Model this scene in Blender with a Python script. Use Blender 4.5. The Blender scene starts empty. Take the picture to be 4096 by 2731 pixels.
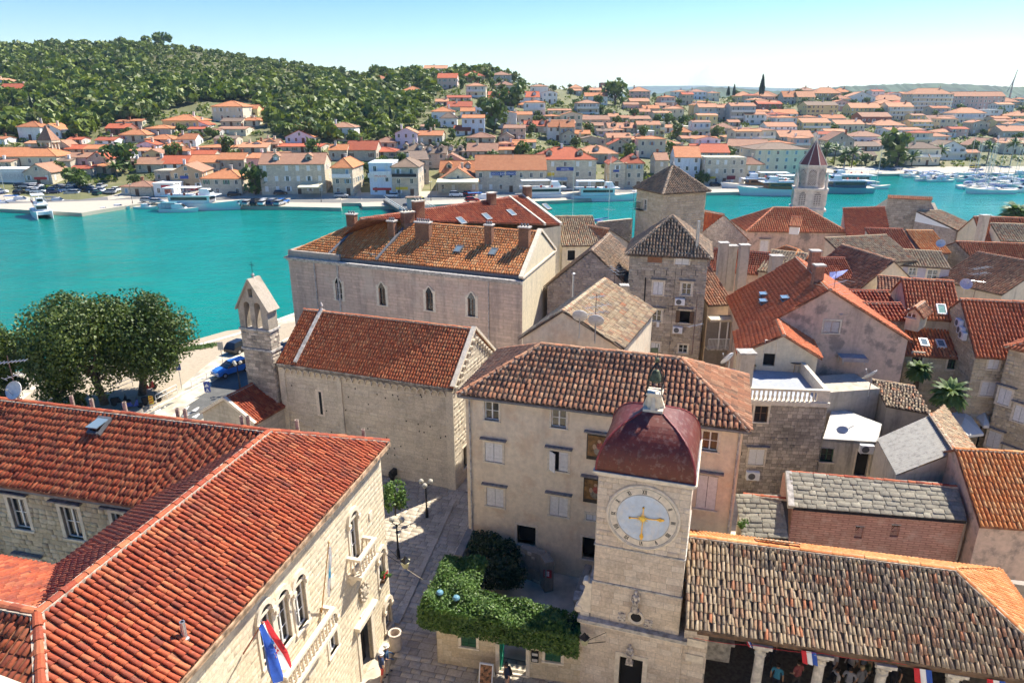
import bpy,math,random
import numpy as np
from mathutils import Vector,Matrix
random.seed(11);RNG = np.random.default_rng(11)
sc = bpy.context.scene
COL = sc.collection
# camera, sky, sun, exposure
CAM_H,PITCH = 25.0,math.radians(19.2)
cam = bpy.data.cameras.new('camera');cam.lens = 24.0;cam.sensor_width = 36.0
cam.clip_start = 0.1;cam.clip_end = 30000
camo = bpy.data.objects.new('camera',cam);COL.objects.link(camo)
camo.location = (0,0,CAM_H);camo.rotation_euler = (math.pi/2 - PITCH,0,0)
sc.camera = camo
SUN_AZ,SUN_EL = math.radians(51),math.radians(51)      # azimuth clockwise from +Y
SUN_DIR = Vector((math.sin(SUN_AZ)*math.cos(SUN_EL),math.cos(SUN_AZ)*math.cos(SUN_EL),math.sin(SUN_EL)))
world = bpy.data.worlds.new('World');sc.world = world;world.use_nodes = True
wn = world.node_tree.nodes;wl = world.node_tree.links
sky = wn.new('ShaderNodeTexSky');sky.sky_type = 'NISHITA';sky.sun_disc = False
sky.sun_elevation = SUN_EL;sky.sun_rotation = SUN_AZ
sky.air_density = 1.0;sky.dust_density = 0.15;sky.ozone_density = 2.0
bg = wn['Background'];bg.inputs[1].default_value = 0.085
hs_ = wn.new('ShaderNodeHueSaturation');hs_.inputs['Saturation'].default_value = 1.5;hs_.inputs['Hue'].default_value = 0.512
wl.new(sky.outputs[0],hs_.inputs['Color']);wl.new(hs_.outputs[0],bg.inputs[0])
sl = bpy.data.lights.new('sun','SUN');sl.energy = 5.0;sl.angle = math.radians(0.53);sl.color = (1,0.93,0.80)
so = bpy.data.objects.new('sun',sl);COL.objects.link(so)
so.rotation_euler = (-SUN_DIR).to_track_quat('-Z','Y').to_euler();so.location = (60,60,120)
sc.view_settings.view_transform = 'Standard';sc.view_settings.look = 'None'
sc.view_settings.gamma = 1.0;sc.view_settings.use_curve_mapping = False
sc.view_settings.exposure = 1.05
sc.render.engine = 'CYCLES'
sc.cycles.use_denoising = True;sc.cycles.use_light_tree = False;sc.cycles.use_adaptive_sampling = True;sc.cycles.adaptive_threshold = 0.025
sc.cycles.max_bounces = 6;sc.cycles.diffuse_bounces = 4;sc.cycles.glossy_bounces = 3
sc.cycles.transmission_bounces = 4;sc.cycles.transparent_max_bounces = 8;sc.cycles.volume_bounces = 0
sc.cycles.caustics_reflective = False;sc.cycles.caustics_refractive = False
sc.cycles.sample_clamp_indirect = 6.0
# picture <-> place (used only to survey real positions)
FPX = 4096*24/36.0
_c,_s = math.cos(PITCH),math.sin(PITCH)
def ray(x,y):
 a = (x-2048)/FPX;b = (y-1365.5)/FPX
 return Vector((a,_c-b*_s,-_s-b*_c))
def P(x,y,z):
 r = ray(x,y);t = (z-CAM_H)/r.z
 return Vector((r.x*t,r.y*t,z))
def PD(x,y,d):
 r = ray(x,y);t = d/r.y
 return Vector((r.x*t,d,CAM_H+r.z*t))
def proj(p):
 x,y,z = p[0],p[1],p[2]-CAM_H
 dz = y*_c-z*_s
 return (2048+FPX*x/dz,1365.5+FPX*(-y*_s-z*_c)/dz)
def Z(ox,oy,s):
 return lambda x,y: (ox+x/s,oy+y/s)
zA = Z(0,100,1.96);zB = Z(1000,200,2.138);zC = Z(2000,250,2.138);zD = Z(3000,300,2.146)   # far shore
zr = Z(2896,1300,1.7425);zb = Z(2996,700,1.96);z3 = Z(2150,700,1.96);z2 = Z(1050,750,1.96)
zm = Z(1800,1300,1.568);zt = Z(2250,1400,1.1786);zl = Z(2796,1931,1.809);zh = Z(0,1531,1.307)
zq = Z(0,950,1.96);zf = Z(1000,1931,1.96);zg = Z(1600,2031,2.24);zc = Z(900,1250,1.96);zk = Z(3400,850,1.629)
# object helpers
def link(o,parent=None,inv=True):
 COL.objects.link(o)
 if parent is not None:
  o.parent = parent
  if inv and parent.type == 'EMPTY':
   o.matrix_parent_inverse = Matrix.Translation(-Vector(parent.location))
 return o
def tag(o,label=None,cat=None,group=None,kind=None):
 if label: o['label'] = label
 if cat: o['category'] = cat
 if group: o['group'] = group
 if kind: o['kind'] = kind
 return o
def thing(name,label,cat,loc=(0,0,0),rz=0.0,group=None):
 o = bpy.data.objects.new(name,None);o.empty_display_size = 0.3
 COL.objects.link(o);o.location = loc;o.rotation_euler = (0,0,rz)
 return tag(o,label,cat,group)
def copy_tree(o,parent=None):
 c = o.copy();COL.objects.link(c)
 if parent is not None: c.parent = parent
 for ch in o.children: copy_tree(ch,c)
 return c
class MB:
 def __init__(self):
  self.v = [];self.f = [];self.m = [];self.t = [];self.cur = 0.0
 def pt(self,p):
  self.v.append((p[0],p[1],p[2]));self.t.append(self.cur);return len(self.v)-1
 def poly(self,pts,m=0):
  b = len(self.v)
  for p in pts: self.pt(p)
  self.f.append(tuple(range(b,b+len(pts))));self.m.append(m);return self
 def box(self,x0,y0,z0,x1,y1,z1,m=0):
  return self.obox(((x0+x1)/2,(y0+y1)/2,(z0+z1)/2),((x1-x0)/2,0,0),(0,(y1-y0)/2,0),(0,0,(z1-z0)/2),m)
 def obox(self,c,a,b,d,m=0):
  c,a,b,d = Vector(c),Vector(a),Vector(b),Vector(d)
  k = len(self.v)
  for sx,sy,sz in ((-1,-1,-1),(1,-1,-1),(1,1,-1),(-1,1,-1),(-1,-1,1),(1,-1,1),(1,1,1),(-1,1,1)):
   self.pt(c+a*sx+b*sy+d*sz)
  for q in ((0,3,2,1),(4,5,6,7),(0,1,5,4),(1,2,6,5),(2,3,7,6),(3,0,4,7)):
   self.f.append(tuple(k+i for i in q));self.m.append(m)
  return self
 def hull(self,bot,top,m=0):
  n = len(bot);k = len(self.v)
  for p in bot: self.pt(p)
  for p in top: self.pt(p)
  self.f.append(tuple(k+i for i in reversed(range(n))));self.m.append(m)
  self.f.append(tuple(k+n+i for i in range(n)));self.m.append(m)
  for i in range(n):
   j = (i+1) % n
   self.f.append((k+i,k+j,k+n+j,k+n+i));self.m.append(m)
  return self
 def tube(self,p,q,r0,r1=None,n=8,m=0,caps=True):
  p,q = Vector(p),Vector(q);r1 = r0 if r1 is None else r1
  w = (q-p).normalized();a = w.orthogonal().normalized();b = w.cross(a)
  k = len(self.v)
  for c,r in ((p,r0),(q,r1)):
   for i in range(n):
    t = 2*math.pi*i/n;self.pt(c+a*(r*math.cos(t))+b*(r*math.sin(t)))
  for i in range(n):
   j = (i+1) % n;self.f.append((k+i,k+j,k+n+j,k+n+i));self.m.append(m)
  if caps:
   self.f.append(tuple(k+i for i in reversed(range(n))));self.m.append(m)
   self.f.append(tuple(k+n+i for i in range(n)));self.m.append(m)
  return self
 def lathe(self,c,prof,n=12,m=0,ax=None):
  c = Vector(c);w = Vector(ax or (0,0,1)).normalized()
  a = w.orthogonal().normalized() if ax else Vector((1,0,0));b = w.cross(a)
  k = len(self.v)
  for r,z in prof:
   for i in range(n):
    t = 2*math.pi*i/n;self.pt(c+a*(r*math.cos(t))+b*(r*math.sin(t))+w*z)
  for s in range(len(prof)-1):
   for i in range(n):
    j = (i+1) % n
    self.f.append((k+s*n+i,k+s*n+j,k+(s+1)*n+j,k+(s+1)*n+i));self.m.append(m)
  self.f.append(tuple(k+i for i in reversed(range(n))));self.m.append(m)
  e = k+(len(prof)-1)*n
  self.f.append(tuple(e+i for i in range(n)));self.m.append(m)
  return self
 def ball(self,c,r,n=10,m=0,sz=1.0):
  k = 6
  return self.lathe(c,[(max(1e-3,r*math.sin(math.pi*i/k)),-r*sz*math.cos(math.pi*i/k)) for i in range(k+1)],n,m)
 def build(self,name,mats,parent=None,inv=True,smooth=False):
  me = mesh_of(name,self.v,self.f,mats,self.m,self.t,smooth)
  return link(bpy.data.objects.new(name,me),parent,inv)
def mesh_of(name,v,f,mats,m=None,t=None,smooth=False):
 me = bpy.data.meshes.new(name);me.from_pydata(v,[],f)
 for x in (mats if isinstance(mats,(list,tuple)) else [mats]): me.materials.append(x)
 if m is not None and any(m): me.polygons.foreach_set('material_index',m)
 if t is not None and any(t):
  at = me.attributes.new('tr','FLOAT','POINT');at.data.foreach_set('value',t)
 if smooth: me.polygons.foreach_set('use_smooth',[True]*len(me.polygons))
 me.update();return me
def mesh_np(name,V,F,mats,tr=None,smooth=False,mi=None):
 """V (n,3), F (k,4) quads or (k,3) tris"""
 me = bpy.data.meshes.new(name);n,k,w = len(V),len(F),F.shape[1]
 me.vertices.add(n);me.vertices.foreach_set('co',np.ascontiguousarray(V,dtype=np.float32).ravel())
 me.loops.add(k*w);me.loops.foreach_set('vertex_index',np.ascontiguousarray(F,dtype=np.int32).ravel())
 me.polygons.add(k);me.polygons.foreach_set('loop_start',np.arange(0,k*w,w,dtype=np.int32))
 for x in (mats if isinstance(mats,(list,tuple)) else [mats]): me.materials.append(x)
 if mi is not None: me.polygons.foreach_set('material_index',np.asarray(mi,dtype=np.int32))
 if tr is not None:
  at = me.attributes.new('tr','FLOAT','POINT');at.data.foreach_set('value',np.asarray(tr,dtype=np.float32))
 if smooth: me.polygons.foreach_set('use_smooth',np.ones(k,dtype=bool))
 me.update(calc_edges=True);return me
# materials
MATS = {}
def _nodes(name):
 m = bpy.data.materials.new(name);m.use_nodes = True
 nt = m.node_tree;return m,nt.nodes,nt.links,nt.nodes['Principled BSDF']
def _mix(n,l,blend,fac,a,b):
 x = n.new('ShaderNodeMix');x.data_type = 'RGBA';x.blend_type = blend
 for s,v in ((x.inputs[0],fac),(x.inputs[6],a),(x.inputs[7],b)):
  if isinstance(v,(int,float)): s.default_value = v
  elif isinstance(v,tuple): s.default_value = (*v,1) if len(v) == 3 else v
  else: l.new(v,s)
 return x.outputs[2]
def _noise(n,l,co,scale,detail=3,rough=0.55,lo=0.35,hi=0.65):
 t = n.new('ShaderNodeTexNoise');t.inputs['Scale'].default_value = scale
 t.inputs['Detail'].default_value = detail;t.inputs['Roughness'].default_value = rough
 l.new(co,t.inputs['Vector'])
 r = n.new('ShaderNodeMapRange');r.inputs[1].default_value = lo;r.inputs[2].default_value = hi
 l.new(t.outputs['Fac'],r.inputs[0]);return r.outputs[0],t.outputs['Fac']
def _ramp(n,l,fac,stops,const=False):
 r = n.new('ShaderNodeValToRGB');e = r.color_ramp.elements
 if const: r.color_ramp.interpolation = 'CONSTANT'
 while len(e) < len(stops): e.new(0.5)
 for i,(p,c) in enumerate(stops): e[i].position = p;e[i].color = (*c,1)
 l.new(fac,r.inputs[0]);return r.outputs[0]
def _rand(n,l):
 a = n.new('ShaderNodeAttribute');a.attribute_name = 'tr';o = n.new('ShaderNodeObjectInfo')
 s = n.new('ShaderNodeMath');s.operation = 'ADD';l.new(a.outputs['Fac'],s.inputs[0]);l.new(o.outputs['Random'],s.inputs[1])
 f = n.new('ShaderNodeMath');f.operation = 'FRACT';l.new(s.outputs[0],f.inputs[0]);return f.outputs[0]
def _bump(n,l,b,h,strength,dist=0.05):
 x = n.new('ShaderNodeBump');x.inputs['Strength'].default_value = strength;x.inputs['Distance'].default_value = dist
 l.new(h,x.inputs['Height']);l.new(x.outputs[0],b.inputs['Normal'])
def plain(name,col,rough=0.7,metal=0.0,var=0.12,scale=6.0,emit=None):
 if name in MATS: return MATS[name]
 m,n,l,b = _nodes(name);co = n.new('ShaderNodeNewGeometry').outputs['Position']
 f,_ = _noise(n,l,co,scale)
 c = _mix(n,l,'MIX',f,tuple(x*(1-var) for x in col),tuple(min(1,x*(1+var)) for x in col))
 l.new(c,b.inputs['Base Color']);b.inputs['Roughness'].default_value = rough;b.inputs['Metallic'].default_value = metal
 MATS[name] = m;return m
def pieces(name,cols,rough=0.85,grime=(0.05,0.045,0.04),ga=0.35,gs=1.2,gs2=9.0,pale=None,pa=0.3,bump=0.25):
 """tiles, stones and slabs: one tone per piece, plus dirt and lichen with shapes of their own"""
 if name in MATS: return MATS[name]
 m,n,l,b = _nodes(name);co = n.new('ShaderNodeNewGeometry').outputs['Position']
 k = len(cols);c = _ramp(n,l,_rand(n,l),[(i/(k-1) if k > 1 else 0,q) for i,q in enumerate(cols)])
 f,_ = _noise(n,l,co,gs,5,0.65,0.45,0.75)
 g = n.new('ShaderNodeMath');g.operation = 'MULTIPLY';g.inputs[1].default_value = ga;l.new(f,g.inputs[0])
 c = _mix(n,l,'MIX',g.outputs[0],c,grime)
 f2,raw = _noise(n,l,co,gs2,4,0.6,0.35,0.7)
 c = _mix(n,l,'MULTIPLY',0.55,c,_ramp(n,l,f2,[(0,(0.62,0.62,0.62)),(1,(1.15,1.15,1.15))]))
 if pale:
  f3,_ = _noise(n,l,co,gs2*1.7,5,0.7,0.58,0.72)
  g3 = n.new('ShaderNodeMath');g3.operation = 'MULTIPLY';g3.inputs[1].default_value = pa;l.new(f3,g3.inputs[0])
  c = _mix(n,l,'MIX',g3.outputs[0],c,pale)
 l.new(c,b.inputs['Base Color']);b.inputs['Roughness'].default_value = rough
 if bump: _bump(n,l,b,raw,bump,0.02)
 MATS[name] = m;return m
def plaster(name,col,stain=(0.10,0.09,0.08),sa=0.35,patch=None,pa=0.4,scale=0.6,rough=0.9,bump=0.15,joints=None):
 """wall surface: weather stains run down, patches show an older coat; joints = (w, h, colour, amount) draws far masonry"""
 if name in MATS: return MATS[name]
 m,n,l,b = _nodes(name);co = n.new('ShaderNodeNewGeometry').outputs['Position']
 f,raw = _noise(n,l,co,3.5,5,0.6,0.3,0.7)
 c = _mix(n,l,'MIX',f,tuple(x*0.86 for x in col),tuple(min(1,x*1.1) for x in col))
 if joints:
  w,h,jc,ja = joints
  mp = n.new('ShaderNodeVectorMath');mp.operation = 'DOT_PRODUCT';mp.inputs[1].default_value = (0.9,0.75,0);l.new(co,mp.inputs[0])
  sp = n.new('ShaderNodeSeparateXYZ');l.new(co,sp.inputs[0])
  cb = n.new('ShaderNodeCombineXYZ');l.new(mp.outputs['Value'],cb.inputs[0]);l.new(sp.outputs[2],cb.inputs[1])
  br = n.new('ShaderNodeTexBrick');br.inputs['Scale'].default_value = 1.0;br.inputs['Brick Width'].default_value = w
  br.inputs['Row Height'].default_value = h;br.inputs['Mortar Size'].default_value = 0.03
  br.inputs['Color1'].default_value = (1.1,1.08,1.05,1);br.inputs['Color2'].default_value = (0.72,0.72,0.72,1)
  br.inputs['Mortar'].default_value = (*jc,1);l.new(cb.outputs[0],br.inputs['Vector'])
  c = _mix(n,l,'MULTIPLY',ja,c,br.outputs[0])
 if patch:
  f2,_ = _noise(n,l,co,scale*1.6,6,0.65,0.52,0.62)
  g = n.new('ShaderNodeMath');g.operation = 'MULTIPLY';g.inputs[1].default_value = pa;l.new(f2,g.inputs[0])
  c = _mix(n,l,'MIX',g.outputs[0],c,patch)
 mv = n.new('ShaderNodeMapping');mv.inputs['Scale'].default_value = (1,1,0.16);l.new(co,mv.inputs[0])
 f3,_ = _noise(n,l,mv.outputs[0],scale*2.2,5,0.65,0.5,0.78)
 g = n.new('ShaderNodeMath');g.operation = 'MULTIPLY';g.inputs[1].default_value = sa;l.new(f3,g.inputs[0])
 c = _mix(n,l,'MIX',g.outputs[0],c,stain)
 l.new(c,b.inputs['Base Color']);b.inputs['Roughness'].default_value = rough
 if bump: _bump(n,l,b,raw,bump,0.03)
 MATS[name] = m;return m
def fartile(name,c1,c2,ang=0.0):
 if name in MATS: return MATS[name]
 m,n,l,b = _nodes(name);co = n.new('ShaderNodeNewGeometry').outputs['Position']
 oi = n.new('ShaderNodeObjectInfo')
 f,raw = _noise(n,l,co,0.9,6,0.75,0.3,0.7)
 c = _mix(n,l,'MIX',f,c1,c2)
 f2,raw2 = _noise(n,l,co,5.0,3,0.6,0.3,0.7)
 c = _mix(n,l,'MULTIPLY',0.7,c,_ramp(n,l,f2,[(0,(0.55,0.55,0.55)),(1,(1.25,1.2,1.15))]))
 c = _mix(n,l,'MULTIPLY',0.8,c,_ramp(n,l,oi.outputs['Random'],[(0,(0.75,0.7,0.7)),(0.5,(1,1,1)),(1,(1.15,1.1,1.0))]))
 l.new(c,b.inputs['Base Color']);b.inputs['Roughness'].default_value = 0.9
 _bump(n,l,b,raw2,0.4,0.06)
 MATS[name] = m;return m
def leaf(name,cols,trans=0.25):
 if name in MATS: return MATS[name]
 m,n,l,b = _nodes(name)
 k = len(cols);c = _ramp(n,l,_rand(n,l),[(i/(k-1),q) for i,q in enumerate(cols)])
 l.new(c,b.inputs['Base Color']);b.inputs['Roughness'].default_value = 0.55
 t = n.new('ShaderNodeBsdfTranslucent');l.new(c,t.inputs[0])
 x = n.new('ShaderNodeMixShader');x.inputs[0].default_value = trans
 l.new(b.outputs[0],x.inputs[1]);l.new(t.outputs[0],x.inputs[2])
 l.new(x.outputs[0],n['Material Output'].inputs[0])
 MATS[name] = m;return m
T_RED = pieces('tile_red',[(0.33,0.055,0.02),(0.40,0.078,0.026),(0.45,0.10,0.034),(0.30,0.05,0.02),(0.37,0.066,0.022),(0.50,0.15,0.06),(0.42,0.085,0.03),(0.24,0.05,0.025)],ga=0.45,gs=0.9,pale=(0.55,0.36,0.24),pa=0.3)
T_BRI = pieces('tile_bright_red',[(0.50,0.115,0.035),(0.58,0.15,0.05),(0.54,0.13,0.04),(0.62,0.20,0.08),(0.46,0.10,0.035)],ga=0.25,pale=(0.6,0.42,0.3),pa=0.2)
T_REDW = pieces('tile_red_worn',[(0.52,0.12,0.04),(0.62,0.19,0.07),(0.57,0.15,0.055),(0.66,0.27,0.11),(0.49,0.11,0.04)],ga=0.25,pale=(0.5,0.4,0.3),pa=0.25)
T_ORANGE = pieces('tile_orange',[(0.68,0.21,0.055),(0.76,0.30,0.09),(0.72,0.24,0.065),(0.78,0.42,0.17),(0.66,0.19,0.05)],ga=0.18,pale=(0.6,0.45,0.3),pa=0.2)
T_BROWN = pieces('tile_brown',[(0.44,0.18,0.085),(0.54,0.24,0.12),(0.35,0.155,0.08),(0.60,0.33,0.18),(0.24,0.12,0.07),(0.57,0.23,0.11)],ga=0.35,pale=(0.42,0.34,0.25),pa=0.3)
T_OLD = pieces('tile_old',[(0.52,0.37,0.21),(0.60,0.44,0.26),(0.41,0.29,0.17),(0.64,0.50,0.32),(0.48,0.26,0.14),(0.30,0.22,0.15),(0.56,0.42,0.25),(0.58,0.22,0.10)],ga=0.38,gs=3,pale=(0.55,0.50,0.40),pa=0.5)
T_DARK = pieces('tile_dark_mossy',[(0.28,0.19,0.12),(0.36,0.25,0.16),(0.19,0.14,0.10),(0.44,0.26,0.15),(0.14,0.11,0.085)],ga=0.5,pale=(0.45,0.40,0.32),pa=0.4)
T_DECK = plain('tile_channel',(0.26,0.105,0.055),0.9,var=0.4,scale=2.5)
T_DECKD = plain('tile_channel_dark',(0.12,0.08,0.055),0.9,var=0.5,scale=2.5)
SLATE = pieces('stone_slate',[(0.34,0.30,0.22),(0.27,0.24,0.18),(0.40,0.36,0.27),(0.22,0.20,0.155),(0.31,0.28,0.21)],ga=0.5,gs=2.5,pale=(0.62,0.6,0.53),pa=0.5)
MORTAR = plain('mortar',(0.36,0.31,0.25),0.95,var=0.3,scale=4)
MORTARD = plain('mortar_dark',(0.13,0.115,0.095),0.95,var=0.3,scale=4)
MORTAR_R = plain('ridge_mortar',(0.42,0.34,0.26),0.95,var=0.35,scale=7)
ST_WARM = pieces('stone_warm',[(0.54,0.43,0.28),(0.62,0.51,0.35),(0.49,0.39,0.26),(0.66,0.56,0.40),(0.57,0.45,0.29)],ga=0.25,bump=0.15)
ST_FACADE = pieces('stone_facade',[(0.70,0.59,0.42),(0.73,0.62,0.45),(0.67,0.56,0.39),(0.75,0.65,0.48),(0.71,0.60,0.43)],ga=0.15,gs=0.6,bump=0.08)
ST_TOWER = pieces('stone_tower',[(0.66,0.54,0.41),(0.72,0.60,0.46),(0.61,0.49,0.37),(0.74,0.63,0.50),(0.68,0.55,0.41)],ga=0.35,gs=1.0,bump=0.12)
ST_GREY = pieces('stone_grey',[(0.46,0.38,0.29),(0.54,0.45,0.34),(0.40,0.33,0.25),(0.60,0.50,0.39),(0.34,0.28,0.22)],ga=0.4,gs=0.8)
ST_SOOT = pieces('stone_sooty',[(0.54,0.45,0.35),(0.64,0.54,0.42),(0.44,0.37,0.29),(0.34,0.29,0.23),(0.68,0.57,0.45)],ga=0.85,gs=0.55)
ST_PAVE = pieces('stone_paving',[(0.48,0.41,0.31),(0.55,0.47,0.36),(0.42,0.36,0.27),(0.59,0.51,0.40),(0.37,0.31,0.24)],rough=0.6,ga=0.35,gs=0.9,bump=0.1)
TRIM = plain('stone_trim',(0.68,0.59,0.46),0.85,var=0.12,scale=5)
TRIM_D = plain('stone_trim_grey',(0.42,0.39,0.35),0.9,var=0.35,scale=4)
LINTEL = plain('lintel_slab',(0.22,0.20,0.19),0.9,var=0.35,scale=6)
WHITE = plain('white_paint',(0.78,0.77,0.74),0.5,var=0.05)
SHUT = plain('white_shutter',(0.70,0.68,0.66),0.6,var=0.08)
GREENP = plain('green_paint',(0.012,0.075,0.035),0.5,var=0.2)
BROWNP = plain('brown_wood',(0.12,0.065,0.035),0.7,var=0.3)
DARK = plain('dark_interior',(0.012,0.011,0.011),0.9)  # near-black sheet colour painting the shade inside openings
IRON = plain('dark_iron',(0.02,0.02,0.022),0.5,0.5)
STEEL = plain('grey_metal',(0.45,0.46,0.47),0.4,0.7,var=0.1)
ALU = plain('aluminium',(0.6,0.6,0.58),0.35,0.8)
LEAD = plain('lead_flashing',(0.16,0.16,0.17),0.6,0.3,var=0.2)
BRICK = pieces('brick',[(0.30,0.13,0.07),(0.36,0.16,0.08),(0.25,0.11,0.06),(0.40,0.20,0.11)],ga=0.3)
RUST = plain('rusty_pipe',(0.22,0.09,0.05),0.8,var=0.3)
PLASTIC = plain('white_plastic',(0.75,0.76,0.78),0.45,var=0.03)
RED = plain('red_cloth',(0.55,0.02,0.03),0.8,var=0.1)
BLUE = plain('blue_cloth',(0.02,0.08,0.38),0.8,var=0.1)
CLOTHW = plain('white_cloth',(0.78,0.77,0.76),0.8,var=0.05)
GOLD = plain('gilding',(0.75,0.45,0.08),0.35,0.7)
BRONZE = plain('green_bronze',(0.09,0.10,0.06),0.6,0.5,var=0.4)
def _glass():
 m,n,l,b = _nodes('window_glass');b.inputs['Base Color'].default_value = (0.02,0.024,0.028,1)
 b.inputs['Roughness'].default_value = 0.06;b.inputs['Specular IOR Level'].default_value = 0.8;return m
GLASS = _glass()
def _skylight():
 m,n,l,b = _nodes('skylight_glass');b.inputs['Base Color'].default_value = (0.16,0.22,0.26,1)
 b.inputs['Roughness'].default_value = 0.04;b.inputs['Specular IOR Level'].default_value = 1.0;return m
SKYG = _skylight()
# building kit
def xy(p): return Vector((p[0],p[1],0))
def _tile_template(seg=5,rl=0.40,ru=0.31):
 V = [];F = []
 for (r,v,nn) in ((rl,-0.04,0.16),(ru,1.0,0.02),(rl*0.80,-0.04,0.13)):
  for i in range(seg+1):
   t = math.pi*i/seg
   V.append((-r*math.cos(t),v,nn+r*0.85*math.sin(t)))
 k = seg+1
 for i in range(seg):
  F.append((i,i+1,k+i+1,k+i));F.append((2*k+i,2*k+i+1,i+1,i))
 return np.array(V),np.array(F)
TV,TF = _tile_template()
_tile_me = {}
def tile_mesh(mat):
 if mat.name not in _tile_me:
  _tile_me[mat.name] = mesh_np('tile',TV,TF,mat)
 return _tile_me[mat.name]
def plane_frame(poly,a,b):
 a,b = Vector(a),Vector(b);u = (b-a).normalized()
 nrm = Vector((0,0,0))
 for i in range(len(poly)):
  p,q = Vector(poly[i]),Vector(poly[(i+1) % len(poly)]);nrm += p.cross(q)
 nrm.normalize()
 if nrm.z < 0: nrm = -nrm
 v = nrm.cross(u).normalized()
 if v.z < 0: v = -v
 return a,u,v,nrm
def lay_tiles(poly,a,b,cp,rp,jit=1.0):
 """tile seats on a roof plane: rows of origin, length"""
 o,u,v,nrm = plane_frame(poly,a,b)
 q = [((Vector(p)-o).dot(u),(Vector(p)-o).dot(v)) for p in poly]
 us = [x for x,_ in q];rows = []
 c = min(us)+cp*0.5
 while c < max(us):
  ys = []
  for i in range(len(q)):
   (x0,y0),(x1,y1) = q[i],q[(i+1) % len(q)]
   if (x0-c)*(x1-c) <= 0 and abs(x1-x0) > 1e-9: ys.append(y0+(y1-y0)*(c-x0)/(x1-x0))
  if len(ys) >= 2:
   lo,hi = min(ys),max(ys);y = lo
   while y < hi-0.08:
    L = min(rp*1.12,hi-y)
    rows.append((c+random.gauss(0,0.018*jit)*cp*3,y+random.gauss(0,0.01*jit),L));y += rp
  c += cp
 return o,u,v,nrm,rows
def roof_tiles(planes,cp,rp,mat,parent,nobj,lift=0.03,jit=1.0):
 """planes: [(poly, a, b)]; the nobj tiles nearest the viewer become parts, the rest one stuff part"""
 O = [];U = [];Vv = [];N = [];L = []
 for poly,a,b in planes:
  o,u,v,nrm,rows = lay_tiles(poly,a,b,cp,rp,jit)
  for c,y,ln in rows:
   O.append(o+u*c+v*y+nrm*lift)
   k = random.gauss(0,0.02*jit);U.append(u*math.cos(k)+v*math.sin(k));Vv.append(v*math.cos(k)-u*math.sin(k));N.append(nrm);L.append(ln)
 if not O: return
 O,U,Vv,N,L = map(np.array,(O,U,Vv,N,L))
 d = np.linalg.norm(O-np.array([0,0,CAM_H]),axis=1);idx = np.argsort(d,kind='stable')
 me = tile_mesh(mat)
 for i in idx[:nobj]:
  ob = bpy.data.objects.new('tile',me);COL.objects.link(ob);ob.parent = parent
  u,v,n,o = U[i]*cp,Vv[i]*L[i],N[i]*cp,O[i]
  ob.matrix_local = Matrix(((u[0],v[0],n[0],o[0]),(u[1],v[1],n[1],o[1]),(u[2],v[2],n[2],o[2]),(0,0,0,1)))
 r = idx[nobj:]
 if len(r):
  V = (O[r][:,None,:] + TV[None,:,0:1]*U[r][:,None,:]*cp + TV[None,:,1:2]*Vv[r][:,None,:]*L[r][:,None,None] + TV[None,:,2:3]*N[r][:,None,:]*cp)
  F = TF[None]+(np.arange(len(r))*len(TV))[:,None,None]
  tr = np.repeat(RNG.random(len(r)),len(TV))
  ob = link(bpy.data.objects.new('tile_field',mesh_np('tile_field',V.reshape(-1,3),F.reshape(-1,4),mat,tr)),parent)
  tag(ob,kind='stuff')
_rt = {}
def ridge(p,q,mat,parent,r=0.13,ln=0.40,objs=True,mortar=True):
 p,q = Vector(p),Vector(q);D = (q-p);n = max(1,int(D.length/ln));u = D/n
 w = u.normalized();s = w.cross(Vector((0,0,1))).normalized();t = s.cross(w).normalized()
 key = mat.name
 if key not in _rt:
  V = [];F = [];k = 6
  for (rr,v) in ((1.0,-0.06),(0.82,1.0),(0.8,-0.06)):
   for i in range(k):
    a = math.pi*i/(k-1);V.append((-rr*math.cos(a),v,rr*math.sin(a)*0.9))
  for i in range(k-1):
   F.append((i,i+1,k+i+1,k+i));F.append((2*k+i,2*k+i+1,i+1,i))
  _rt[key] = mesh_of('ridge_tile',V,F,mat)
 if mortar:
  mb = MB();mb.obox((p+q)/2+t*0.0,s*r*1.15,D/2,t*0.05);mb.build('ridge_mortar',MORTAR_R,parent)
 if objs:
  for i in range(n):
   o = p+u*i+t*(0.015+random.gauss(0,0.008));sj = s+w*random.gauss(0,0.03)
   ob = bpy.data.objects.new('ridge_tile',_rt[key]);COL.objects.link(ob);ob.parent = parent
   ob.matrix_local = Matrix(((sj.x*r,u.x,t.x*r,o.x),(sj.y*r,u.y,t.y*r,o.y),(sj.z*r,u.z,t.z*r,o.z),(0,0,0,1)))
 else:
  mb = MB();mb.tube(p+t*0.02,q+t*0.02,r*0.9,n=8);mb.build('ridge_cap',mat,parent)
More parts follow.
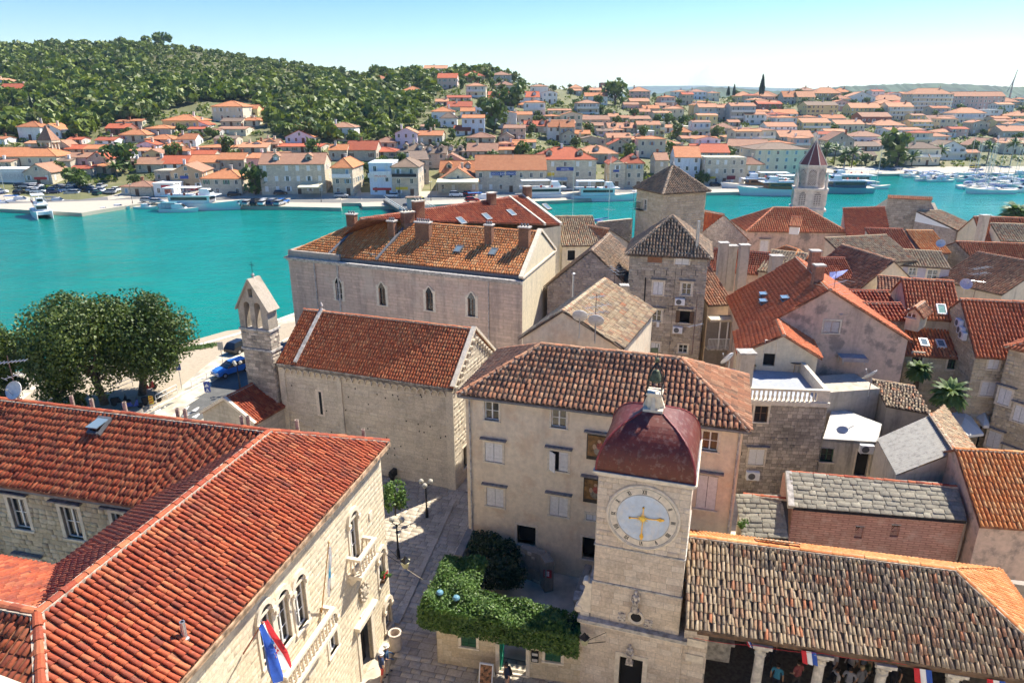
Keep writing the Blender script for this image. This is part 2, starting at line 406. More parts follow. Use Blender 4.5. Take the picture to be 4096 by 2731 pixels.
class Wall:
 """a wall seen from outside: p0 left, p1 right"""
 def __init__(s,p0,p1,z0,z1):
  s.o = xy(p0);d = xy(p1)-s.o;s.L = d.length;s.u = d/s.L;s.n = Vector((s.u.y,-s.u.x,0));s.z0,s.z1 = z0,z1;s.holes = []
 def pt(s,a,z,d=0.0): return s.o+s.u*a+Vector((0,0,z))+s.n*d
 def hit(s,px,py):
  r = ray(px,py);t = (s.o-Vector((0,0,0))).dot(s.n)/r.dot(s.n)
  p = Vector((0,0,CAM_H))+r*t
  return (p-s.o).dot(s.u),p.z
 def box(s,mb,a0,a1,z0,z1,d0,d1,m=0):
  c = s.pt((a0+a1)/2,(z0+z1)/2,(d0+d1)/2)
  mb.obox(c,s.u*((a1-a0)/2),s.n*((d1-d0)/2),Vector((0,0,(z1-z0)/2)),m)
 def build(s,name,mat,parent,reveal=0.18,gable=None,back=0.0):
  mb = MB();hs = [h for h in s.holes]
  xs = sorted({0.0,s.L,*[min(max(v,0),s.L) for h in hs for v in h[:2]]})
  zs = sorted({s.z0,s.z1,*[min(max(v,s.z0),s.z1) for h in hs for v in h[2:]]})
  for i in range(len(xs)-1):
   for j in range(len(zs)-1):
    cx,cz = (xs[i]+xs[i+1])/2,(zs[j]+zs[j+1])/2
    if any(h[0] < cx < h[1] and h[2] < cz < h[3] for h in hs): continue
    mb.poly([s.pt(xs[i],zs[j]),s.pt(xs[i+1],zs[j]),s.pt(xs[i+1],zs[j+1]),s.pt(xs[i],zs[j+1])])
  for a0,a1,z0,z1 in hs:
   for q in (((a0,z0),(a1,z0)),((a1,z0),(a1,z1)),((a1,z1),(a0,z1)),((a0,z1),(a0,z0))):
    (a,b),(c,d) = q
    mb.poly([s.pt(a,b),s.pt(a,b,-reveal),s.pt(c,d,-reveal),s.pt(c,d)])
  if gable is not None:
   ga,gz = gable;mb.poly([s.pt(0,s.z1),s.pt(s.L,s.z1),s.pt(ga,gz)])
  return mb.build(name,mat,parent)
 def stones(s,mat,parent,nobj,ch=(0.2,0.3),cl=(0.3,0.6),proud=0.025,gap=0.018,z0=None,z1=None,extra=(),gable=None,a0=0.0,a1=None):
  z = s.z0 if z0 is None else z0;zt_ = s.z1 if z1 is None else z1;a1 = s.L if a1 is None else a1
  top = gable[1] if gable else zt_
  R = [];hs = [(h[0]-0.02,h[1]+0.02,h[2]-0.02,h[3]+0.02) for h in list(s.holes)+list(extra)]
  while z < top-0.08:
   h = random.uniform(*ch);h = min(h,top-z)
   if z < zt_ < z+h and not gable: h = zt_-z
   lo,hi = a0,a1
   if gable and z+h > zt_:
    k = (z+h-zt_)/(gable[1]-zt_);lo = a0+(gable[0]-a0)*k;hi = a1+(gable[0]-a1)*k
   x = lo-random.uniform(0,cl[0]*0.8)
   while x < hi:
    w = random.uniform(*cl);b0,b1 = max(x,lo),min(x+w,hi);x += w
    if b1-b0 < 0.07: continue
    seg = [(b0,b1)]
    for q in hs:
     if q[2] < z+h*0.7 and q[3] > z+h*0.3:
      ns = []
      for (e,f) in seg:
       if q[1] <= e or q[0] >= f: ns.append((e,f))
       else:
        if q[0]-e > 0.06: ns.append((e,q[0]))
        if f-q[1] > 0.06: ns.append((q[1],f))
      seg = ns
    for (e,f) in seg: R.append((e+gap/2,f-gap/2,z+gap/2,z+h-gap/2,proud*random.uniform(0.55,1.3)))
   z += h
  stone_pieces(s.o,s.u,s.n,R,mat,parent,nobj)
_box = {}
BV = np.array([(-.5,0,-.5),(.5,0,-.5),(.5,0,.5),(-.5,0,.5),(-.47,1,-.46),(.47,1,-.46),(.47,1,.46),(-.47,1,.46)])
BF = np.array([(4,5,6,7),(0,1,5,4),(1,2,6,5),(2,3,7,6),(3,0,4,7)])
def stone_pieces(o,u,n,R,mat,parent,nobj,up=Vector((0,0,1)),name='stone',field='stone_field'):
 if not R: return
 if (mat.name,name) not in _box: _box[(mat.name,name)] = mesh_np(name,BV,BF,mat)
 me = _box[(mat.name,name)]
 C = np.array([list(o+u*((e+f)/2)+up*((z0+z1)/2)) for e,f,z0,z1,p in R])
 S = np.array([(f-e,p,z1-z0) for e,f,z0,z1,p in R])
 d = np.linalg.norm(C-np.array([0,0,CAM_H]),axis=1)/np.sqrt(S[:,0]*S[:,2]);idx = np.argsort(d,kind='stable')
 for i in idx[:nobj]:
  ob = bpy.data.objects.new(name,me);COL.objects.link(ob);ob.parent = parent
  a,b,c,q = u*S[i,0],n*S[i,1],up*S[i,2],C[i]
  ob.matrix_local = Matrix(((a[0],b[0],c[0],q[0]),(a[1],b[1],c[1],q[1]),(a[2],b[2],c[2],q[2]),(0,0,0,1)))
 r = idx[nobj:]
 if len(r):
  u_,n_,up_ = (np.array(list(k)) for k in (u,n,up))
  V = (C[r][:,None,:] + (BV[None,:,0:1]*S[r][:,None,0:1])*u_ + (BV[None,:,1:2]*S[r][:,None,1:2])*n_ + (BV[None,:,2:3]*S[r][:,None,2:3])*up_)
  F = BF[None]+(np.arange(len(r))*8)[:,None,None]
  tr = np.repeat(RNG.random(len(r)),8)
  ob = link(bpy.data.objects.new(field,mesh_np(field,V.reshape(-1,3),F.reshape(-1,4),mat,tr)),parent)
  tag(ob,kind='stuff')
def window(w,s,z,ww,hh,parent,style='case',frame=WHITE,sur=TRIM,hood=False,rec=0.14,arch=False,sw=0.12,sill=True,shut=SHUT,label=None):
 """a window at wall position s (centre), z (bottom); adds its own opening to the wall"""
 a0,a1,z0,z1 = s-ww/2,s+ww/2,z,z+hh
 w.holes.append((a0,a1,z0,z1))
 mb = MB()
 if sur is not None:
  for q in ((a0-sw,a0,z0,z1),(a1,a1+sw,z0,z1),(a0-sw,a1+sw,z1,z1+sw)): w.box(mb,*q,-0.05,0.045)
  o = mb.build('window',sur,parent)
 else:
  w.box(mb,a0-0.03,a1+0.03,z1,z1+0.05,-0.04,0.03);o = mb.build('window',TRIM_D,parent)
 if label: o['label'] = label
 if sill:
  mb = MB();w.box(mb,a0-sw*1.1,a1+sw*1.1,z0-0.09,z0,-0.1,0.09);mb.build('sill',sur or TRIM,o)
 if hood:
  mb = MB();w.box(mb,a0-sw*2,a1+sw*2,z1+sw+0.10,z1+sw+0.17,-0.02,0.24);mb.build('hood',LINTEL,o)
 if style in ('case','dark','half'):
  mb = MB();f = 0.055
  for q in ((a0,a0+f,z0,z1),(a1-f,a1,z0,z1),(a0,a1,z0,z0+f),(a0,a1,z1-f,z1),(s-f*0.6,s+f*0.6,z0,z1)):
   w.box(mb,*q,-rec-0.02,-rec+0.04)
  k = max(2,int(hh/0.55))
  for i in range(1,k): w.box(mb,a0,a1,z0+hh*i/k-0.017,z0+hh*i/k+0.017,-rec-0.01,-rec+0.02)
  mb.build('frame',frame,o)
  mb = MB();mb.poly([w.pt(a0,z0,-rec),w.pt(a1,z0,-rec),w.pt(a1,z1,-rec),w.pt(a0,z1,-rec)]);mb.build('pane',GLASS,o)
 if style in ('shut','ajar','louvre'):
  for k,(b0,b1) in enumerate(((a0,s),(s,a1))):
   mb = MB()
   if style == 'ajar' and k == 0:
    hd = (w.u*0.75+w.n*0.66).normalized();c = w.pt(b0,(z0+z1)/2,0.02)+hd*((b1-b0)/2)
    mb.obox(c,hd*((b1-b0)/2-0.01),hd.cross(Vector((0,0,1)))*0.02,Vector((0,0,hh/2-0.015)))
   else:
    w.box(mb,b0+0.012,b1-0.012,z0+0.015,z1-0.015,-0.05,0.0)
    g = 0.16 if style != 'louvre' else 0.07
    if style == 'louvre':
     zz = z0+0.1
     while zz < z1-0.1: w.box(mb,b0+0.05,b1-0.05,zz,zz+0.035,0.0,0.018);zz += g
    else:
     x = b0+g
     while x < b1-0.05: w.box(mb,x-0.006,x+0.006,z0+0.02,z1-0.02,0.0,0.008);x += g
     for zz in (z0+hh*0.18,z1-hh*0.18): w.box(mb,b0+0.02,b1-0.02,zz,zz+0.05,0.0,0.015)
   mb.build('shutter',shut,o)
  mb = MB();mb.poly([w.pt(a0,z0,-0.15),w.pt(a1,z0,-0.15),w.pt(a1,z1,-0.15),w.pt(a0,z1,-0.15)]);mb.build('pane',DARK,o)
 if style == 'open':
  mb = MB();mb.poly([w.pt(a0,z0,-0.6),w.pt(a1,z0,-0.6),w.pt(a1,z1,-0.6),w.pt(a0,z1,-0.6)]);mb.build('pane',DARK,o)
  for k,b in ((-1,a0),(1,a1)):
   mb = MB();w.box(mb,*sorted((b,b+k*ww*0.42)),z0,z1,0.05,0.09);mb.build('shutter',shut,o)
 if style == 'hole':
  mb = MB();mb.poly([w.pt(a0,z0,-0.5),w.pt(a1,z0,-0.5),w.pt(a1,z1,-0.5),w.pt(a0,z1,-0.5)]);mb.build('pane',DARK,o)  # no glass here: dark sheet paints the unlit interior
 return o
def door(w,s,z,ww,hh,parent,mat=DARK,sur=TRIM,rec=0.25,sw=0.18,name='door'):
 a0,a1,z0,z1 = s-ww/2,s+ww/2,z,z+hh;w.holes.append((a0,a1,z0,z1));mb = MB()
 w.box(mb,a0,a1,z0,z1,-rec-0.05,-rec);o = mb.build(name,mat,parent)
 if sur is not None:
  mb = MB()
  for q in ((a0-sw,a0,z0,z1),(a1,a1+sw,z0,z1),(a0-sw,a1+sw,z1,z1+sw)): w.box(mb,*q,-0.05,0.05)
  mb.build('door_surround',sur,o)
 return o
def roof_planes(kind,c,z,rise,oh=0.3,ov=0.15,rin=None,apex=None):
 """c: FL FR BR BL plan corners.  returns [(poly, a, b)] and ridge/hip lines.  oh = eave overhang, ov = verge overhang"""
 FL,FR,BR,BL = [xy(p) for p in c];Zv = lambda p,h: Vector((p.x,p.y,h))
 u = (FR-FL).normalized();v = (BL-FL).normalized();W = (FR-FL).length;D = (BL-FL).length
 if kind == 'x':      # ridge parallel to the front
  dz = rise*oh/(D/2)
  a,b = Zv(FL-u*ov-v*oh,z-dz),Zv(FR+u*ov-v*oh,z-dz);e,f = Zv(BL-u*ov+v*oh,z-dz),Zv(BR+u*ov+v*oh,z-dz)
  r0,r1 = Zv((FL+BL)/2-u*ov,z+rise),Zv((FR+BR)/2+u*ov,z+rise)
  return [([a,b,r1,r0],a,b),([f,e,r0,r1],f,e)],[(r0,r1)]
 if kind == 'g':      # ridge runs away from the front
  k = 0.5 if apex is None else apex
  dzl = rise*oh/(W*k);dzr = rise*oh/(W*(1-k))
  r0,r1 = Zv(FL+u*W*k-v*ov,z+rise),Zv(BL+u*W*k+v*ov,z+rise)
  a,b = Zv(FL-u*oh-v*ov,z-dzl),Zv(BL-u*oh+v*ov,z-dzl)
  e,f = Zv(FR+u*oh-v*ov,z-dzr),Zv(BR+u*oh+v*ov,z-dzr)
  return [([b,a,r0,r1],b,a),([e,f,r1,r0],e,f)],[(r0,r1)]
 if kind == 'h':
  q = [Zv(p,z) for p in (FL-u*oh-v*oh,FR+u*oh-v*oh,BR+u*oh+v*oh,BL-u*oh+v*oh)]
  W2,D2 = W+2*oh,D+2*oh
  if W2 >= D2:
   k = (D2/2 if rin is None else rin);k = min(k,W2/2-1e-3);m0,m1 = (q[0]+q[3])/2,(q[1]+q[2])/2
   r0,r1 = m0+u*k,m1-u*k;r0.z = r1.z = z+rise
   return [([q[0],q[1],r1,r0],q[0],q[1]),([q[1],q[2],r1],q[1],q[2]),([q[2],q[3],r0,r1],q[2],q[3]),([q[3],q[0],r0],q[3],q[0])], \
    [(r0,r1),(q[0],r0),(q[1],r1),(q[2],r1),(q[3],r0)]
  k = (W2/2 if rin is None else rin);k = min(k,D2/2-1e-3);m0,m1 = (q[0]+q[1])/2,(q[3]+q[2])/2
  r0,r1 = m0+v*k,m1-v*k;r0.z = r1.z = z+rise
  return [([q[0],q[1],r0],q[0],q[1]),([q[1],q[2],r1,r0],q[1],q[2]),([q[2],q[3],r1],q[2],q[3]),([q[3],q[0],r0,r1],q[3],q[0])], \
   [(r0,r1),(q[0],r0),(q[1],r0),(q[2],r1),(q[3],r1)]
 if kind == 's':      # single pitch rising away from the front
  dz = rise*oh/D
  a,b = Zv(FL-u*ov-v*oh,z-dz),Zv(FR+u*ov-v*oh,z-dz);e,f = Zv(BL-u*ov,z+rise),Zv(BR+u*ov,z+rise)
  return [([a,b,f,e],a,b)],[(e,f)]
def build_roof(planes,lines,parent,mat=T_RED,deck=T_DECK,cp=0.22,rp=0.36,nobj=200,ridge_objs=True,eave=True,name='roof',jit=1.0,rr=None,deckmat2=None,skip=()):
 mb = MB()
 for poly,a,b in planes:
  mb.poly(poly,0)
  low = [Vector(p)-Vector((0,0,0.10)) for p in poly];mb.poly(list(reversed(low)),0)
  for i in range(len(poly)):
   j = (i+1) % len(poly);mb.poly([poly[j],poly[i],low[i],low[j]],0)
 ro = mb.build(name,deck,parent)
 vis = [p for i,p in enumerate(planes) if i not in skip]
 roof_tiles(vis,cp,rp,mat,ro,nobj,jit=jit)
 for p,q in lines: ridge(p,q,mat,ro,r=rr or cp*0.55,objs=ridge_objs)
 return ro
def facing(planes):
 """roof planes the viewer can see at all"""
 out = []
 for i,(poly,a,b) in enumerate(planes):
  o,u,v,n = plane_frame(poly,a,b);c = sum((Vector(p) for p in poly),Vector())/len(poly)
  if n.dot(Vector((0,0,CAM_H))-c) <= 0: out.append(i)
 return out
def house(name,label,L,R,z,D,z0=0.0,roof='x',rise=2.0,wall=None,tmat=T_RED,deck=T_DECK,cp=0.22,rp=0.36,nobj=120,oh=0.25,ov=0.12,wins=(),cat='house',
  stone=None,stone_n=200,sch=(0.2,0.3),scl=(0.3,0.6),proud=0.025,mortar=None,apex=None,ang=None,rin=None,sides='FLR',ridge_objs=True,jit=1.0,group=None):
 """L, R = front eave corners in plan (left, right seen from the front); wins = [(side, px, py, w, h, style, opts)]"""
 L,R = xy(L),xy(R);u = (R-L).normalized()
 v = Vector((-u.y,u.x,0)) if ang is None else Vector((math.cos(ang),math.sin(ang),0))
 c = [L,R,R+v*D,L+v*D];cen = (c[0]+c[2])/2
 t = thing(name,label,cat,(cen.x,cen.y,z0),group=group)
 W = (R-L).length
 ws = {'F': Wall(c[0],c[1],z0,z),'R': Wall(c[1],c[2],z0,z),'B': Wall(c[2],c[3],z0,z),'L': Wall(c[3],c[0],z0,z)}
 gab = {}
 if roof == 'g':
  k = (0.5 if apex is None else apex)*W;gab['F'] = (k,z+rise-0.05);gab['B'] = (W-k,z+rise-0.05)
 if roof == 'x': gab['R'] = (D/2,z+rise-0.05);gab['L'] = (D/2,z+rise-0.05)
 for (sd,px,py,ww,hh,st,*op) in wins:
  s,zz = ws[sd].hit(px,py);kw = op[0] if op else {}
  if st.startswith('door'): door(ws[sd],s,zz-hh/2,ww,hh,t,**kw)
  else: window(ws[sd],s,zz-hh/2,ww,hh,t,st,**kw)
 for k,w in ws.items():
  wo = w.build('wall',(mortar or MORTAR) if (stone and k in sides) else wall,t,gable=gab.get(k))
  if stone and k in sides: w.stones(stone,wo,stone_n if k == 'F' else stone_n//3,sch,scl,proud,gable=gab.get(k))
  if roof == 's' and k in 'LR':
   a,b = (w.pt(0,w.z1),w.pt(w.L,w.z1));hi = (b if k == 'R' else a)+Vector((0,0,rise))
   MB().poly([a,b,hi]).build('wall',wall or mortar,t)
  if roof == 's' and k == 'B':
   MB().poly([w.pt(0,w.z1),w.pt(w.L,w.z1),w.pt(w.L,w.z1+rise),w.pt(0,w.z1+rise)]).build('wall',wall or mortar,t)
 ro = None
 if roof != 'f':
  pl,ln = roof_planes(roof,c,z,rise,oh,ov,rin,apex)
  ro = build_roof(pl,ln,t,tmat,deck,cp,rp,nobj,ridge_objs,skip=facing(pl),jit=jit)
 else:
  mb = MB();mb.hull([Vector((p.x,p.y,z)) for p in c],[Vector((p.x,p.y,z+0.12)) for p in c]);ro = mb.build('roof',wall,t)
 return t,ws,ro,c
def on_plane(plane,px,py):
 poly,a,b = plane;o,u,v,n = plane_frame(poly,a,b);r = ray(px,py)
 t = (o-Vector((0,0,CAM_H))).dot(n)/r.dot(n);return Vector((0,0,CAM_H))+r*t,u,v,n
def skylight(plane,px,py,w,h,parent,frame=LEAD,open_=0.0,glass=None):
 p,u,v,n = on_plane(plane,px,py);mb = MB()
 q = p+n*0.10
 for (du,dv,su,sv) in ((-w/2,0,0.05,h/2+0.05),(w/2,0,0.05,h/2+0.05),(0,-h/2,w/2,0.05),(0,h/2,w/2,0.05)):
  mb.obox(q+u*du+v*dv,u*su,v*sv,n*0.10)
 o = mb.build('skylight',frame,parent)
 mb = MB();hinge = q+v*(h/2)+n*0.05;dn = (-v*math.cos(open_)+n*math.sin(open_))
 mb.obox(hinge+dn*(h/2),u*(w/2),dn*(h/2),dn.cross(u)*0.02);mb.build('pane',glass or SKYG,o)
 return o
def chimney(p,w,d,h,parent,u=None,mat=BRICK,cap=TRIM_D,pots=0,potmat=None,name='chimney'):
 """p: point on the roof at the chimney's middle; stands upright"""
 p = Vector(p);u = Vector((1,0,0)) if u is None else u;v = Vector((-u.y,u.x,0));up = Vector((0,0,1))
 mb = MB();mb.obox(p+up*(h/2-0.4),u*(w/2),v*(d/2),up*(h/2+0.4));o = mb.build(name,plaster_of(mat),parent)
 if mat is BRICK:
  for nn,uu,ln in ((-v,u,w),(u,v,d),(-u,-v,d)):
   R = [];z = 0.0;k = 0;half = (d/2 if nn in (v,-v) or nn == -v else w/2)
   while z < h-0.02:
    x = -ln/2-(0.12 if k % 2 else 0.0)
    while x < ln/2:
     e,f = max(x,-ln/2),min(x+0.24,ln/2)
     if f-e > 0.04: R.append((e+0.008,f-0.008,z+0.008,min(z+0.085,h)-0.004,0.012))
     x += 0.24
    z += 0.085;k += 1
   stone_pieces(p+nn*((d if nn == -v else w)/2),uu,nn,R,BRICK,o,0,name='brick',field='brick_field')
 mb = MB();mb.obox(p+up*(h+0.05),u*(w/2+0.08),v*(d/2+0.08),up*0.06);mb.build('cap',cap,o)
 for i in range(pots):
  q = p+u*((i+0.5)/pots-0.5)*(w-0.05);mb = MB()
  mb.lathe(q+up*(h+0.11),[(0.085,0),(0.085,0.14),(0.12,0.16),(0.02,0.30)],8);mb.build('pot',potmat or LEAD,o)
 return o
def plaster_of(mat):
 return {'brick': plain('chimney_brick_core',(0.26,0.17,0.11),0.9,var=0.25)}.get(mat.name,mat)
def dish(p,r,face,label,group=None,pole=1.2,mat=None):
 """satellite dish on a pole; face = direction it looks"""
 p = Vector(p);f = Vector(face).normalized()
 t = thing('satellite_dish',label,'satellite dish',p,group=group)
 mb = MB();mb.tube(p,p+Vector((0,0,pole)),0.03);mb.build('pole',STEEL,t)
 c = p+Vector((0,0,pole))+f*0.12
 mb = MB();prof = [(r*k/5,0.22*r*(k/5)**2) for k in range(6)]+[(r,0.22*r+0.02)]+[(r*k/5,0.22*r*(k/5)**2-0.025) for k in range(5,-1,-1)]
 mb.lathe(c,[(max(a,0.004),b) for a,b in prof],20,0,f);mb.build('reflector',mat or plain('dish_paint',(0.62,0.60,0.58),0.5),t,smooth=False)
 mb = MB();mb.tube(c-Vector((0,0,r*0.9))+f*0.15*r,c+f*r*0.95,0.012);mb.box(*(c+f*r*0.95-Vector((.04,.04,.04))),*(c+f*r*0.95+Vector((.04,.04,.04))));mb.build('feed_arm',STEEL,t)
 return t
def yagi(p,h,dirs,label,group=None):
 """aerial: a mast with boom aerials; dirs = [(height, boom length, angle, elements, element length)]"""
 p = Vector(p);t = thing('aerial',label,'aerial',p,group=group)
 mb = MB();mb.tube(p,p+Vector((0,0,h)),0.028,0.02,6);mb.build('mast',plain('mast_iron',(0.16,0.10,0.08),0.7,0.3),t)
 for (z,bl,a,ne,el) in dirs:
  d = Vector((math.cos(a),math.sin(a),0.06)).normalized();e = d.cross(Vector((0,0,1))).normalized();c = p+Vector((0,0,z));mb = MB()
  mb.tube(c-d*bl*0.45,c+d*bl*0.55,0.018,n=5)
  for i in range(ne):
   q = c+d*bl*(i/(ne-1)-0.45);k = el*(0.5-0.12*i/ne);mb.tube(q-e*k,q+e*k,0.011,n=4)
  mb.build('antenna',ALU,t)
 return t
def ac_unit(w,s,z,label,group='air conditioner outdoor units'):
 t = thing('air_conditioner',label,'air conditioner',w.pt(s,z,0.2),group=group);mb = MB()
 w.box(mb,s-0.42,s+0.42,z,z+0.58,0.06,0.36);mb.build('casing',PLASTIC,t)
 c = w.pt(s-0.1,z+0.29,0.365);mb = MB();mb.lathe(c,[(0.23,0),(0.23,0.015),(0.2,0.02)],16,0,w.n);mb.build('fan_grille',plain('fan_grey',(0.10,0.10,0.11),0.6),t)
 mb = MB();w.box(mb,s-0.35,s-0.31,z-0.08,z,0.0,0.34);w.box(mb,s+0.31,s+0.35,z-0.08,z,0.0,0.34);mb.build('bracket',STEEL,t)
 return t
def text(body,size,mat,o,u,n,parent,name='lettering',up=Vector((0,0,1)),shear=0.0,ext=0.004):
 """lettering as a mesh: o = middle of the base line, u = reading direction, n = towards the reader"""
 cu_ = bpy.data.curves.new(name,'FONT');cu_.body = body;cu_.size = size;cu_.extrude = ext;cu_.align_x = 'CENTER';cu_.shear = shear;cu_.resolution_u = 2
 tmp = bpy.data.objects.new(name,cu_);me = bpy.data.meshes.new_from_object(tmp);bpy.data.objects.remove(tmp);bpy.data.curves.remove(cu_)
 me.name = name;me.materials.clear();me.materials.append(mat)
 ob = link(bpy.data.objects.new(name,me),parent)
 M = Matrix(((u.x,up.x,n.x,o.x),(u.y,up.y,n.y,o.y),(u.z,up.z,n.z,o.z),(0,0,0,1)));ob.matrix_local = M
 return ob
# water, near land, far land
def _water():
 m,n,l,b = _nodes('sea_water');co = n.new('ShaderNodeNewGeometry').outputs['Position']
 f,_ = _noise(n,l,co,0.025,5,0.65,0.35,0.65)
 c = _mix(n,l,'MIX',f,(0.0,0.17,0.138),(0.0,0.225,0.185))
 l.new(c,b.inputs['Base Color']);b.inputs['Roughness'].default_value = 0.10;b.inputs['IOR'].default_value = 1.33
 mp = n.new('ShaderNodeMapping');mp.inputs['Scale'].default_value = (0.7,1.6,1);mp.inputs['Rotation'].default_value = (0,0,0.35);l.new(co,mp.inputs[0])
 t1 = n.new('ShaderNodeTexNoise');t1.inputs['Scale'].default_value = 0.9;t1.inputs['Detail'].default_value = 4;t1.inputs['Roughness'].default_value = 0.62;l.new(mp.outputs[0],t1.inputs[0])
 t2 = n.new('ShaderNodeTexNoise');t2.inputs['Scale'].default_value = 0.16;t2.inputs['Detail'].default_value = 2;l.new(mp.outputs[0],t2.inputs[0])
 a = n.new('ShaderNodeMath');a.operation = 'MULTIPLY_ADD';a.inputs[1].default_value = 2.0;l.new(t2.outputs[0],a.inputs[0]);l.new(t1.outputs[0],a.inputs[2])
 _bump(n,l,b,a.outputs[0],0.55,0.55);return m
WATER = _water()
mb = MB();mb.poly([(-9000,-500,-2),(9000,-500,-2),(9000,14000,-2),(-9000,14000,-2)])
tag(mb.build('sea',WATER),kind='structure')
def ground_z(x,y):
 k = (-x-14)/18.0
 k = max(0.0,min(1.0,max(k,(y-75)/30.0)));k = k*k*(3-2*k)
 return -0.85*k
SHORE = [(-160,20),(-75,52),(-36.6,71.9),(-32.7,77.1),(-26.5,88),(-6,118),(28,140),(80,150),(200,156),(330,150)]
def shore_y(x):
 for (x0,y0),(x1,y1) in zip(SHORE,SHORE[1:]):
  if x0 <= x <= x1: return y0+(y1-y0)*(x-x0)/(x1-x0)
 return 150
GROUND = plain('town_ground',(0.50,0.44,0.34),0.9,var=0.3,scale=0.8)
xs = sorted({*np.linspace(-160,330,64).tolist(),*[p[0] for p in SHORE]});V = [];Fc = []
for i,x in enumerate(xs):
 ym = shore_y(x)
 for j in range(24):
  y = -40+(ym+40)*j/23;V.append((x,y,ground_z(x,y)-0.012))
 V.append((x,ym+0.01,-4))
for i in range(len(xs)-1):
 for j in range(24): a = i*25+j;Fc.append((a,a+25,a+26,a+1))
tag(link(bpy.data.objects.new('ground',mesh_of('ground',V,Fc,GROUND))),kind='structure')
# quay edge of pale stone along the near channel
KERB = plain('quay_stone',(0.60,0.55,0.46),0.85,var=0.15,scale=2)
q = [Vector((x,y,ground_z(x,y))) for x,y in SHORE[:6]]
mb = MB()
for a,b in zip(q,q[1:]):
 d = (b-a).normalized();s = Vector((d.y,-d.x,0));mb.obox((a+b)/2+s*0.3+Vector((0,0,-0.35)),(b-a)/2,s*0.35,Vector((0,0,0.42)))
tag(mb.build('quay_edge',KERB),kind='structure')
SAND = plaster('gravel_quay',(0.40,0.33,0.24),stain=(0.28,0.23,0.17),sa=0.4,scale=0.5)
ASPH = plaster('asphalt',(0.11,0.11,0.105),stain=(0.06,0.06,0.06),sa=0.3,patch=(0.17,0.165,0.155),pa=0.5)
PAINT = plain('road_paint',(0.62,0.60,0.56),0.8,var=0.2)
def gsheet(name,px,mat,dz,z=-0.7,kind='structure',n=10):
 """a sheet on the near ground outlined by surveyed points"""
 c = [P(x,y,z) for x,y in px];mb = MB();pts = []
 for a,b in zip(c,c[1:]+c[:1]):
  for k in range(n): p = a.lerp(b,k/n);pts.append((p.x,p.y,ground_z(p.x,p.y)+dz))
 mb.poly(pts);return tag(mb.build(name,mat),kind=kind)
# gravel parking quay, road and crossing
def strip(name,quad,mat,dz,n=12,m=6,kind='structure'):
 a,b,c,d = [Vector((*p,0)) for p in quad];V = [];Fc = []
 for i in range(n+1):
  for j in range(m+1):
   p = a.lerp(b,i/n).lerp(d.lerp(c,i/n),j/m);V.append((p.x,p.y,ground_z(p.x,p.y)+dz))
 for i in range(n):
  for j in range(m): k = i*(m+1)+j;Fc.append((k,k+m+1,k+m+2,k+1))
 return tag(link(bpy.data.objects.new(name,mesh_of(name,V,Fc,mat))),kind=kind)
_rd = Vector((math.cos(math.radians(71.3)),math.sin(math.radians(71.3))));_rn = Vector((_rd.y,-_rd.x));_p0 = Vector((-31.0,60.1))
def rp_(s,t): p = _p0+_rd*s+_rn*t;return (p.x,p.y)
strip('gravel_quay',[rp_(-30,0),rp_(24,0),rp_(16,-9),(-46,62)],SAND,0.004)
strip('road',[rp_(-30,0.6),rp_(30,0.6),rp_(30,6.2),rp_(-30,6.2)],ASPH,0.012)
mbk = MB()
for s in range(-28,28,2):
 p = _p0+_rd*(s+1)+_rn*0.35;z = ground_z(p.x,p.y);mbk.obox((p.x,p.y,z),(_rd.x*0.98,_rd.y*0.98,0),(_rn.x*0.14,_rn.y*0.14,0),(0,0,0.13))
tag(mbk.build('kerb',KERB),kind='structure')
for i,s in enumerate((-5.5,-4.2,-2.9,-1.6,-0.3)):
 for t in (1.0,2.1,3.2,4.3,5.4): pass
mk = MB()
for i in range(5):
 for j in range(2):
  a = _p0+_rd*(-4.5+j*1.1+1.3*(i % 2)*0)+_rn*(1.1+i*1.05)
  z = ground_z(a.x,a.y)+0.017
  mk.poly([(a+_rd*k1*0.42+_rn*k2*0.3).to_3d()+Vector((0,0,z)) for k1,k2 in ((-1,-1),(1,-1),(1,1),(-1,1))][::-1])
tag(mk.build('crossing_marking',PAINT),kind='structure')
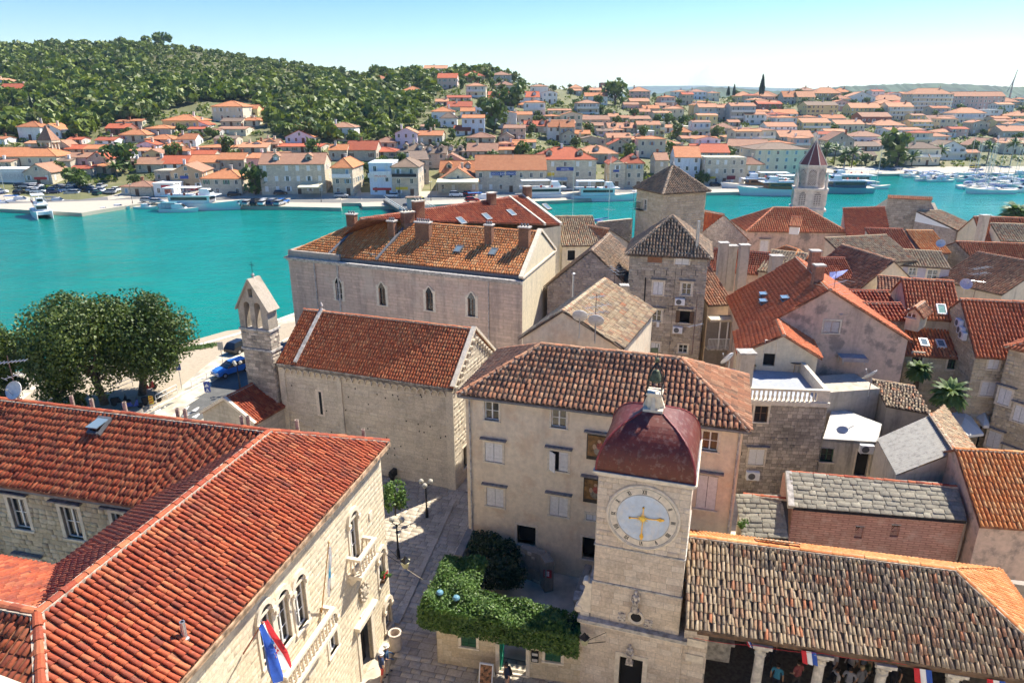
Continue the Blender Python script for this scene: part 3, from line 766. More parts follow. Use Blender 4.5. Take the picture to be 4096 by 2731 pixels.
# ---- square paving (individual slabs near, with a raised walkway strip)
def paving():
 base = MB();pts = [(-5.4,18),(7,16.5),(7.0,24),(-2.3,26.4),(-1.6,33),(-2.6,40.5),(-16,45.5),(-12,33),(-5.9,28.3)]
 base.poly([(x,y,0.004) for x,y in pts]);o = tag(base.build('paving',plain('paving_joint',(0.22,0.19,0.14),0.9)),kind='structure')
 ang = math.radians(-14);u = Vector((math.cos(ang),math.sin(ang),0));v = Vector((-u.y,u.x,0));R = []
 from mathutils.geometry import intersect_point_quad_2d
 def inside(x,y):
  c = False;n = len(pts)
  for i in range(n):
   (x0,y0),(x1,y1) = pts[i],pts[(i+1) % n]
   if (y0 > y) != (y1 > y) and x < (x1-x0)*(y-y0)/(y1-y0)+x0: c = not c
  return c
 y = -30.0
 while y < 60:
  h = random.uniform(0.3,0.46);x = -40+random.random()
  while x < 30:
   w = random.uniform(0.4,0.8);p = u*(x+w/2)+v*(y+h/2)
   if inside(p.x,p.y): R.append((x+0.012,x+w-0.012,y+0.012,y+h-0.012,random.uniform(0.016,0.03)))
   x += w
  y += h
 stone_pieces(Vector((0,0,0.004)),u,Vector((0,0,1)),R,ST_PAVE,o,300,up=v,name='paving_stone',field='paving_field')
 # kerb line of long stones along the walkway
 a,b = P(*zf(1150,1100),0.1),P(*zf(1600,130),0.1);k = MB();n = 16
 for i in range(n):
  p,q = a.lerp(b,i/n),a.lerp(b,(i+0.97)/n);d = (q-p).normalized();s = Vector((d.y,-d.x,0))
  ob = MB().obox((p+q)/2+Vector((0,0,-0.06)),(q-p)/2,s*0.14,Vector((0,0,0.09))).build('kerb_stone',ST_PAVE,o)
paving()
# ---- far shore
_qpx = [(-900,838),(0,835),(235,847),(326,852),(566,814),(939,822),(1000,824),(1365,831),(1366,812),(1443,812),(1444,827),(1575,824),(2238,802),(2542,783),(2825,771),(2990,767),(3289,691),(3512,696),(4096,691),(5200,690)]
QUAY = [P(x,y,-1.1) for x,y in _qpx]
QT = [(p.x/p.y,p.y) for p in QUAY]
def lerp_tab(tab,t):
 if t <= tab[0][0]: return tab[0][1]
 for (a,b),(c,d) in zip(tab,tab[1:]):
  if t <= c: return b+(d-b)*(t-a)/(c-a)
 return tab[-1][1]
def quay_d(t): return lerp_tab(QT,t)
QS = [QT[i] for i in (0,1,4,5,6,7,10,11,12,13,14,15,16,17,18,19)]
_ridge = [(-900,200,640),(0,200,640),(350,195,640),(620,185,630),(900,222,610),(1130,256,590),(1400,300,560),(1500,312,540),(1700,300,520),(1900,290,500),(2100,338,500),(2300,362,500),(2500,385,520),(2700,392,560),(3000,392,600),(3300,372,620),(3600,390,640),(4096,405,660),(5200,405,660)]
_rt1 = [];_rt2 = []
for x,y,d in _ridge:
 p = PD(x,y,d);_rt1.append((p.x/p.y,d));_rt2.append((p.x/p.y,p.z))
def terrain(t,d):
 d0 = lerp_tab(QS,t)+18;d1 = lerp_tab(_rt1,t);h1 = lerp_tab(_rt2,t)
 if d <= d0: return -1.1
 k = (d-d0)/(d1-d0)
 if k <= 1: h = -1.1+(h1+1.1)*(k*(1.12-0.12*k))
 else: h = h1-(d-d1)*0.10
 return h
def terrain_xy(x,y): return terrain(x/y,y)
FARG = plaster('far_ground',(0.14,0.14,0.055),stain=(0.08,0.10,0.03),sa=0.8,patch=(0.30,0.25,0.15),pa=0.4,scale=0.05,bump=0)
QUAYG = plaster('far_quay_ground',(0.45,0.40,0.32),stain=(0.30,0.28,0.24),sa=0.5,scale=0.2,bump=0)
ts = sorted({*np.linspace(-0.98,1.05,150).tolist(),*[a for a,_ in QT]});V = [];Fc = [];mi = [];NR = 46
for t in ts:
 d0 = quay_d(t);V.append((t*d0,d0,-4))
 for j in range(NR):
  k = j/(NR-1);d = d0+18*min(1,k*8) if k < 0.125 else d0+18+(lerp_tab(_rt1,t)+260-d0-18)*((k-0.125)/0.875)
  z = terrain(t,d)
  if k > 0.2: z += 0.8*math.sin(t*60+d*0.05)*math.cos(d*0.031-t*25)
  V.append((t*d,d,z))
for i in range(len(ts)-1):
 for j in range(NR): a = i*(NR+1)+j;Fc.append((a,a+NR+1,a+NR+2,a+1));mi.append(1 if j < 7 else 0)
me = mesh_of('far_hillside',V,Fc,[FARG,QUAYG],mi);tag(link(bpy.data.objects.new('far_hillside',me)),kind='structure')
# promenade road along the far quay
ROADF = plaster('far_asphalt',(0.17,0.165,0.155),stain=(0.11,0.11,0.105),sa=0.4,bump=0)
V = [];Fc = [];tt = [t for t in ts if -0.9 < t < 0.40 and not any(abs(t-QT[i][0]) < 0.004 for i in (8,9))]
for t in tt:
 for k in (9.0,16.5): d = lerp_tab(QS,t)+k;V.append((t*d,d,-1.09))
for i in range(len(tt)-1): a = i*2;Fc.append((a,a+2,a+3,a+1))
tag(link(bpy.data.objects.new('far_road',mesh_of('far_road',V,Fc,ROADF))),kind='structure')
def solve_d(px,py,h):
 """distance at which a point h metres above the far hillside shows at (px, py)"""
 best = None;d = 150.0;prev = None
 while d < 760:
  p = PD(px,py,d);e = p.z-(terrain_xy(p.x,d)+h)
  if prev is not None and prev > 0 >= e:
   return d-1.0*(abs(e)/(abs(e)+prev+1e-9))
  prev = e;d += 1.0
 return None
# distant ridges
def far_ridge(name,pts,depth,mat,thick=600):
 V = [];Fc = []
 for x,y in pts:
  p = PD(x,y,depth);V += [(p.x*0.97,depth*0.86,-3),(p.x,depth,p.z),(p.x*1.05,depth+thick,-3)]
 for i in range(len(pts)-1):
  a = i*3;Fc += [(a,a+3,a+4,a+1),(a+1,a+4,a+5,a+2)]
 return tag(link(bpy.data.objects.new(name,mesh_of(name,V,Fc,mat))),kind='structure')
FARH = plain('far_forest',(0.055,0.085,0.04),0.95,var=0.5,scale=0.02)
random.seed(5)
rp1 = [(2440,404),(2600,380),(2720,362),(2820,348),(2950,352),(3080,366),(3220,362),(3380,346),(3560,338),(3700,334),(3850,337),(4000,346),(4200,352),(4500,372),(5000,395)]
rp1 = [(x,lerp_tab(rp1,x)+random.uniform(-2.0,2.0)) for x in range(2440,5000,14)]
far_ridge('wooded_ridge',rp1,1900,FARH)
rp2 = [(1500,380),(2100,362),(2480,352),(2560,346),(2800,343),(3000,350),(3300,358),(3600,362),(4200,372),(5200,390)]
far_ridge('island_ridge',[(x,lerp_tab(rp2,x)+random.uniform(-1,1)) for x in range(1500,5200,40)],6500,FARH,1500)
# city hall (U-shaped palace at the square)
def V3(p,z): return Vector((p.x,p.y,z))
_f = Vector((0.2334,0.9724,0));_n = Vector((0.9724,-0.2334,0))
E1 = Vector((-5.72,28.25,0));E0 = E1-_f*18.3;HW = 3.63
Rf = E1-_n*HW-_f*HW;Rn = E0-_n*HW+_f*HW;Vf = E1-_n*2*HW-_f*2*HW;Vn = E0-_n*2*HW+_f*2*HW
ZE,ZR = 10.25,12.15
ch = thing('town_hall','large palace with red tile roof and sunlit stone facade hung with two flags','palace',E0.lerp(E1,0.5)-_n*HW)
far = 16.0
pl = [([V3(E0,ZE),V3(E1,ZE),V3(Rf,ZR),V3(Rn,ZR)],V3(E0,ZE),V3(E1,ZE)),
 ([V3(Vf,ZE),V3(Vn,ZE),V3(Rn,ZR),V3(Rf,ZR)],V3(Vf,ZE),V3(Vn,ZE)),
 ([V3(Vf-_n*far,ZE),V3(Vf,ZE),V3(Rf,ZR),V3(Rf-_n*(far+HW),ZR)],V3(Vf-_n*far,ZE),V3(Vf,ZE)),
 ([V3(E1,ZE),V3(E1-_n*(far+2*HW),ZE),V3(Rf-_n*(far+HW),ZR),V3(Rf,ZR)],V3(E1,ZE),V3(E1-_n*far,ZE)),
 ([V3(Vn,ZE),V3(Vn-_n*9,ZE),V3(Rn-_n*(9+HW),ZR),V3(Rn,ZR)],V3(Vn,ZE),V3(Vn-_n*9,ZE)),
 ([V3(E0-_n*(9+2*HW),ZE),V3(E0,ZE),V3(Rn,ZR),V3(Rn-_n*(9+HW),ZR)],V3(E0-_n*9,ZE),V3(E0,ZE))]
ln = [(V3(Rn,ZR),V3(Rf,ZR)),(V3(Rf-_n*(far+HW),ZR),V3(Rf,ZR)),(V3(E1,ZE+0.03),V3(Rf,ZR)),(V3(E0,ZE+0.03),V3(Rn,ZR)),(V3(Rn-_n*(9+HW),ZR),V3(Rn,ZR))]
chroof = build_roof(pl,ln,ch,T_RED,T_DECK,0.20,0.34,300,skip=(3,),rr=0.14,jit=1.2)
# eaves gutter of the facade
mb = MB();mb.obox(V3(E0.lerp(E1,0.5),ZE-0.14),_f*9.15,_n*0.12,Vector((0,0,0.06)));mb.obox(V3(E0.lerp(E1,0.5)+_n*0.10,ZE-0.07),_f*9.15,_n*0.02,Vector((0,0,0.07)))
mb.build('gutter',plain('gutter_worn',(0.36,0.24,0.15),0.8,var=0.6,scale=3),ch)
mb = MB();mb.obox(V3(E0.lerp(E1,0.5)-_n*0.2,ZE-0.28),_f*9.1,_n*0.12,Vector((0,0,0.10)));mb.build('cornice',TRIM,ch)
wf = Wall(E0-_n*0.3,E1-_n*0.3-_f*0.3,0,ZE-0.3)
we = Wall(E1-_n*0.3-_f*0.3,E1-_n*(far+HW)-_f*0.3,0,ZE-0.3)
wc = Wall(Vf-_n*far+_f*0.3,Vf+_f*0.3,0,ZE-0.2)          # court wall of the back wing
wc2 = Wall(Vf-_n*0.3,Vn-_n*0.3,0,ZE-0.2)
wl2 = Wall(Vn-_n*6.9+_f*12,Vf-_n*6.9+_f*1.0,0,ZE-0.25)
def arch_window(w,s,z,ww,hh,parent,depth=0.22,sw=0.13,tall=True):
 """stone window with round head and moulded hood"""
 o = window(w,s,z,ww,hh,parent,'case',rec=0.16,sw=sw,hood=False)
 mb = MB();N_ = 12;r0,r1 = ww/2,ww/2+sw+0.05;zc_ = z+hh
 for i in range(N_):
  a0,a1 = math.pi*i/N_,math.pi*(i+1)/N_
  p = [(s-r*math.cos(a),zc_+r*math.sin(a)*1.05) for r,a in ((r0,a0),(r1,a0),(r1,a1),(r0,a1))]
  lo = [w.pt(x,y,0.0) for x,y in p];hi = [w.pt(x,y,0.12) for x,y in p];mb.hull(lo,hi)
 mb.build('arch',TRIM,o)
 mb = MB();mb.poly([w.pt(s-ww/2*math.cos(math.pi*i/N_),zc_+ww/2*math.sin(math.pi*i/N_)*1.05,0.035) for i in range(N_+1)][::-1]);mb.build('fanlight',GLASS,o)
 for k in (-1,1): mb = MB();w.box(mb,s+k*(ww/2+sw*0.5)-0.09,s+k*(ww/2+sw*0.5)+0.09,z+hh-0.18,z+hh,0.0,0.16);mb.build('capital',TRIM,o)
 return o
def balcony(w,s0,s1,z,d,parent,nb):
 mb = MB();w.box(mb,s0-0.08,s1+0.08,z-0.16,z,0.0,d+0.06);o = mb.build('balcony',TRIM,parent)
 mb = MB();w.box(mb,s0-0.05,s1+0.05,z+0.72,z+0.84,d-0.14,d+0.04);
 w.box(mb,s0-0.05,s0+0.12,z+0.72,z+0.84,0.0,d-0.14);w.box(mb,s1-0.12,s1+0.05,z+0.72,z+0.84,0.0,d-0.14);mb.build('handrail',TRIM,o)
 mb0 = [(0.045,0),(0.045,0.06),(0.075,0.2),(0.03,0.40),(0.05,0.6),(0.045,0.72)]
 for i in range(nb):
  p = w.pt(s0+0.1+(s1-s0-0.2)*i/(nb-1),z,d-0.05);MB().lathe(p,mb0,8).build('baluster',TRIM,o)
 for s in (s0+0.02,s1-0.02):
  for k in range(2): MB().lathe(w.pt(s,z,0.15+k*(d-0.3)*0.5),mb0,8).build('baluster',TRIM,o)
 for s in (s0+0.15,s1-0.15):
  mb = MB();mb.hull([w.pt(s-0.1,z-0.6,0.0),w.pt(s+0.1,z-0.6,0.0),w.pt(s+0.1,z-0.6,0.12),w.pt(s-0.1,z-0.6,0.12)],[w.pt(s-0.1,z-0.16,0.0),w.pt(s+0.1,z-0.16,0.0),w.pt(s+0.1,z-0.16,d*0.8),w.pt(s-0.1,z-0.16,d*0.8)]);mb.build('bracket',TRIM,o)
 return o
for px,py in ((132,1200),(262,1080),(395,950)):
 s,z = wf.hit(*zf(px,py));arch_window(wf,s,z-1.0,0.74,1.9,ch)
sA,zA_ = wf.hit(*zf(215,1470));sB,zB_ = wf.hit(*zf(560,1050))
balcony(wf,sA-0.3,sB+0.1,min(zA_,zB_)-0.35,0.55,ch,14)
s,z = wf.hit(*zf(815,440));arch_window(wf,s,z-1.1,0.75,2.1,ch);balcony(wf,s-0.75,s+0.85,z-1.25,0.6,ch,6)
for px,py,hh in ((1030,660,1.5),(645,1190,1.5),(1078,1030,1.25)):
 s,z = wf.hit(*zf(px,py));arch_window(wf,s,z-hh/2-0.1,0.7,hh,ch)
s,z = wf.hit(*zf(925,1400));door(wf,s,0.0,1.15,2.7,ch,mat=DARK,sur=TRIM,rec=0.4,sw=0.24)
mb = MB();wf.box(mb,s-1.0,s+1.0,2.96,3.14,0,0.28);mb.build('door_hood',TRIM,ch)
for px,py,a,b in ((885,1058,0.55,0.62),(470,1470,0.35,0.4),(640,770,0.35,0.5),(940,250,0.3,0.35)):
 s,z = wf.hit(*zf(px,py));mb = MB();wf.box(mb,s-a/2,s+a/2,z-b/2,z+b/2,0.0,0.06);mb.build('plaque',TRIM,ch)
s,z = wf.hit(*zf(880,850));mb = MB()
wf.box(mb,s-0.3,s+0.3,z-0.38,z+0.38,0.0,0.10);mb.lathe(wf.pt(s,z,0.1),[(0.26,0),(0.22,0.07),(0.08,0.1)],8,0,wf.n)
for k in range(10):
 a = k*0.63;mb.ball(wf.pt(s+0.33*math.cos(a),z+0.42*math.sin(a),0.1),0.09,6)
mb.build('carved_coat_of_arms',plain('arms_stone',(0.40,0.34,0.26),0.9,var=0.4,scale=12),ch)
wo = wf.build('facade',plain('facade_joint',(0.42,0.34,0.24),0.95,var=0.2),ch)
wf.stones(ST_FACADE,wo,300,(0.20,0.31),(0.3,0.62),0.006,0.010)
we.build('wall',plaster('hall_end',(0.62,0.54,0.42),joints=(0.5,0.25,(0.6,0.55,0.5),0.6)),ch)
for px,py in ((105,685),(380,735),(650,770)):
 s,z = wc.hit(*zh(px,py));window(wc,s,z-0.72,0.85,1.5,ch,'case',hood=True,sw=0.17)
for px,py in ((185,1000),(-120,940)):
 s,z = wc.hit(*zh(px,py));window(wc,s,z-0.6,0.85,1.4,ch,'case',hood=True,sw=0.17)
wo = wc.build('wall',MORTAR,ch);wc.stones(ST_WARM,wo,300,(0.19,0.27),(0.26,0.5),0.03,0.02)
wo = wc2.build('wall',MORTAR,ch)
wo = wl2.build('wall',MORTAR,ch);wl2.stones(ST_WARM,wo,60,(0.19,0.27),(0.26,0.5),0.03,0.02)
mb = MB();a = wc.hit(*zh(40,850));mb.tube(wc.pt(a[0]-0.4,0,0.15),wc.pt(a[0]-0.4,ZE-0.3,0.15),0.05);mb.build('downpipe',LEAD,ch)
mb = MB();wc.box(mb,0,wc.L,ZE-0.2,ZE-0.08,-0.02,0.30);mb.build('gutter',LEAD,ch)
# roof furniture
p,u,v,n = on_plane(pl[2],*zh(530,235));skylight(pl[2],*zh(528,232),0.55,0.8,chroof,open_=0.35)
for k,(px,py) in enumerate(((375,88),(480,105),(652,122),(928,155),(968,158),(1265,195),(1297,195),(1553,215),(1900,262))):
 d = Rf-_n*0; # vents stand just behind the ridge line
 r = ray(*zh(px,py));A = Rf-_n*(far+HW);B = Rf if px < 1400 else E1
 w = Wall(A+_f*0.35,Rf+_f*0.35,0,20) if px < 1400 else Wall(Rf+_f*0.4,E1+_f*0.5,0,20)
 s,z = w.hit(*zh(px,py));q = w.pt(s,z-0.55)
 mb = MB();mb.lathe(q-Vector((0,0,0.4)),[(0.085,0),(0.085,1.15),(0.06,1.15),(0.06,0.9)],10);mb.build('vent_pipe',plain('vent_concrete',(0.36,0.27,0.21),0.9,var=0.3),chroof)
p,u,v,n = on_plane(pl[0],*zh(968,1335));mb = MB();mb.lathe(p-Vector((0,0,0.1)),[(0.13,0),(0.13,0.14),(0.075,0.16),(0.075,0.7),(0.05,0.7),(0.05,0.5)],12);mb.build('vent_pipe',STEEL,chroof)
# dish and aerial on the back ridge at the left
w = Wall(Rf-_n*(far+HW),Rf,0,20);s,z = w.hit(*zh(100,75));q = w.pt(s,ZR)
dish(q,0.42,(-0.2,-0.9,0.5),'pale satellite dish on the red palace ridge at the left edge',pole=0.55)
yagi(q+Vector((-0.15,0.1,0)),2.2,[(1.9,1.3,0.2,9,0.5),(1.2,0.7,1.0,4,0.6)],'aerial mast beside the dish on the red palace ridge')
# camera tower's own parapet, a corner of it shows bottom left
mb = MB();a,b = P(-260,2600,22.6),P(170,2760,22.6);d = (b-a).normalized();s_ = Vector((d.y,-d.x,0))
mb.obox((a+b)/2-Vector((0,0,0.2))+s_*0.25,(b-a)/2,s_*0.25,Vector((0,0,0.2)))
cat_ = thing('cathedral','pale stone cathedral tower parapet close to the viewer at the lower left','cathedral',(0,-4,0));mb.build('parapet',ST_FACADE,cat_)
CATH = plaster('cathedral_stone',(0.70,0.62,0.48),sa=0.2,joints=(0.8,0.35,(0.7,0.66,0.6),0.4));MB().box(-3.6,-8,0,3.6,0.2,22.4).build('bell_tower',CATH,cat_);MB().box(3.6,-16,0,48,1.0,13.5).build('unseen_nave',CATH,cat_);MB().box(-12,-30,0,-3.6,-3,12).build('unseen_west_front',CATH,cat_)  # unseen cathedral body, added to bounce sunlight onto the shaded walls
# flags on the facade
def flag_mesh(w,top,drop,width,sway,bands,parent,name='flag',cols=7,rows=14,sw2=0.5):
 """cloth hanging from a sloping pole; bands = materials across the width"""
 mb = MB();g = {}
 for i in range(rows+1):
  for j in range(cols+1):
   k = i/rows;x = (j/cols-0.5)*width*(0.35+0.65*min(1,k*1.4));fold = 0.10*math.sin(j*2.1+k*3)+0.05*math.sin(j*4.3)
   g[i,j] = mb.pt(top+w.u*(x+sway*k)+w.n*(fold+sw2*k)+Vector((0,0,-drop*k-0.05*math.sin(j*1.3))))
 for i in range(rows):
  for j in range(cols):
   mb.f.append((g[i,j],g[i+1,j],g[i+1,j+1],g[i,j+1]));mb.m.append(min(len(bands)-1,int(j*len(bands)/cols)))
 return mb,g
s,z = wf.hit(*zf(100,1095));wfo = Wall(E0+_n*0.55,E1+_n*0.55,0,12);tip = wfo.pt(*wfo.hit(*zf(98,1095)));base = tip-wf.n*0.8-Vector((0,0,1.3))-wf.u*0.1
t = thing('flag','red white and blue flag with chequered shield hanging from the palace balcony','flag',base)
mb = MB();mb.tube(base,tip,0.028,0.02);mb.ball(tip,0.05);mb.build('pole',plain('flagpole_wood',(0.30,0.10,0.06),0.6),t)
mb,g = flag_mesh(wf,tip,2.3,1.15,0.35,[BLUE,CLOTHW,RED],t,sw2=0.25);fl = mb.build('cloth',[BLUE,CLOTHW,RED],t,smooth=True)
# shield: a 5 x 5 chequer on the cloth with a small blue crown
mb = MB();vv = [Vector(p) for p in mb.v]
def clothpt(a,b):
 x = (a-0.5)*1.15*(0.35+0.65*min(1,b*1.4));fold = 0.10*math.sin(a*7*2.1+b*3)+0.05*math.sin(a*7*4.3)
 return tip+wf.u*(x+0.35*b)+wf.n*(fold+0.25*b+0.02)+Vector((0,0,-2.55*b-0.05*math.sin(a*7*1.3)))
for i in range(5):
 for j in range(5):
  a0,b0 = 0.33+j*0.078,0.36+i*0.042
  mb.poly([clothpt(a0,b0),clothpt(a0,b0+0.042),clothpt(a0+0.078,b0+0.042),clothpt(a0+0.078,b0)],(i+j) % 2)
for j in range(5):
 a0 = 0.33+j*0.078;mb.poly([clothpt(a0,0.36),clothpt(a0+0.078,0.36),clothpt(a0+0.07,0.315),clothpt(a0+0.04,0.30),clothpt(a0+0.01,0.315)],2)
mb.build('shield',[RED,CLOTHW,plain('crown_blue',(0.05,0.25,0.6),0.7)],fl)
base_s,base_z = wf.hit(*zf(552,1010));base = wf.pt(base_s,base_z,0.05);wfo = Wall(E0+_n*0.8,E1+_n*0.8,0,12);tip = wfo.pt(*wfo.hit(*zf(618,465)))
t = thing('flag','limp white and light blue flag on a pole between the palace windows','flag',base)
mb = MB();mb.tube(base,tip,0.026,0.02);mb.ball(tip,0.045);mb.build('pole',plain('flagpole_tan',(0.50,0.28,0.10),0.6),t)
cl = MB();k = 8
LB = plain('light_blue_cloth',(0.10,0.42,0.65),0.8)
for i in range(k):
 for j in range(3):
  def q(i_,j_): kk = i_/k;return tip.lerp(base,0.08+0.55*kk*0.6)+Vector((0,0,-1.25*kk*0.9-0.02))+wf.u*(j_*0.055+0.02*math.sin(i_+j_*2))+wf.n*(0.05*math.sin(j_*2.2+i_*0.7))
  cl.poly([q(i,j),q(i+1,j),q(i+1,j+1),q(i,j+1)],1 if (i in (2,3,4) and j == 1) else 0)
cl.build('cloth',[CLOTHW,LB],t)
# clock tower
ct = thing('clock_tower','pale stone clock tower with dark red square dome and blue clock face','clock tower',(5.6,25.6,0))
FLc,FRc = Vector((3.5,24.3,0)),Vector((7.0,23.2,0));cu = (FRc-FLc).normalized();cv = Vector((-cu.y,cu.x,0));SD = 3.7
def tower_stage(z0,z1,grow,nst,ch=(0.22,0.34),cl=(0.35,0.75),mat=ST_TOWER,prep=None):
 a,b = FLc-cu*grow-cv*grow*0.4,FRc+cu*grow*0.6-cv*grow*0.4;ws = {}
 cs = [a,b,b+cv*(SD+grow*0.4),a+cv*(SD+grow*0.4)]
 for k,(p,q) in {'F': (0,1),'R': (1,2),'B': (2,3),'L': (3,0)}.items(): ws[k] = Wall(cs[p],cs[q],z0,z1)
 if prep: prep(ws)
 for k,w in ws.items():
  wo = w.build('wall',MORTAR,ct)
  if k != 'B': w.stones(mat,wo,nst if k == 'F' else nst//4,ch,cl,0.015,0.012)
 return ws
def low(ws):
 w = ws['F'];s,z = w.hit(*zt(317,1560));door(w,s,0,1.0,2.2,ct,DARK,TRIM,0.35,0.2)
lowws = tower_stage(0,3.7,0.45,120,prep=low)
sp0 = lowws['F'].pt(lowws['F'].L,0,-0.03);sp1 = xy(P(2838,2545,4.75));wp_ = Wall(sp0,sp0+cu*max(0.6,(sp1-sp0).dot(cu)),0,4.75);wo = wp_.build('side_pier',MORTAR,ct);wp_.stones(ST_TOWER,wo,20,(0.22,0.34),(0.35,0.75),0.015,0.012);Wall(sp0+cu*wp_.L,sp0+cu*wp_.L+cv*2.5,0,4.75).build('side_pier',MORTAR,ct)
for zz in (3.55,2.75): mb = MB();wp_.box(mb,0.15,wp_.L-0.12,zz,zz+0.36,0.015,0.06);mb.build('panel',TRIM,ct)
mid = tower_stage(3.7,5.7,0.06,60);up1 = tower_stage(5.7,7.55,0.0,60);up2 = tower_stage(7.55,11.0,0.0,60)
def band(z,h,out,grow=0.0,mat=TRIM_D):
 a,b = FLc-cu*grow-cv*grow*0.4,FRc+cu*grow*0.6-cv*grow*0.4;c = (a+b)/2+cv*((SD+grow*0.4)/2)
 mb = MB();mb.obox(c+Vector((0,0,z)),cu*((b-a).length/2+out),cv*((SD+grow*0.4)/2+out),Vector((0,0,h/2)));mb.build('cornice',mat,ct)
band(3.72,0.16,0.14,0.45);band(3.60,0.12,0.07,0.45,TRIM);band(5.7,0.07,0.06);band(7.55,0.07,0.05);band(10.95,0.12,0.10,0,TRIM);band(11.05,0.09,0.2,0,TRIM)
# volute at the left of the middle stage
mb = MB();w = mid['F']
prof = [(-0.62,4.0),(-0.60,4.3),(-0.50,4.55),(-0.38,4.9),(-0.30,5.25),(-0.26,5.55)]
for (a,b),(c,d) in zip(prof,prof[1:]):
 mb.hull([w.pt(a,b,-0.3),w.pt(0,b,-0.3),w.pt(0,b,0.02),w.pt(a,b,0.02)],[w.pt(c,d,-0.3),w.pt(0,d,-0.3),w.pt(0,d,0.02),w.pt(c,d,0.02)])
for a,b,r in ((-0.55,4.1,0.16),(-0.26,5.55,0.13)): mb.lathe(w.pt(a,b,-0.3),[(r,0),(r,0.36),(r*0.5,0.38)],12,0,w.n)
w.box(mb,-0.45,-0.05,3.75,4.0,-0.3,0.04);mb.build('volute',TRIM,ct)
# clock
w = up2['F'];s,z = w.hit(2572,2068);RC = 1.36
mb = MB();mb.lathe(w.pt(s,z,0.0),[(RC+0.13,0),(RC+0.13,0.07),(RC+0.07,0.10),(RC+0.02,0.06)],48,0,w.n);clk = mb.build('clock_face',TRIM,ct)
mb = MB();mb.lathe(w.pt(s,z,0.0),[(RC+0.03,0.0),(RC+0.03,0.055)],48,0,w.n);mb.build('numeral_ring',plain('clock_stone',(0.70,0.61,0.50),0.85,var=0.15),clk)
CLB = plaster('clock_blue',(0.54,0.61,0.68),stain=(0.64,0.57,0.48),sa=0.5,patch=(0.66,0.65,0.62),pa=0.6,scale=1.6)
mb = MB();mb.lathe(w.pt(s,z,0.05),[(1.06,0.0),(1.06,0.02)],48,0,w.n);mb.build('dial',CLB,clk)
mb = MB()
for k in range(48):
 a0,a1 = 2*math.pi*k/48,2*math.pi*(k+1)/48
 for r0,r1 in ((1.045,1.07),(1.345,1.365)):
  pq = [w.pt(s+r*math.cos(a),z+r*math.sin(a),0.0) for r,a in ((r0,a0),(r1,a0),(r1,a1),(r0,a1))];mb.hull([p+w.n*0.05 for p in pq],[p+w.n*0.078 for p in pq])
mb.build('ring_moulding',TRIM_D,clk)
NUM = {1: 'I',2: 'II',3: 'III',4: 'IIII',5: 'V',6: 'VI',7: 'VII',8: 'VIII',9: 'IX',10: 'X',11: 'XI',12: 'XII'}
for hgt,txt in NUM.items():
 a = math.pi/2-hgt*math.pi/6;c = w.pt(s+1.2*math.cos(a),z+1.2*math.sin(a),0.062);ra = (w.u*math.cos(a)+Vector((0,0,1))*math.sin(a));ta = (w.u*math.sin(a)-Vector((0,0,1))*math.cos(a))
 wd = {'I': 0.045,'V': 0.10,'X': 0.10};tot = sum(wd[q] for q in txt);x = -tot/2;mb = MB()
 for q in txt:
  cx = x+wd[q]/2;x += wd[q]
  if q == 'I': segs = [((cx,-0.095),(cx,0.095))]
  elif q == 'V': segs = [((cx-0.035,0.095),(cx,-0.095)),((cx+0.035,0.095),(cx,-0.095))]
  else: segs = [((cx-0.035,0.095),(cx+0.035,-0.095)),((cx+0.035,0.095),(cx-0.035,-0.095))]
  for (x0,y0),(x1,y1) in segs:
   p0,p1 = c+ta*x0+ra*y0,c+ta*x1+ra*y1;d = (p1-p0);sd = d.normalized().cross(w.n);mb.obox((p0+p1)/2,d/2,sd*0.0115,w.n*0.006)
 mb.build('numeral',IRON,clk)
for ang,L1,L2,tip_ in ((math.radians(6),0.86,0.52,'hour'),(math.radians(-90),1.0,0.5,'minute')):
 d = w.u*math.cos(ang)+Vector((0,0,1))*math.sin(ang);c = w.pt(s,z,0.11);sd = d.cross(w.n);mb = MB()
 mb.obox(c+d*((L1-L2)/2),d*((L1+L2)/2),sd*0.017,w.n*0.012);mb.ball(c-d*L2,0.05,8)
 mb.obox(c+d*(L1-0.16),d*0.13,sd*0.045,w.n*0.014);mb.obox(c+d*(L1-0.16),d*0.05,sd*0.075,w.n*0.014);mb.build('clock_hand',GOLD,clk)
mb = MB();c = w.pt(s,z,0.12)
for k in range(16):
 a = 2*math.pi*k/16;d = w.u*math.cos(a)+Vector((0,0,1))*math.sin(a);r = 0.24 if k % 2 else 0.17;sd = d.cross(w.n)
 mb.hull([c+sd*0.03-w.n*0.01,c-sd*0.03-w.n*0.01,c+d*r-w.n*0.01],[c+sd*0.03+w.n*0.015,c-sd*0.03+w.n*0.015,c+d*r+w.n*0.015])
mb.lathe(c,[(0.10,0),(0.09,0.03),(0.03,0.05)],14,0,w.n);mb.build('sun_boss',plain('sun_gilding',(0.8,0.55,0.1),0.4,0.5),clk)
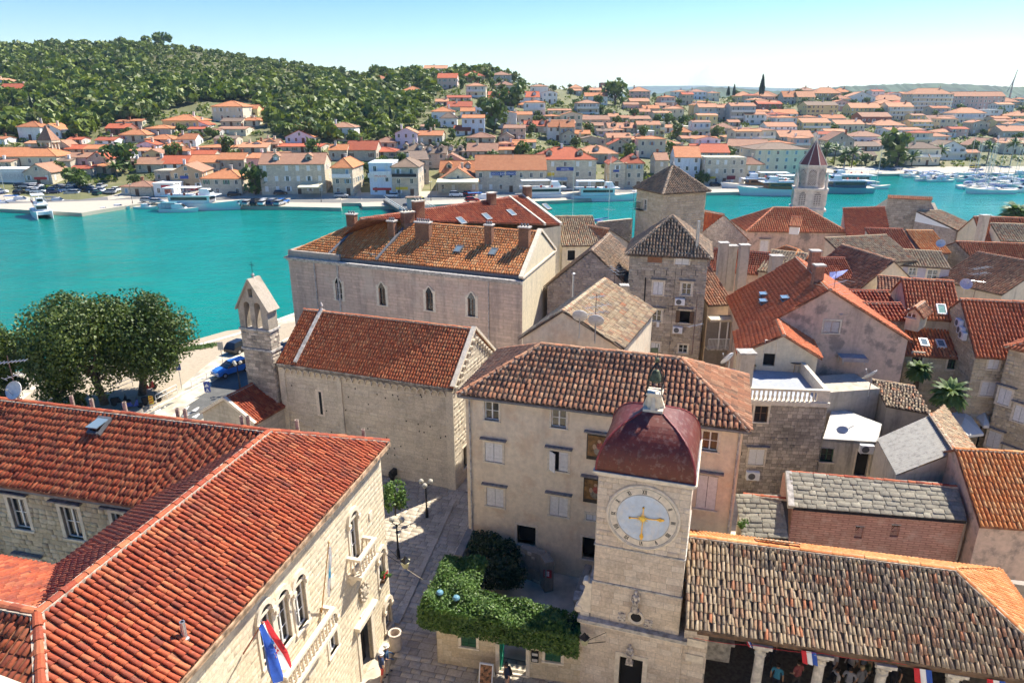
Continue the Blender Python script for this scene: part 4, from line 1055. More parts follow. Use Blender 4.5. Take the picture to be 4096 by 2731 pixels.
# statues, oculus and reliefs
def statue(w,s,z,h,name,mat):
 mb = MB();r = h*0.13
 w.box(mb,s-r*1.3,s+r*1.3,z-0.08,z,0,0.26)
 mb.lathe(w.pt(s,z,0.15),[(r*0.95,0),(r*0.85,h*0.25),(r*0.75,h*0.5),(r*0.95,h*0.68),(r*1.0,h*0.76),(r*0.4,h*0.82),(r*0.36,h*0.85),(r*0.55,h*0.9),(r*0.5,h*0.97),(r*0.15,h)],10)
 for k in (-1,1): mb.tube(w.pt(s+k*r*1.0,z+h*0.74,0.16),w.pt(s+k*r*1.15,z+h*0.55,0.22),r*0.32,r*0.26,7);mb.tube(w.pt(s+k*r*1.15,z+h*0.55,0.22),w.pt(s+k*r*0.35,z+h*0.5,0.34),r*0.26,r*0.2,7)
 for k in range(6): mb.tube(w.pt(s+(k-2.5)*r*0.3,z+h*0.5,0.26),w.pt(s+(k-2.5)*r*0.36,z,0.28),r*0.12,r*0.15,5)
 return mb.build(name,mat,ct,smooth=False)
SCULP = plain('carved_stone',(0.50,0.44,0.37),0.9,var=0.45,scale=9)
s,z = mid['F'].hit(*zt(347,1165));statue(mid['F'],s,z-0.55,1.0,'saint_statue',SCULP)
s,z = lowws['F'].hit(*zt(320,1415));statue(lowws['F'],s,z-0.5,0.95,'saint_statue',SCULP)
w = mid['F'];s,z = w.hit(*zt(347,1256));mb = MB();mb.lathe(w.pt(s,z,0),[(0.36,0.0),(0.36,0.06),(0.30,0.10),(0.22,0.04)],24,0,w.n);ocu = mb.build('oculus',TRIM,ct)
mb = MB();mb.lathe(w.pt(s,z,0.0),[(0.23,0.0),(0.23,0.045)],24,0,w.n);mb.build('pane',DARK,ocu)
for px,py in ((280,1255),(405,1288)):
 s,z = w.hit(*zt(px,py));mb = MB();w.box(mb,s-0.17,s+0.17,z-0.2,z+0.2,0,0.05);
 for k in range(9): mb.ball(w.pt(s+random.uniform(-.15,.15),z+random.uniform(-.18,.18),0.05),0.06,6)
 mb.build('relief',SCULP,ct)
# dome: square cloister vault with hips
RDOME = plaster('red_dome_paint',(0.125,0.018,0.008),stain=(0.05,0.010,0.006),sa=0.7,patch=(0.40,0.30,0.25),pa=0.22,scale=2.6,rough=0.5,bump=0.2)
c0 = (FLc+FRc)/2+cv*(SD/2);H0,H1 = (FRc-FLc).length/2+0.10,SD/2+0.10;z0 = 11.1;hD = 2.1;NS = 14
def ring(t):
 k = (1-t**2.3)**0.55 if t < 1 else 0;k = max(k,0.22);return [c0+cu*(a*H0*k)+cv*(b*H1*k)+Vector((0,0,z0+hD*t)) for a,b in ((-1,-1),(1,-1),(1,1),(-1,1))]
mb = MB();prev = None;NQ = 10
for side in range(4):
 for i in range(NS):
  A,B = ring(i/NS),ring((i+1)/NS);p,q = A[side],A[(side+1) % 4];r,t2 = B[(side+1) % 4],B[side]
  mb.poly([p,q,r,t2])
mb.poly(ring(1.0));dm = mb.build('dome',RDOME,ct)
mb = MB()
for k in range(4):
 for i in range(NS): mb.tube(ring(i/NS)[k],ring((i+1)/NS)[k],0.045,n=6)
mb.build('hip_seam',plain('dome_seam',(0.22,0.03,0.03),0.6,var=0.3),dm)
mb = MB();mb.obox(c0+Vector((0,0,z0-0.02)),cu*(H0+0.05),cv*(H1+0.05),Vector((0,0,0.03)));mb.build('dome_kerb',LEAD,dm)
zt0 = z0+hD
mb = MB();mb.obox(c0+Vector((0,0,zt0+0.05)),cu*0.40,cv*0.40,Vector((0,0,0.06)));mb.obox(c0+Vector((0,0,zt0+0.4)),cu*0.25,cv*0.25,Vector((0,0,0.32)));mb.obox(c0+Vector((0,0,zt0+0.75)),cu*0.33,cv*0.33,Vector((0,0,0.05)))
for k in range(4):
 d = [cu,cv,-cu,-cv][k];mb.hull([c0+Vector((0,0,zt0+0.1))+d*0.25+d.cross(Vector((0,0,1)))*q for q in (0.09,-0.09)]+[c0+Vector((0,0,zt0+0.1))+d*0.45+d.cross(Vector((0,0,1)))*q for q in (-0.09,0.09)],[c0+Vector((0,0,zt0+0.6))+d*0.24+d.cross(Vector((0,0,1)))*q for q in (0.06,-0.06)]+[c0+Vector((0,0,zt0+0.6))+d*0.27+d.cross(Vector((0,0,1)))*q for q in (-0.06,0.06)])
mb.build('lantern_base',TRIM,ct)
b0 = c0+Vector((0,0,zt0+0.8));mb = MB()
for a,b in ((-1,-1),(1,-1),(1,1),(-1,1)):
 mb.tube(b0+cu*a*0.3+cv*b*0.3,b0+cu*a*0.25+cv*b*0.25+Vector((0,0,0.75)),0.025);mb.tube(b0+cu*a*0.25+cv*b*0.25+Vector((0,0,0.75)),b0+Vector((0,0,1.25)),0.025)
 mb.tube(b0+cu*a*0.3+cv*b*0.3+Vector((0,0,0.2)),b0+cu*b*0.3*-1+cv*a*0.3+Vector((0,0,0.2)),0.018);mb.tube(b0+cu*a*0.3+cv*b*0.3,b0+cu*a*0.42+cv*b*0.42+Vector((0,0,-0.12)),0.02)
mb.build('bell_frame',IRON,ct)
mb = MB();mb.lathe(b0+Vector((0,0,0.45)),[(0.27,0),(0.24,0.06),(0.18,0.28),(0.14,0.42),(0.05,0.47)],14);mb.build('bell',BRONZE,ct,smooth=True)
mb = MB();mb.ball(b0+Vector((0,0,1.33)),0.10,8);mb.tube(b0+Vector((0,0,1.3)),b0+Vector((0,0,2.0)),0.015);mb.hull([b0+Vector((0,0,1.65)),b0+cu*-0.28+Vector((0,0,1.62)),b0+cu*-0.28+Vector((0,0,1.82)),b0+Vector((0,0,1.85))],[b0+cv*0.012+Vector((0,0,1.65)),b0+cu*-0.28+cv*0.012+Vector((0,0,1.62)),b0+cu*-0.28+cv*0.012+Vector((0,0,1.82)),b0+cv*0.012+Vector((0,0,1.85))]);mb.build('weather_vane',BRONZE,ct)
# loggia
A = P(2740,2510,5.45);B = P(4078,2716,5.45);lu = (B-A).normalized();lu.z = 0;lu.normalize();lv = Vector((-lu.y,lu.x,0));A = xy(A)
lg = thing('loggia','open loggia with old mottled tile roof on stone columns beside the clock tower','loggia',A+lu*6+lv*3)
DW = 3.35;r0 = A+lv*DW;rE = xy(P(3808,2260,7.4));LL = (rE-r0).dot(lu);C_ = A+lu*(LL+DW)
ridge0 = r0+lu*0.2;rE = r0+lu*LL;z_e,z_r = 5.45,7.42
lp = [([V3(A,z_e),V3(C_,z_e),V3(rE,z_r),V3(r0,z_r)],V3(A,z_e),V3(C_,z_e)),
 ([V3(C_,z_e),V3(C_+lv*2*DW,z_e),V3(rE,z_r)],V3(C_,z_e),V3(C_+lv*2*DW,z_e)),
 ([V3(C_+lv*2*DW,z_e),V3(A+lv*2*DW,z_e),V3(r0,z_r),V3(rE,z_r)],V3(C_+lv*2*DW,z_e),V3(A+lv*2*DW,z_e))]
lr = build_roof(lp[:1],[],lg,T_OLD,T_DECKD,0.172,0.36,300,jit=2.2)
lr2 = build_roof(lp[1:],[(V3(r0,z_r),V3(rE,z_r)),(V3(C_,z_e+0.02),V3(rE,z_r))],lg,T_ORANGE,T_DECK,0.172,0.36,150,rr=0.12)
# raised patch of tiles on the far slope
q = [V3(r0+lu*k+lv*d,z_r-(d*(z_r-z_e)/DW)+0.22-0.1*d) for k,d in ((2.95,0.1),(4.55,0.1),(4.45,1.6),(3.0,1.6))]
build_roof([([q[3],q[2],q[1],q[0]][::-1],q[3],q[2])],[],lg,T_OLD,T_DECK,0.21,0.36,60,name='raised_tiles')
COLS = plain('column_stone',(0.50,0.46,0.40),0.8,var=0.25,scale=4)
for px,py in ((3047,2569),(3288,2605),(3537,2644),(3819,2680),(4130,2725)):
 c = P(px,py,4.95);c.z = 0;mb = MB()
 mb.lathe(c,[(0.30,0.0),(0.30,0.22),(0.24,0.3),(0.21,0.4),(0.205,2.4),(0.185,4.35)],16);co = mb.build('column',COLS,lg,smooth=False)
 mb = MB();mb.lathe(c,[(0.19,4.35),(0.23,4.42),(0.20,4.5),(0.24,4.7),(0.33,4.88),(0.30,4.9)],16)
 for k in range(8): a = k*math.pi/4;mb.ball(c+Vector((0.25*math.cos(a),0.25*math.sin(a),4.72)),0.07,6)
 mb.obox(c+Vector((0,0,4.98)),lu*0.36,lv*0.36,Vector((0,0,0.07)));mb.build('capital',COLS,co)
mb = MB();mb.obox(A+lu*7.9+lv*0.35+Vector((0,0,5.2)),lu*7.4,lv*0.16,Vector((0,0,0.14)));mb.build('beam',BROWNP,lg)
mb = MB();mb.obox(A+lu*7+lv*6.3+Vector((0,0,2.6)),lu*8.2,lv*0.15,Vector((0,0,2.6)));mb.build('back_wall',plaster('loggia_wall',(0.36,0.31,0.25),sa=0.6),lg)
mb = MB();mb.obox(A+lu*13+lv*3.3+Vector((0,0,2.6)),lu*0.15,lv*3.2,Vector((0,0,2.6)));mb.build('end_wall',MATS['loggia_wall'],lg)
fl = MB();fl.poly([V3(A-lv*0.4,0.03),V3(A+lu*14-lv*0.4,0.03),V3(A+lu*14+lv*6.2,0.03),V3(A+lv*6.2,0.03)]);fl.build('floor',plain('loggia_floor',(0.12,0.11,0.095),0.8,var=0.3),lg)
# altar-like niche on the tower side, in the shade
p = P(*zl(140,1320),1.8);mb = MB();mb.obox(p+lv*1.0,lu*0.55,lv*0.2,Vector((0,0,0.5)));mb.obox(p+lv*1.0+Vector((0,0,0.55)),lu*0.7,lv*0.28,Vector((0,0,0.07)));mb.build('stone_altar',TRIM_D,lg)
# bunting of small flags under the eave
for i,(px,py,a) in enumerate(((355,1138,0.3),(790,1208,1.0),(1610,1335,1.1),(2140,1415,1.1))):
 p = P(*zl(px,py-8),5.15)-lv*0.12;t = thing('small_flag',['small blue flag tip under the eave beside the first column','small red and blue flag hanging by the second loggia column','small red white and blue flag between the third and fourth columns','small red white and blue flag at the right end of the loggia'][i],'flag',p,group='bunting under the loggia eave')
 mb = MB();wdt = 0.55*a;hgt = 0.5*a
 for k,m_ in enumerate((0,1,2)):
  x0,x1 = (k/3-0.5)*wdt,((k+1)/3-0.5)*wdt
  mb.poly([p+lu*x0,p+lu*x0+Vector((0,0,-hgt))+lv*-0.1+lu*0.1,p+lu*x1+Vector((0,0,-hgt))+lv*-0.16+lu*0.1,p+lu*x1],m_)
 mb.build('cloth',[RED,CLOTHW,BLUE],t)
mb = MB();a = P(*zl(-40,1118),5.22);b = P(*zl(2380,1410),5.22);n = 30
for i in range(n):
 p0,p1 = a.lerp(b,i/n),a.lerp(b,(i+1)/n);sg = lambda k: Vector((0,0,-0.08*abs(math.sin(k/n*5*math.pi))));mb.tube(p0+sg(i),p1+sg(i+1),0.008,n=4,caps=False)
tag(mb.build('bunting_string',RED),'thin red string strung along the loggia eave','string')
# museum house with shuttered windows
MUSW = plaster('museum_plaster',(0.74,0.62,0.46),stain=(0.42,0.33,0.25),sa=0.5,patch=(0.58,0.36,0.20),pa=0.35,scale=0.5)
H_ = dict(hood=True)
mus,mw,mro,mc = house('museum_house','cream plastered museum house with brown hip roof and white shutters behind the clock tower',P(1861,1570,10.4),P(2975,1708,10.4),10.4,6.6,roof='h',rise=1.95,wall=MUSW,tmat=T_BROWN,deck=T_DECKD,cp=0.27,rp=0.40,nobj=300,oh=0.32,wins=[
 ('F',*zm(262,540),0.8,1.05,'case',dict(sw=0.1)),('F',*zm(683,585),0.8,1.05,'case',dict(sw=0.1)),('F',*zm(1630,728),0.8,1.05,'case',dict(sw=0.1)),
 ('F',*zm(275,798),1.0,1.15,'shut',H_),('F',*zm(682,852),1.0,1.15,'ajar',H_),('F',*zm(283,1078),1.0,1.15,'shut',H_),('F',*zm(682,1135),1.0,1.2,'shut',H_),
 ('F',*zm(478,1320),1.1,1.3,'hole',{}),('F',*zm(880,1400),0.9,1.4,'hole',{}),('F',*zm(1610,1050),0.95,1.9,'shut',dict(hood=True,sur=None)),('F',*zm(895,1205),0.7,0.35,'shut',{})],cat='house')
w = mw['F']
# two museum banners printed with dark old pictures
for (px,py,zz,lab) in ((933,768,1.35,'museum banner with golden brown picture under a stone hood'),(910,1040,1.35,'dark brown museum banner below the golden brown one')):
 s,z = w.hit(*zm(px,py));t = thing('banner',lab,'banner',w.pt(s,z,0.05));mb = MB();hw = 0.62;w.box(mb,s-hw,s+hw,z-0.72,z+0.72,0.01,0.05)
 mb.build('sheet',plain('banner_dark',(0.035,0.028,0.022),0.6,var=0.5,scale=5),t)
 mb = MB();c1 = plain('banner_gold',(0.20,0.10,0.03),0.6,var=0.5,scale=4) if 'golden' in lab else plain('banner_umber',(0.10,0.055,0.03),0.6,var=0.6,scale=4)
 w.box(mb,s-hw+0.05,s+hw-0.05,z-0.5,z+0.66,0.05,0.056);mb.build('picture',c1,t)
 mb = MB()      # blurred robed shape in the picture
 for dx,dz,a,b,m in ((0.05,-0.15,0.30,0.30,0),(0.05,0.12,0.16,0.22,1),(0.02,0.38,0.09,0.1,2),(-0.22,0.05,0.09,0.16,2)):
  mb.poly([w.pt(s+dx+a*math.cos(k*0.524),z+dz+b*math.sin(k*0.524),0.060+0.002*m) for k in range(12)],m)
 mb.build('figure',[plain('robe',(0.22,0.19,0.14),0.6,var=0.4),plain('robe_red',(0.30,0.07,0.05),0.6,var=0.4),plain('flesh',(0.45,0.30,0.18),0.6)],t)
 text('MUZEJ/MUSEUM',0.15,CLOTHW,w.pt(s,z-0.66,0.056),w.u,w.n,t)
 mb = MB();w.box(mb,s-hw-0.15,s+hw+0.15,z+0.86,z+0.93,-0.02,0.24);mb.build('hood',LINTEL,mus)
for a in (0.25,w.L-0.15):
 mb = MB();mb.tube(w.pt(a,1.2,0.08),w.pt(a,10.2,0.08),0.05);mb.build('downpipe',TRIM_D,mus)
mb = MB()
for k,wl_ in (('F',mw['F']),('L',mw['L']),('R',mw['R'])): wl_.box(mb,-0.3,wl_.L+0.3,10.22,10.34,0.2,0.36)
mb.build('gutter',LEAD,mus)
s,z = w.hit(*zm(1600,1080));text('ous',0.4,plain('purple_spray',(0.22,0.05,0.35),0.7),w.pt(s,z-0.35,0.03),w.u,w.n,mus,'graffiti',shear=0.3)
# mast on the ridge
yagi(P(*zm(1518,180),12.3),3.2,[(1.6,0.9,0.4,3,0.3)],'tall thin pale mast on the right end of the brown museum ridge')
# rear wing of the museum: ridge runs back, pale weathered tiles on its right slope
a,b = P(2151,1361,12.3),P(2311,1164,12.9)
rw,_,rwro,_ = house('rear_house','low house with sand coloured weathered tile roof and two satellite dishes behind the museum',P(2090,1345,10.6),P(2480,1385,10.6),10.6,9.0,roof='g',rise=2.0,apex=0.42,ang=math.radians(66),wall=MUSW,tmat=T_OLD,deck=T_DECKD,cp=0.24,rp=0.38,nobj=200)
for px,py,lab in ((325,1190,'larger left satellite dish on the sand coloured roof'),(450,1230,'right satellite dish on the sand coloured roof')):
 q = P(*z3(px,py+90),11.2);dish(q,0.48,(0.15,0.75,0.45),lab,pole=1.3)
yagi(P(*z3(447,1300),11.2),3.0,[(2.2,1.6,0.35,6,1.0),(2.8,1.0,0.35,7,0.5),(1.8,1.2,0.35,5,0.9)],'aerial standing between the two dishes on the sand coloured roof')
c_ = P(*z3(668,1095),9.5);mb = MB()
tq = thing('tall_chimney','tall streaked concrete chimney beside the sand coloured roof','chimney',(c_.x,c_.y,6));chimney(c_,0.55,0.55,2.3,tq,mat=plaster('streaked_concrete',(0.50,0.43,0.34),stain=(0.10,0.07,0.05),sa=0.8,scale=1.2),name='stack')
c_ = P(*z3(560,1085),9.6);tq = thing('brick_chimney','short red brick chimney beside the streaked concrete one','chimney',(c_.x,c_.y,8));chimney(c_,0.6,0.6,1.1,tq,name='stack')
house('lean_to','small lean-to with red tiles under the tall streaked chimney',P(2390,1275,8.9),P(2510,1310,8.9),8.9,3.0,z0=0,roof='s',rise=0.8,wall=MUSW,tmat=T_RED,nobj=60,ridge_objs=False)
# church
CHST = pieces('stone_church',[(0.63,0.54,0.41),(0.67,0.58,0.44),(0.59,0.50,0.38),(0.71,0.62,0.48),(0.64,0.55,0.42)],ga=0.5,gs=0.7,bump=0.1,grime=(0.16,0.14,0.11))
Lc,Rc = P(1112,1448,7.6),P(1812,1550,7.6)
chh,cw,cro,cc = house('church','small stone church with worn red tile roof and arcaded cornice',Lc,Rc,7.65,7.2,roof='x',rise=2.85,tmat=T_REDW,deck=T_DECK,cp=0.20,rp=0.30,nobj=300,oh=0.12,ov=0.05,stone=CHST,stone_n=220,sch=(0.24,0.36),scl=(0.45,0.95),proud=0.012,mortar=plain('church_joint',(0.40,0.34,0.26),0.95,var=0.3,scale=3),cat='church',
 wins=[('R',*zc(1880,1130),0.7,1.6,'hole',{})])
w = cw['F'];s,z = w.hit(*zc(748,710));mb = MB()
for sg in (-1,1): mb.hull([w.pt(s,z-0.95,0.06),w.pt(s+sg*0.02,z-0.95,0.06),w.pt(s+sg*0.3,z-0.95,0.03),w.pt(s+sg*0.3,z-0.95,0.02)],[w.pt(s,z+0.95,0.06),w.pt(s+sg*0.02,z+0.95,0.06),w.pt(s+sg*0.3,z+0.95,0.03),w.pt(s+sg*0.3,z+0.95,0.02)])
ww_ = MB();w.box(ww_,s-0.32,s+0.32,z-1.0,z+1.05,0.0,0.03);wo_ = ww_.build('slit_window',TRIM,chh)
mb = MB();w.box(mb,s-0.05,s+0.16,z-0.85,z+0.9,0.03,0.036);mb.build('pane',DARK,wo_)
# arcaded corbel table under the eaves and up the gable
def corbel(w,pts,parent,r=0.19):
 for (a,zz,tilt) in pts:
  mb = MB();N_ = 6
  for i in range(N_):
   a0,a1 = math.pi*i/N_,math.pi*(i+1)/N_
   p = [(a-q*math.cos(t),zz+q*math.sin(t)) for q,t in ((r,a0),(r+0.05,a0),(r+0.05,a1),(r,a1))]
   mb.hull([w.pt(x,y,0) for x,y in p],[w.pt(x,y,0.2) for x,y in p])
  w.box(mb,a+r,a+r+0.06,zz-0.18,zz+0.02,0,0.2);mb.build('corbel_arch',TRIM,parent)
step = 0.5;corbel(w,[(0.4+i*step,7.1,0) for i in range(int((w.L-0.6)/step))],chh)
mb = MB();w.box(mb,0,w.L,7.40,7.58,0,0.26);mb.build('cornice',plain('cornice_sooty',(0.22,0.19,0.15),0.95,var=0.5,scale=3),chh)
gw = cw['R'];gp = []
for i in range(8):
 k = (i+0.6)/8;gp.append((k*3.45+0.05,7.25+k*2.55,0));gp.append((gw.L-k*3.45-0.05,7.25+k*2.55,0))
corbel(gw,gp,chh,0.12)
mb = MB();rk = 7.65+2.85
for (a0,z0_),(a1,z1_) in (((-0.1,7.7),(gw.L/2,rk+0.12)),((gw.L/2,rk+0.12),(gw.L+0.1,7.7))):
 p,q = gw.pt(a0,z0_,0.02),gw.pt(a1,z1_,0.02);d = (q-p);mb.obox((p+q)/2,d/2,gw.n*0.16,d.normalized().cross(gw.n)*0.09)
mb.build('gable_coping',TRIM,chh)
# coping across the roof near its left end
pA,pB = cc[0]+xy(cw['F'].u)*1.5,cc[3]+xy(cw['F'].u)*1.5;pm = (pA+pB)/2;mb = MB()
for p,q in ((V3(pA,7.75),V3(pm,rk+0.1)),(V3(pm,rk+0.1),V3(pB,7.75))): d = q-p;mb.obox((p+q)/2,d/2,cw['F'].u*0.13,d.normalized().cross(cw['F'].u)*0.13)
mb.lathe(V3(pm,rk+0.15),[(0.12,0),(0.05,0.15),(0.14,0.28),(0.1,0.4),(0.05,0.55),(0.01,0.62)],8);mb.build('gable_coping',TRIM_D,chh)
mb = MB();a,_z = cw['F'].hit(*zc(885,600));cw['F'].box(mb,a,a+0.35,0,7.3,0,0.1);cw['F'].box(mb,0,0.5,0,7.3,0,0.09);cw['F'].box(mb,cw['F'].L-0.55,cw['F'].L,0,7.3,0,0.07);mb.build('pilaster',CHST,chh)
random.seed(3);mb = MB()
for k in range(34): a,zz = random.uniform(0.8,w.L-0.6),random.uniform(1.5,6.8);w.box(mb,a-0.045,a+0.045,zz-0.05,zz+0.05,0.012,0.02)
tag(mb.build('putlog_holes',DARK,chh),kind='stuff')
# bell gable
bu = cw['F'].u;bv = Vector((-bu.y,bu.x,0));bR = cc[0]-bu*0.15-bv*0.35;BWd = 2.45;bL = bR-bu*BWd
bg_ = thing('bell_gable','weathered grey bell gable with two arched openings at the left end of the church','bell gable',V3(bL.lerp(bR,0.5),0))
wB = Wall(bL,bR,-0.3,9.95);wBb = Wall(bR+bv*1.0,bL+bv*1.0,-0.3,9.95);wBr = Wall(bR,bR+bv*1.0,-0.3,9.95);wBl = Wall(bL+bv*1.0,bL,-0.3,9.95)
for k,wx in enumerate((wB,wBr,wBb,wBl)):
 wo = wx.build('wall',MORTARD,bg_)
 if k != 2: wx.stones(ST_SOOT,wo,110 if k == 0 else 30,(0.2,0.3),(0.3,0.6),0.02,0.012)
mb = MB()
for zz in (8.5,9.98): c = (bL+bR)/2+bv*0.5;mb.obox(V3(c,zz),bu*(BWd/2+0.1),bv*0.6,Vector((0,0,0.07)))
mb.build('string_course',TRIM_D,bg_)
def slab(pts,mat=ST_SOOT,name='pier'):
 mb = MB();mb.hull([wB.pt(x,z,0.0) for x,z in pts],[wB.pt(x,z,-1.0) for x,z in pts]);return mb.build(name,mat,bg_)
z0b,zsp,zeb,zap = 10.05,11.72,11.5,13.55;cxs = (0.78,1.67);ow = 0.27
mb = MB();N_ = 8;top = [(BWd,zeb),(BWd/2,zap),(0,zeb)]
def gz(x): return zeb+(zap-zeb)*(1-abs(x-BWd/2)/(BWd/2))
cut = sorted({0.0,BWd,BWd/2,*[c+ow*math.cos(math.pi*k/N_) for c in cxs for k in range(N_+1)]})
def bz(x):
 for c in cxs:
  if abs(x-c) < ow-1e-6: return zsp+math.sqrt(ow*ow-(x-c)**2)
 return z0b
for x0,x1 in zip(cut,cut[1:]):
 xm = (x0+x1)/2
 if abs(xm-BWd/2) < 0.17:
  segs = [((x0,bz(x0)),(x1,bz(x1)),(x1,12.35),(x0,12.35)),((x0,12.95),(x1,12.95),(x1,gz(x1)),(x0,gz(x0)))]
 else: segs = [((x0,bz(x0)),(x1,bz(x1)),(x1,gz(x1)),(x0,gz(x0)))]
 for q in segs: mb.hull([wB.pt(x,z,0.0) for x,z in q],[wB.pt(x,z,-1.0) for x,z in q])
mb.build('gable_top',ST_SOOT,bg_)
mb = MB()
for (x0,q0),(x1,q1) in (((-0.18,zeb-0.12),(BWd/2,zap+0.06)),((BWd/2,zap+0.06),(BWd+0.18,zeb-0.12))):
 p,q = wB.pt(x0,q0,-0.5),wB.pt(x1,q1,-0.5);d = q-p;mb.obox((p+q)/2,d/2,bv*0.62,d.normalized().cross(bv)*0.06)
mb.build('coping',ST_SOOT,bg_)
mb = MB();q = wB.pt(BWd/2,zap+0.05,-0.5);mb.lathe(q,[(0.12,0),(0.08,0.1),(0.13,0.22),(0.05,0.35)],8);mb.build('finial',TRIM_D,bg_)
mb = MB();mb.tube(q+Vector((0,0,0.3)),q+Vector((0,0,1.15)),0.022);mb.tube(q+bu*-0.2+Vector((0,0,0.92)),q+bu*0.2+Vector((0,0,0.92)),0.022);mb.build('cross',IRON,bg_)
for c in cxs:
 p = wB.pt(c,zsp+0.05,-0.5);mb = MB();mb.lathe(p-Vector((0,0,0.30)),[(0.19,0),(0.15,0.12),(0.1,0.28),(0.03,0.32)],10);mb.tube(p-bu*0.28,p+bu*0.28,0.03);mb.build('bell',BRONZE,bg_)
# porch house left of the church
pr0,pr1 = P(1068,1513,5.6),P(905,1597,5.6);d = xy(pr0-pr1).normalized();sx = Vector((d.y,-d.x,0));h2 = 2.3
f0 = xy(pr1)-d*0.1;porch,pw,_,_ = house('porch_house','small gabled porch with red tiles in front of the bell gable',f0-sx*h2,f0+sx*h2,4.3,4.6,z0=-0.4,roof='g',rise=1.45,tmat=T_RED,cp=0.2,rp=0.33,nobj=200,wall=plaster('porch_wall',(0.56,0.49,0.38),sa=0.5,joints=(0.6,0.3,(0.7,0.66,0.6),0.5)),oh=0.15,ov=0.1)
mb = MB();gw_ = pw['F']
for (x0,q0),(x1,q1) in (((-0.15,4.25),(h2,5.78)),((h2,5.78),(2*h2+0.15,4.25))): p,q = gw_.pt(x0,q0,0.05),gw_.pt(x1,q1,0.05);dd = q-p;mb.obox((p+q)/2,dd/2,gw_.n*0.12,dd.normalized().cross(gw_.n)*0.1)
mb.build('gable_coping',TRIM,porch)
# seminary palace behind the church
SEMW = plaster('seminary_plaster',(0.60,0.45,0.35),stain=(0.14,0.12,0.105),sa=0.75,patch=(0.60,0.50,0.40),pa=0.5,scale=0.35,joints=(0.9,0.3,(0.66,0.63,0.6),0.55))
SEMR = plaster('seminary_sunny',(0.70,0.60,0.42),sa=0.35)  # seminary plaster again, paler: sunlight on these walls put into the colour
sFL,sFR = xy(P(1150,1010,11)),xy(P(2090,1105,11));sd = Vector((0.292,0.956,0));sD = 12.2;sBR,sBL = sFR+sd*sD,sFL+sd*sD
sem = thing('long_palace','long pink-grey palace with orange tile roof and row of brick chimneys behind the church','palace',V3((sFL+sBR)/2,0))
su = (sFR-sFL).normalized();sW = (sFR-sFL).length
wS = {'F': Wall(sFL,sFR,-0.5,10.6),'R': Wall(sFR,sBR,-0.5,10.8),'B': Wall(sBR,sBL,-0.5,10.8),'L': Wall(sBL,sFL,-0.5,10.6)}
def gothic(w,px,py,ww,hh,parent,frame=WHITE):
 s,z = w.hit(px,py);o = window(w,s,z-hh/2,ww,hh,parent,'case',frame=frame,sw=0.26,rec=0.2);mb = MB();N_ = 8;zc_ = z+hh/2-0.02
 for i in range(N_):
  t0,t1 = i/N_*2-1,(i+1)/N_*2-1;f_ = lambda t: ww*0.75*(1-abs(t)**1.6)
  lo = [(s+t0*(ww/2+0.12),zc_+f_(t0)+0.14),(s+t0*ww/2,zc_+f_(t0)),(s+t1*ww/2,zc_+f_(t1)),(s+t1*(ww/2+0.12),zc_+f_(t1)+0.14)]
  mb.hull([w.pt(x,y,0.03) for x,y in lo],[w.pt(x,y,0.09) for x,y in lo])
 mb.build('pointed_arch',TRIM,o)
 mb = MB();mb.poly([w.pt(s+(i/N_*2-1)*ww/2,zc_+ww*0.75*(1-abs(i/N_*2-1)**1.6),0.05) for i in range(N_+1)][::-1]);mb.build('fanlight',GLASS,o)
 return o
for px,py,fr in ((600,815,WHITE),(940,855,BROWNP),(1310,895,BROWNP),(1640,940,BROWNP)): gothic(wS['F'],*z2(px,py),0.75,1.7,sem,fr)
for k,w in wS.items(): w.build('wall',SEMW if k in 'FL' else SEMR,sem,gable=(sD/2,13.7) if k == 'R' else None)
# flat lower left block cornice and parapet
mb = MB()
w = wS['F'];w.box(mb,-0.3,w.L,10.45,10.62,-0.1,0.32);w.box(mb,-0.15,w.L,10.25,10.45,-0.1,0.16);wS['L'].box(mb,0,wS['L'].L+0.3,10.45,10.62,-0.1,0.32);mb.build('cornice',TRIM_D,sem)
mb = MB();w.box(mb,0.0,6.2,10.62,11.25,-0.35,-0.05);wS['L'].box(mb,3.5,wS['L'].L-0.06,10.62,11.25,-0.35,-0.05);mb.build('parapet',plaster('sooty_parapet',(0.40,0.34,0.28),stain=(0.06,0.055,0.05),sa=0.8),sem)
mb = MB();w.box(mb,0,w.L,10.62,10.9,-0.5,-0.3);mb.build('eaves_board',LEAD,sem)
ze,zrr = 10.95,13.75;q = [V3(p,ze) for p in (sFL+su*0.1+sd*0.35,sFR-su*0.25+sd*0.35,sBR-su*0.25,sBL+su*0.1)]
m0,m1 = V3((sFL+sBL)/2+su*6.0,zrr),V3((sFR+sBR)/2-su*0.25,zrr)
spl = [([q[0],q[1],m1,m0],q[0],q[1]),([q[2],q[3],m0,m1],q[2],q[3]),([q[3],q[0],m0],q[3],q[0])]
sro = build_roof(spl,[(m0,m1),(q[0],m0)],sem,T_ORANGE,T_DECK,0.25,0.38,300,skip=(1,),rr=0.15)
mb = MB();gw_ = wS['R'];
for (a0,z0_),(a1,z1_) in (((-0.15,10.9),(sD/2,14.0)),((sD/2,14.0),(sD+0.15,10.9))): p,qq = gw_.pt(a0,z0_,-0.1),gw_.pt(a1,z1_,-0.1);d = qq-p;mb.obox((p+qq)/2,d/2,gw_.n*0.2,d.normalized().cross(gw_.n)*0.12)
mb.build('gable_parapet',TRIM,sem);mb = MB();gw_.box(mb,0,sD,10.75,10.92,0,0.12);mb.build('string_course',TRIM,sem)
def roofpt(pl,px,py): return on_plane(pl,px,py)[0]
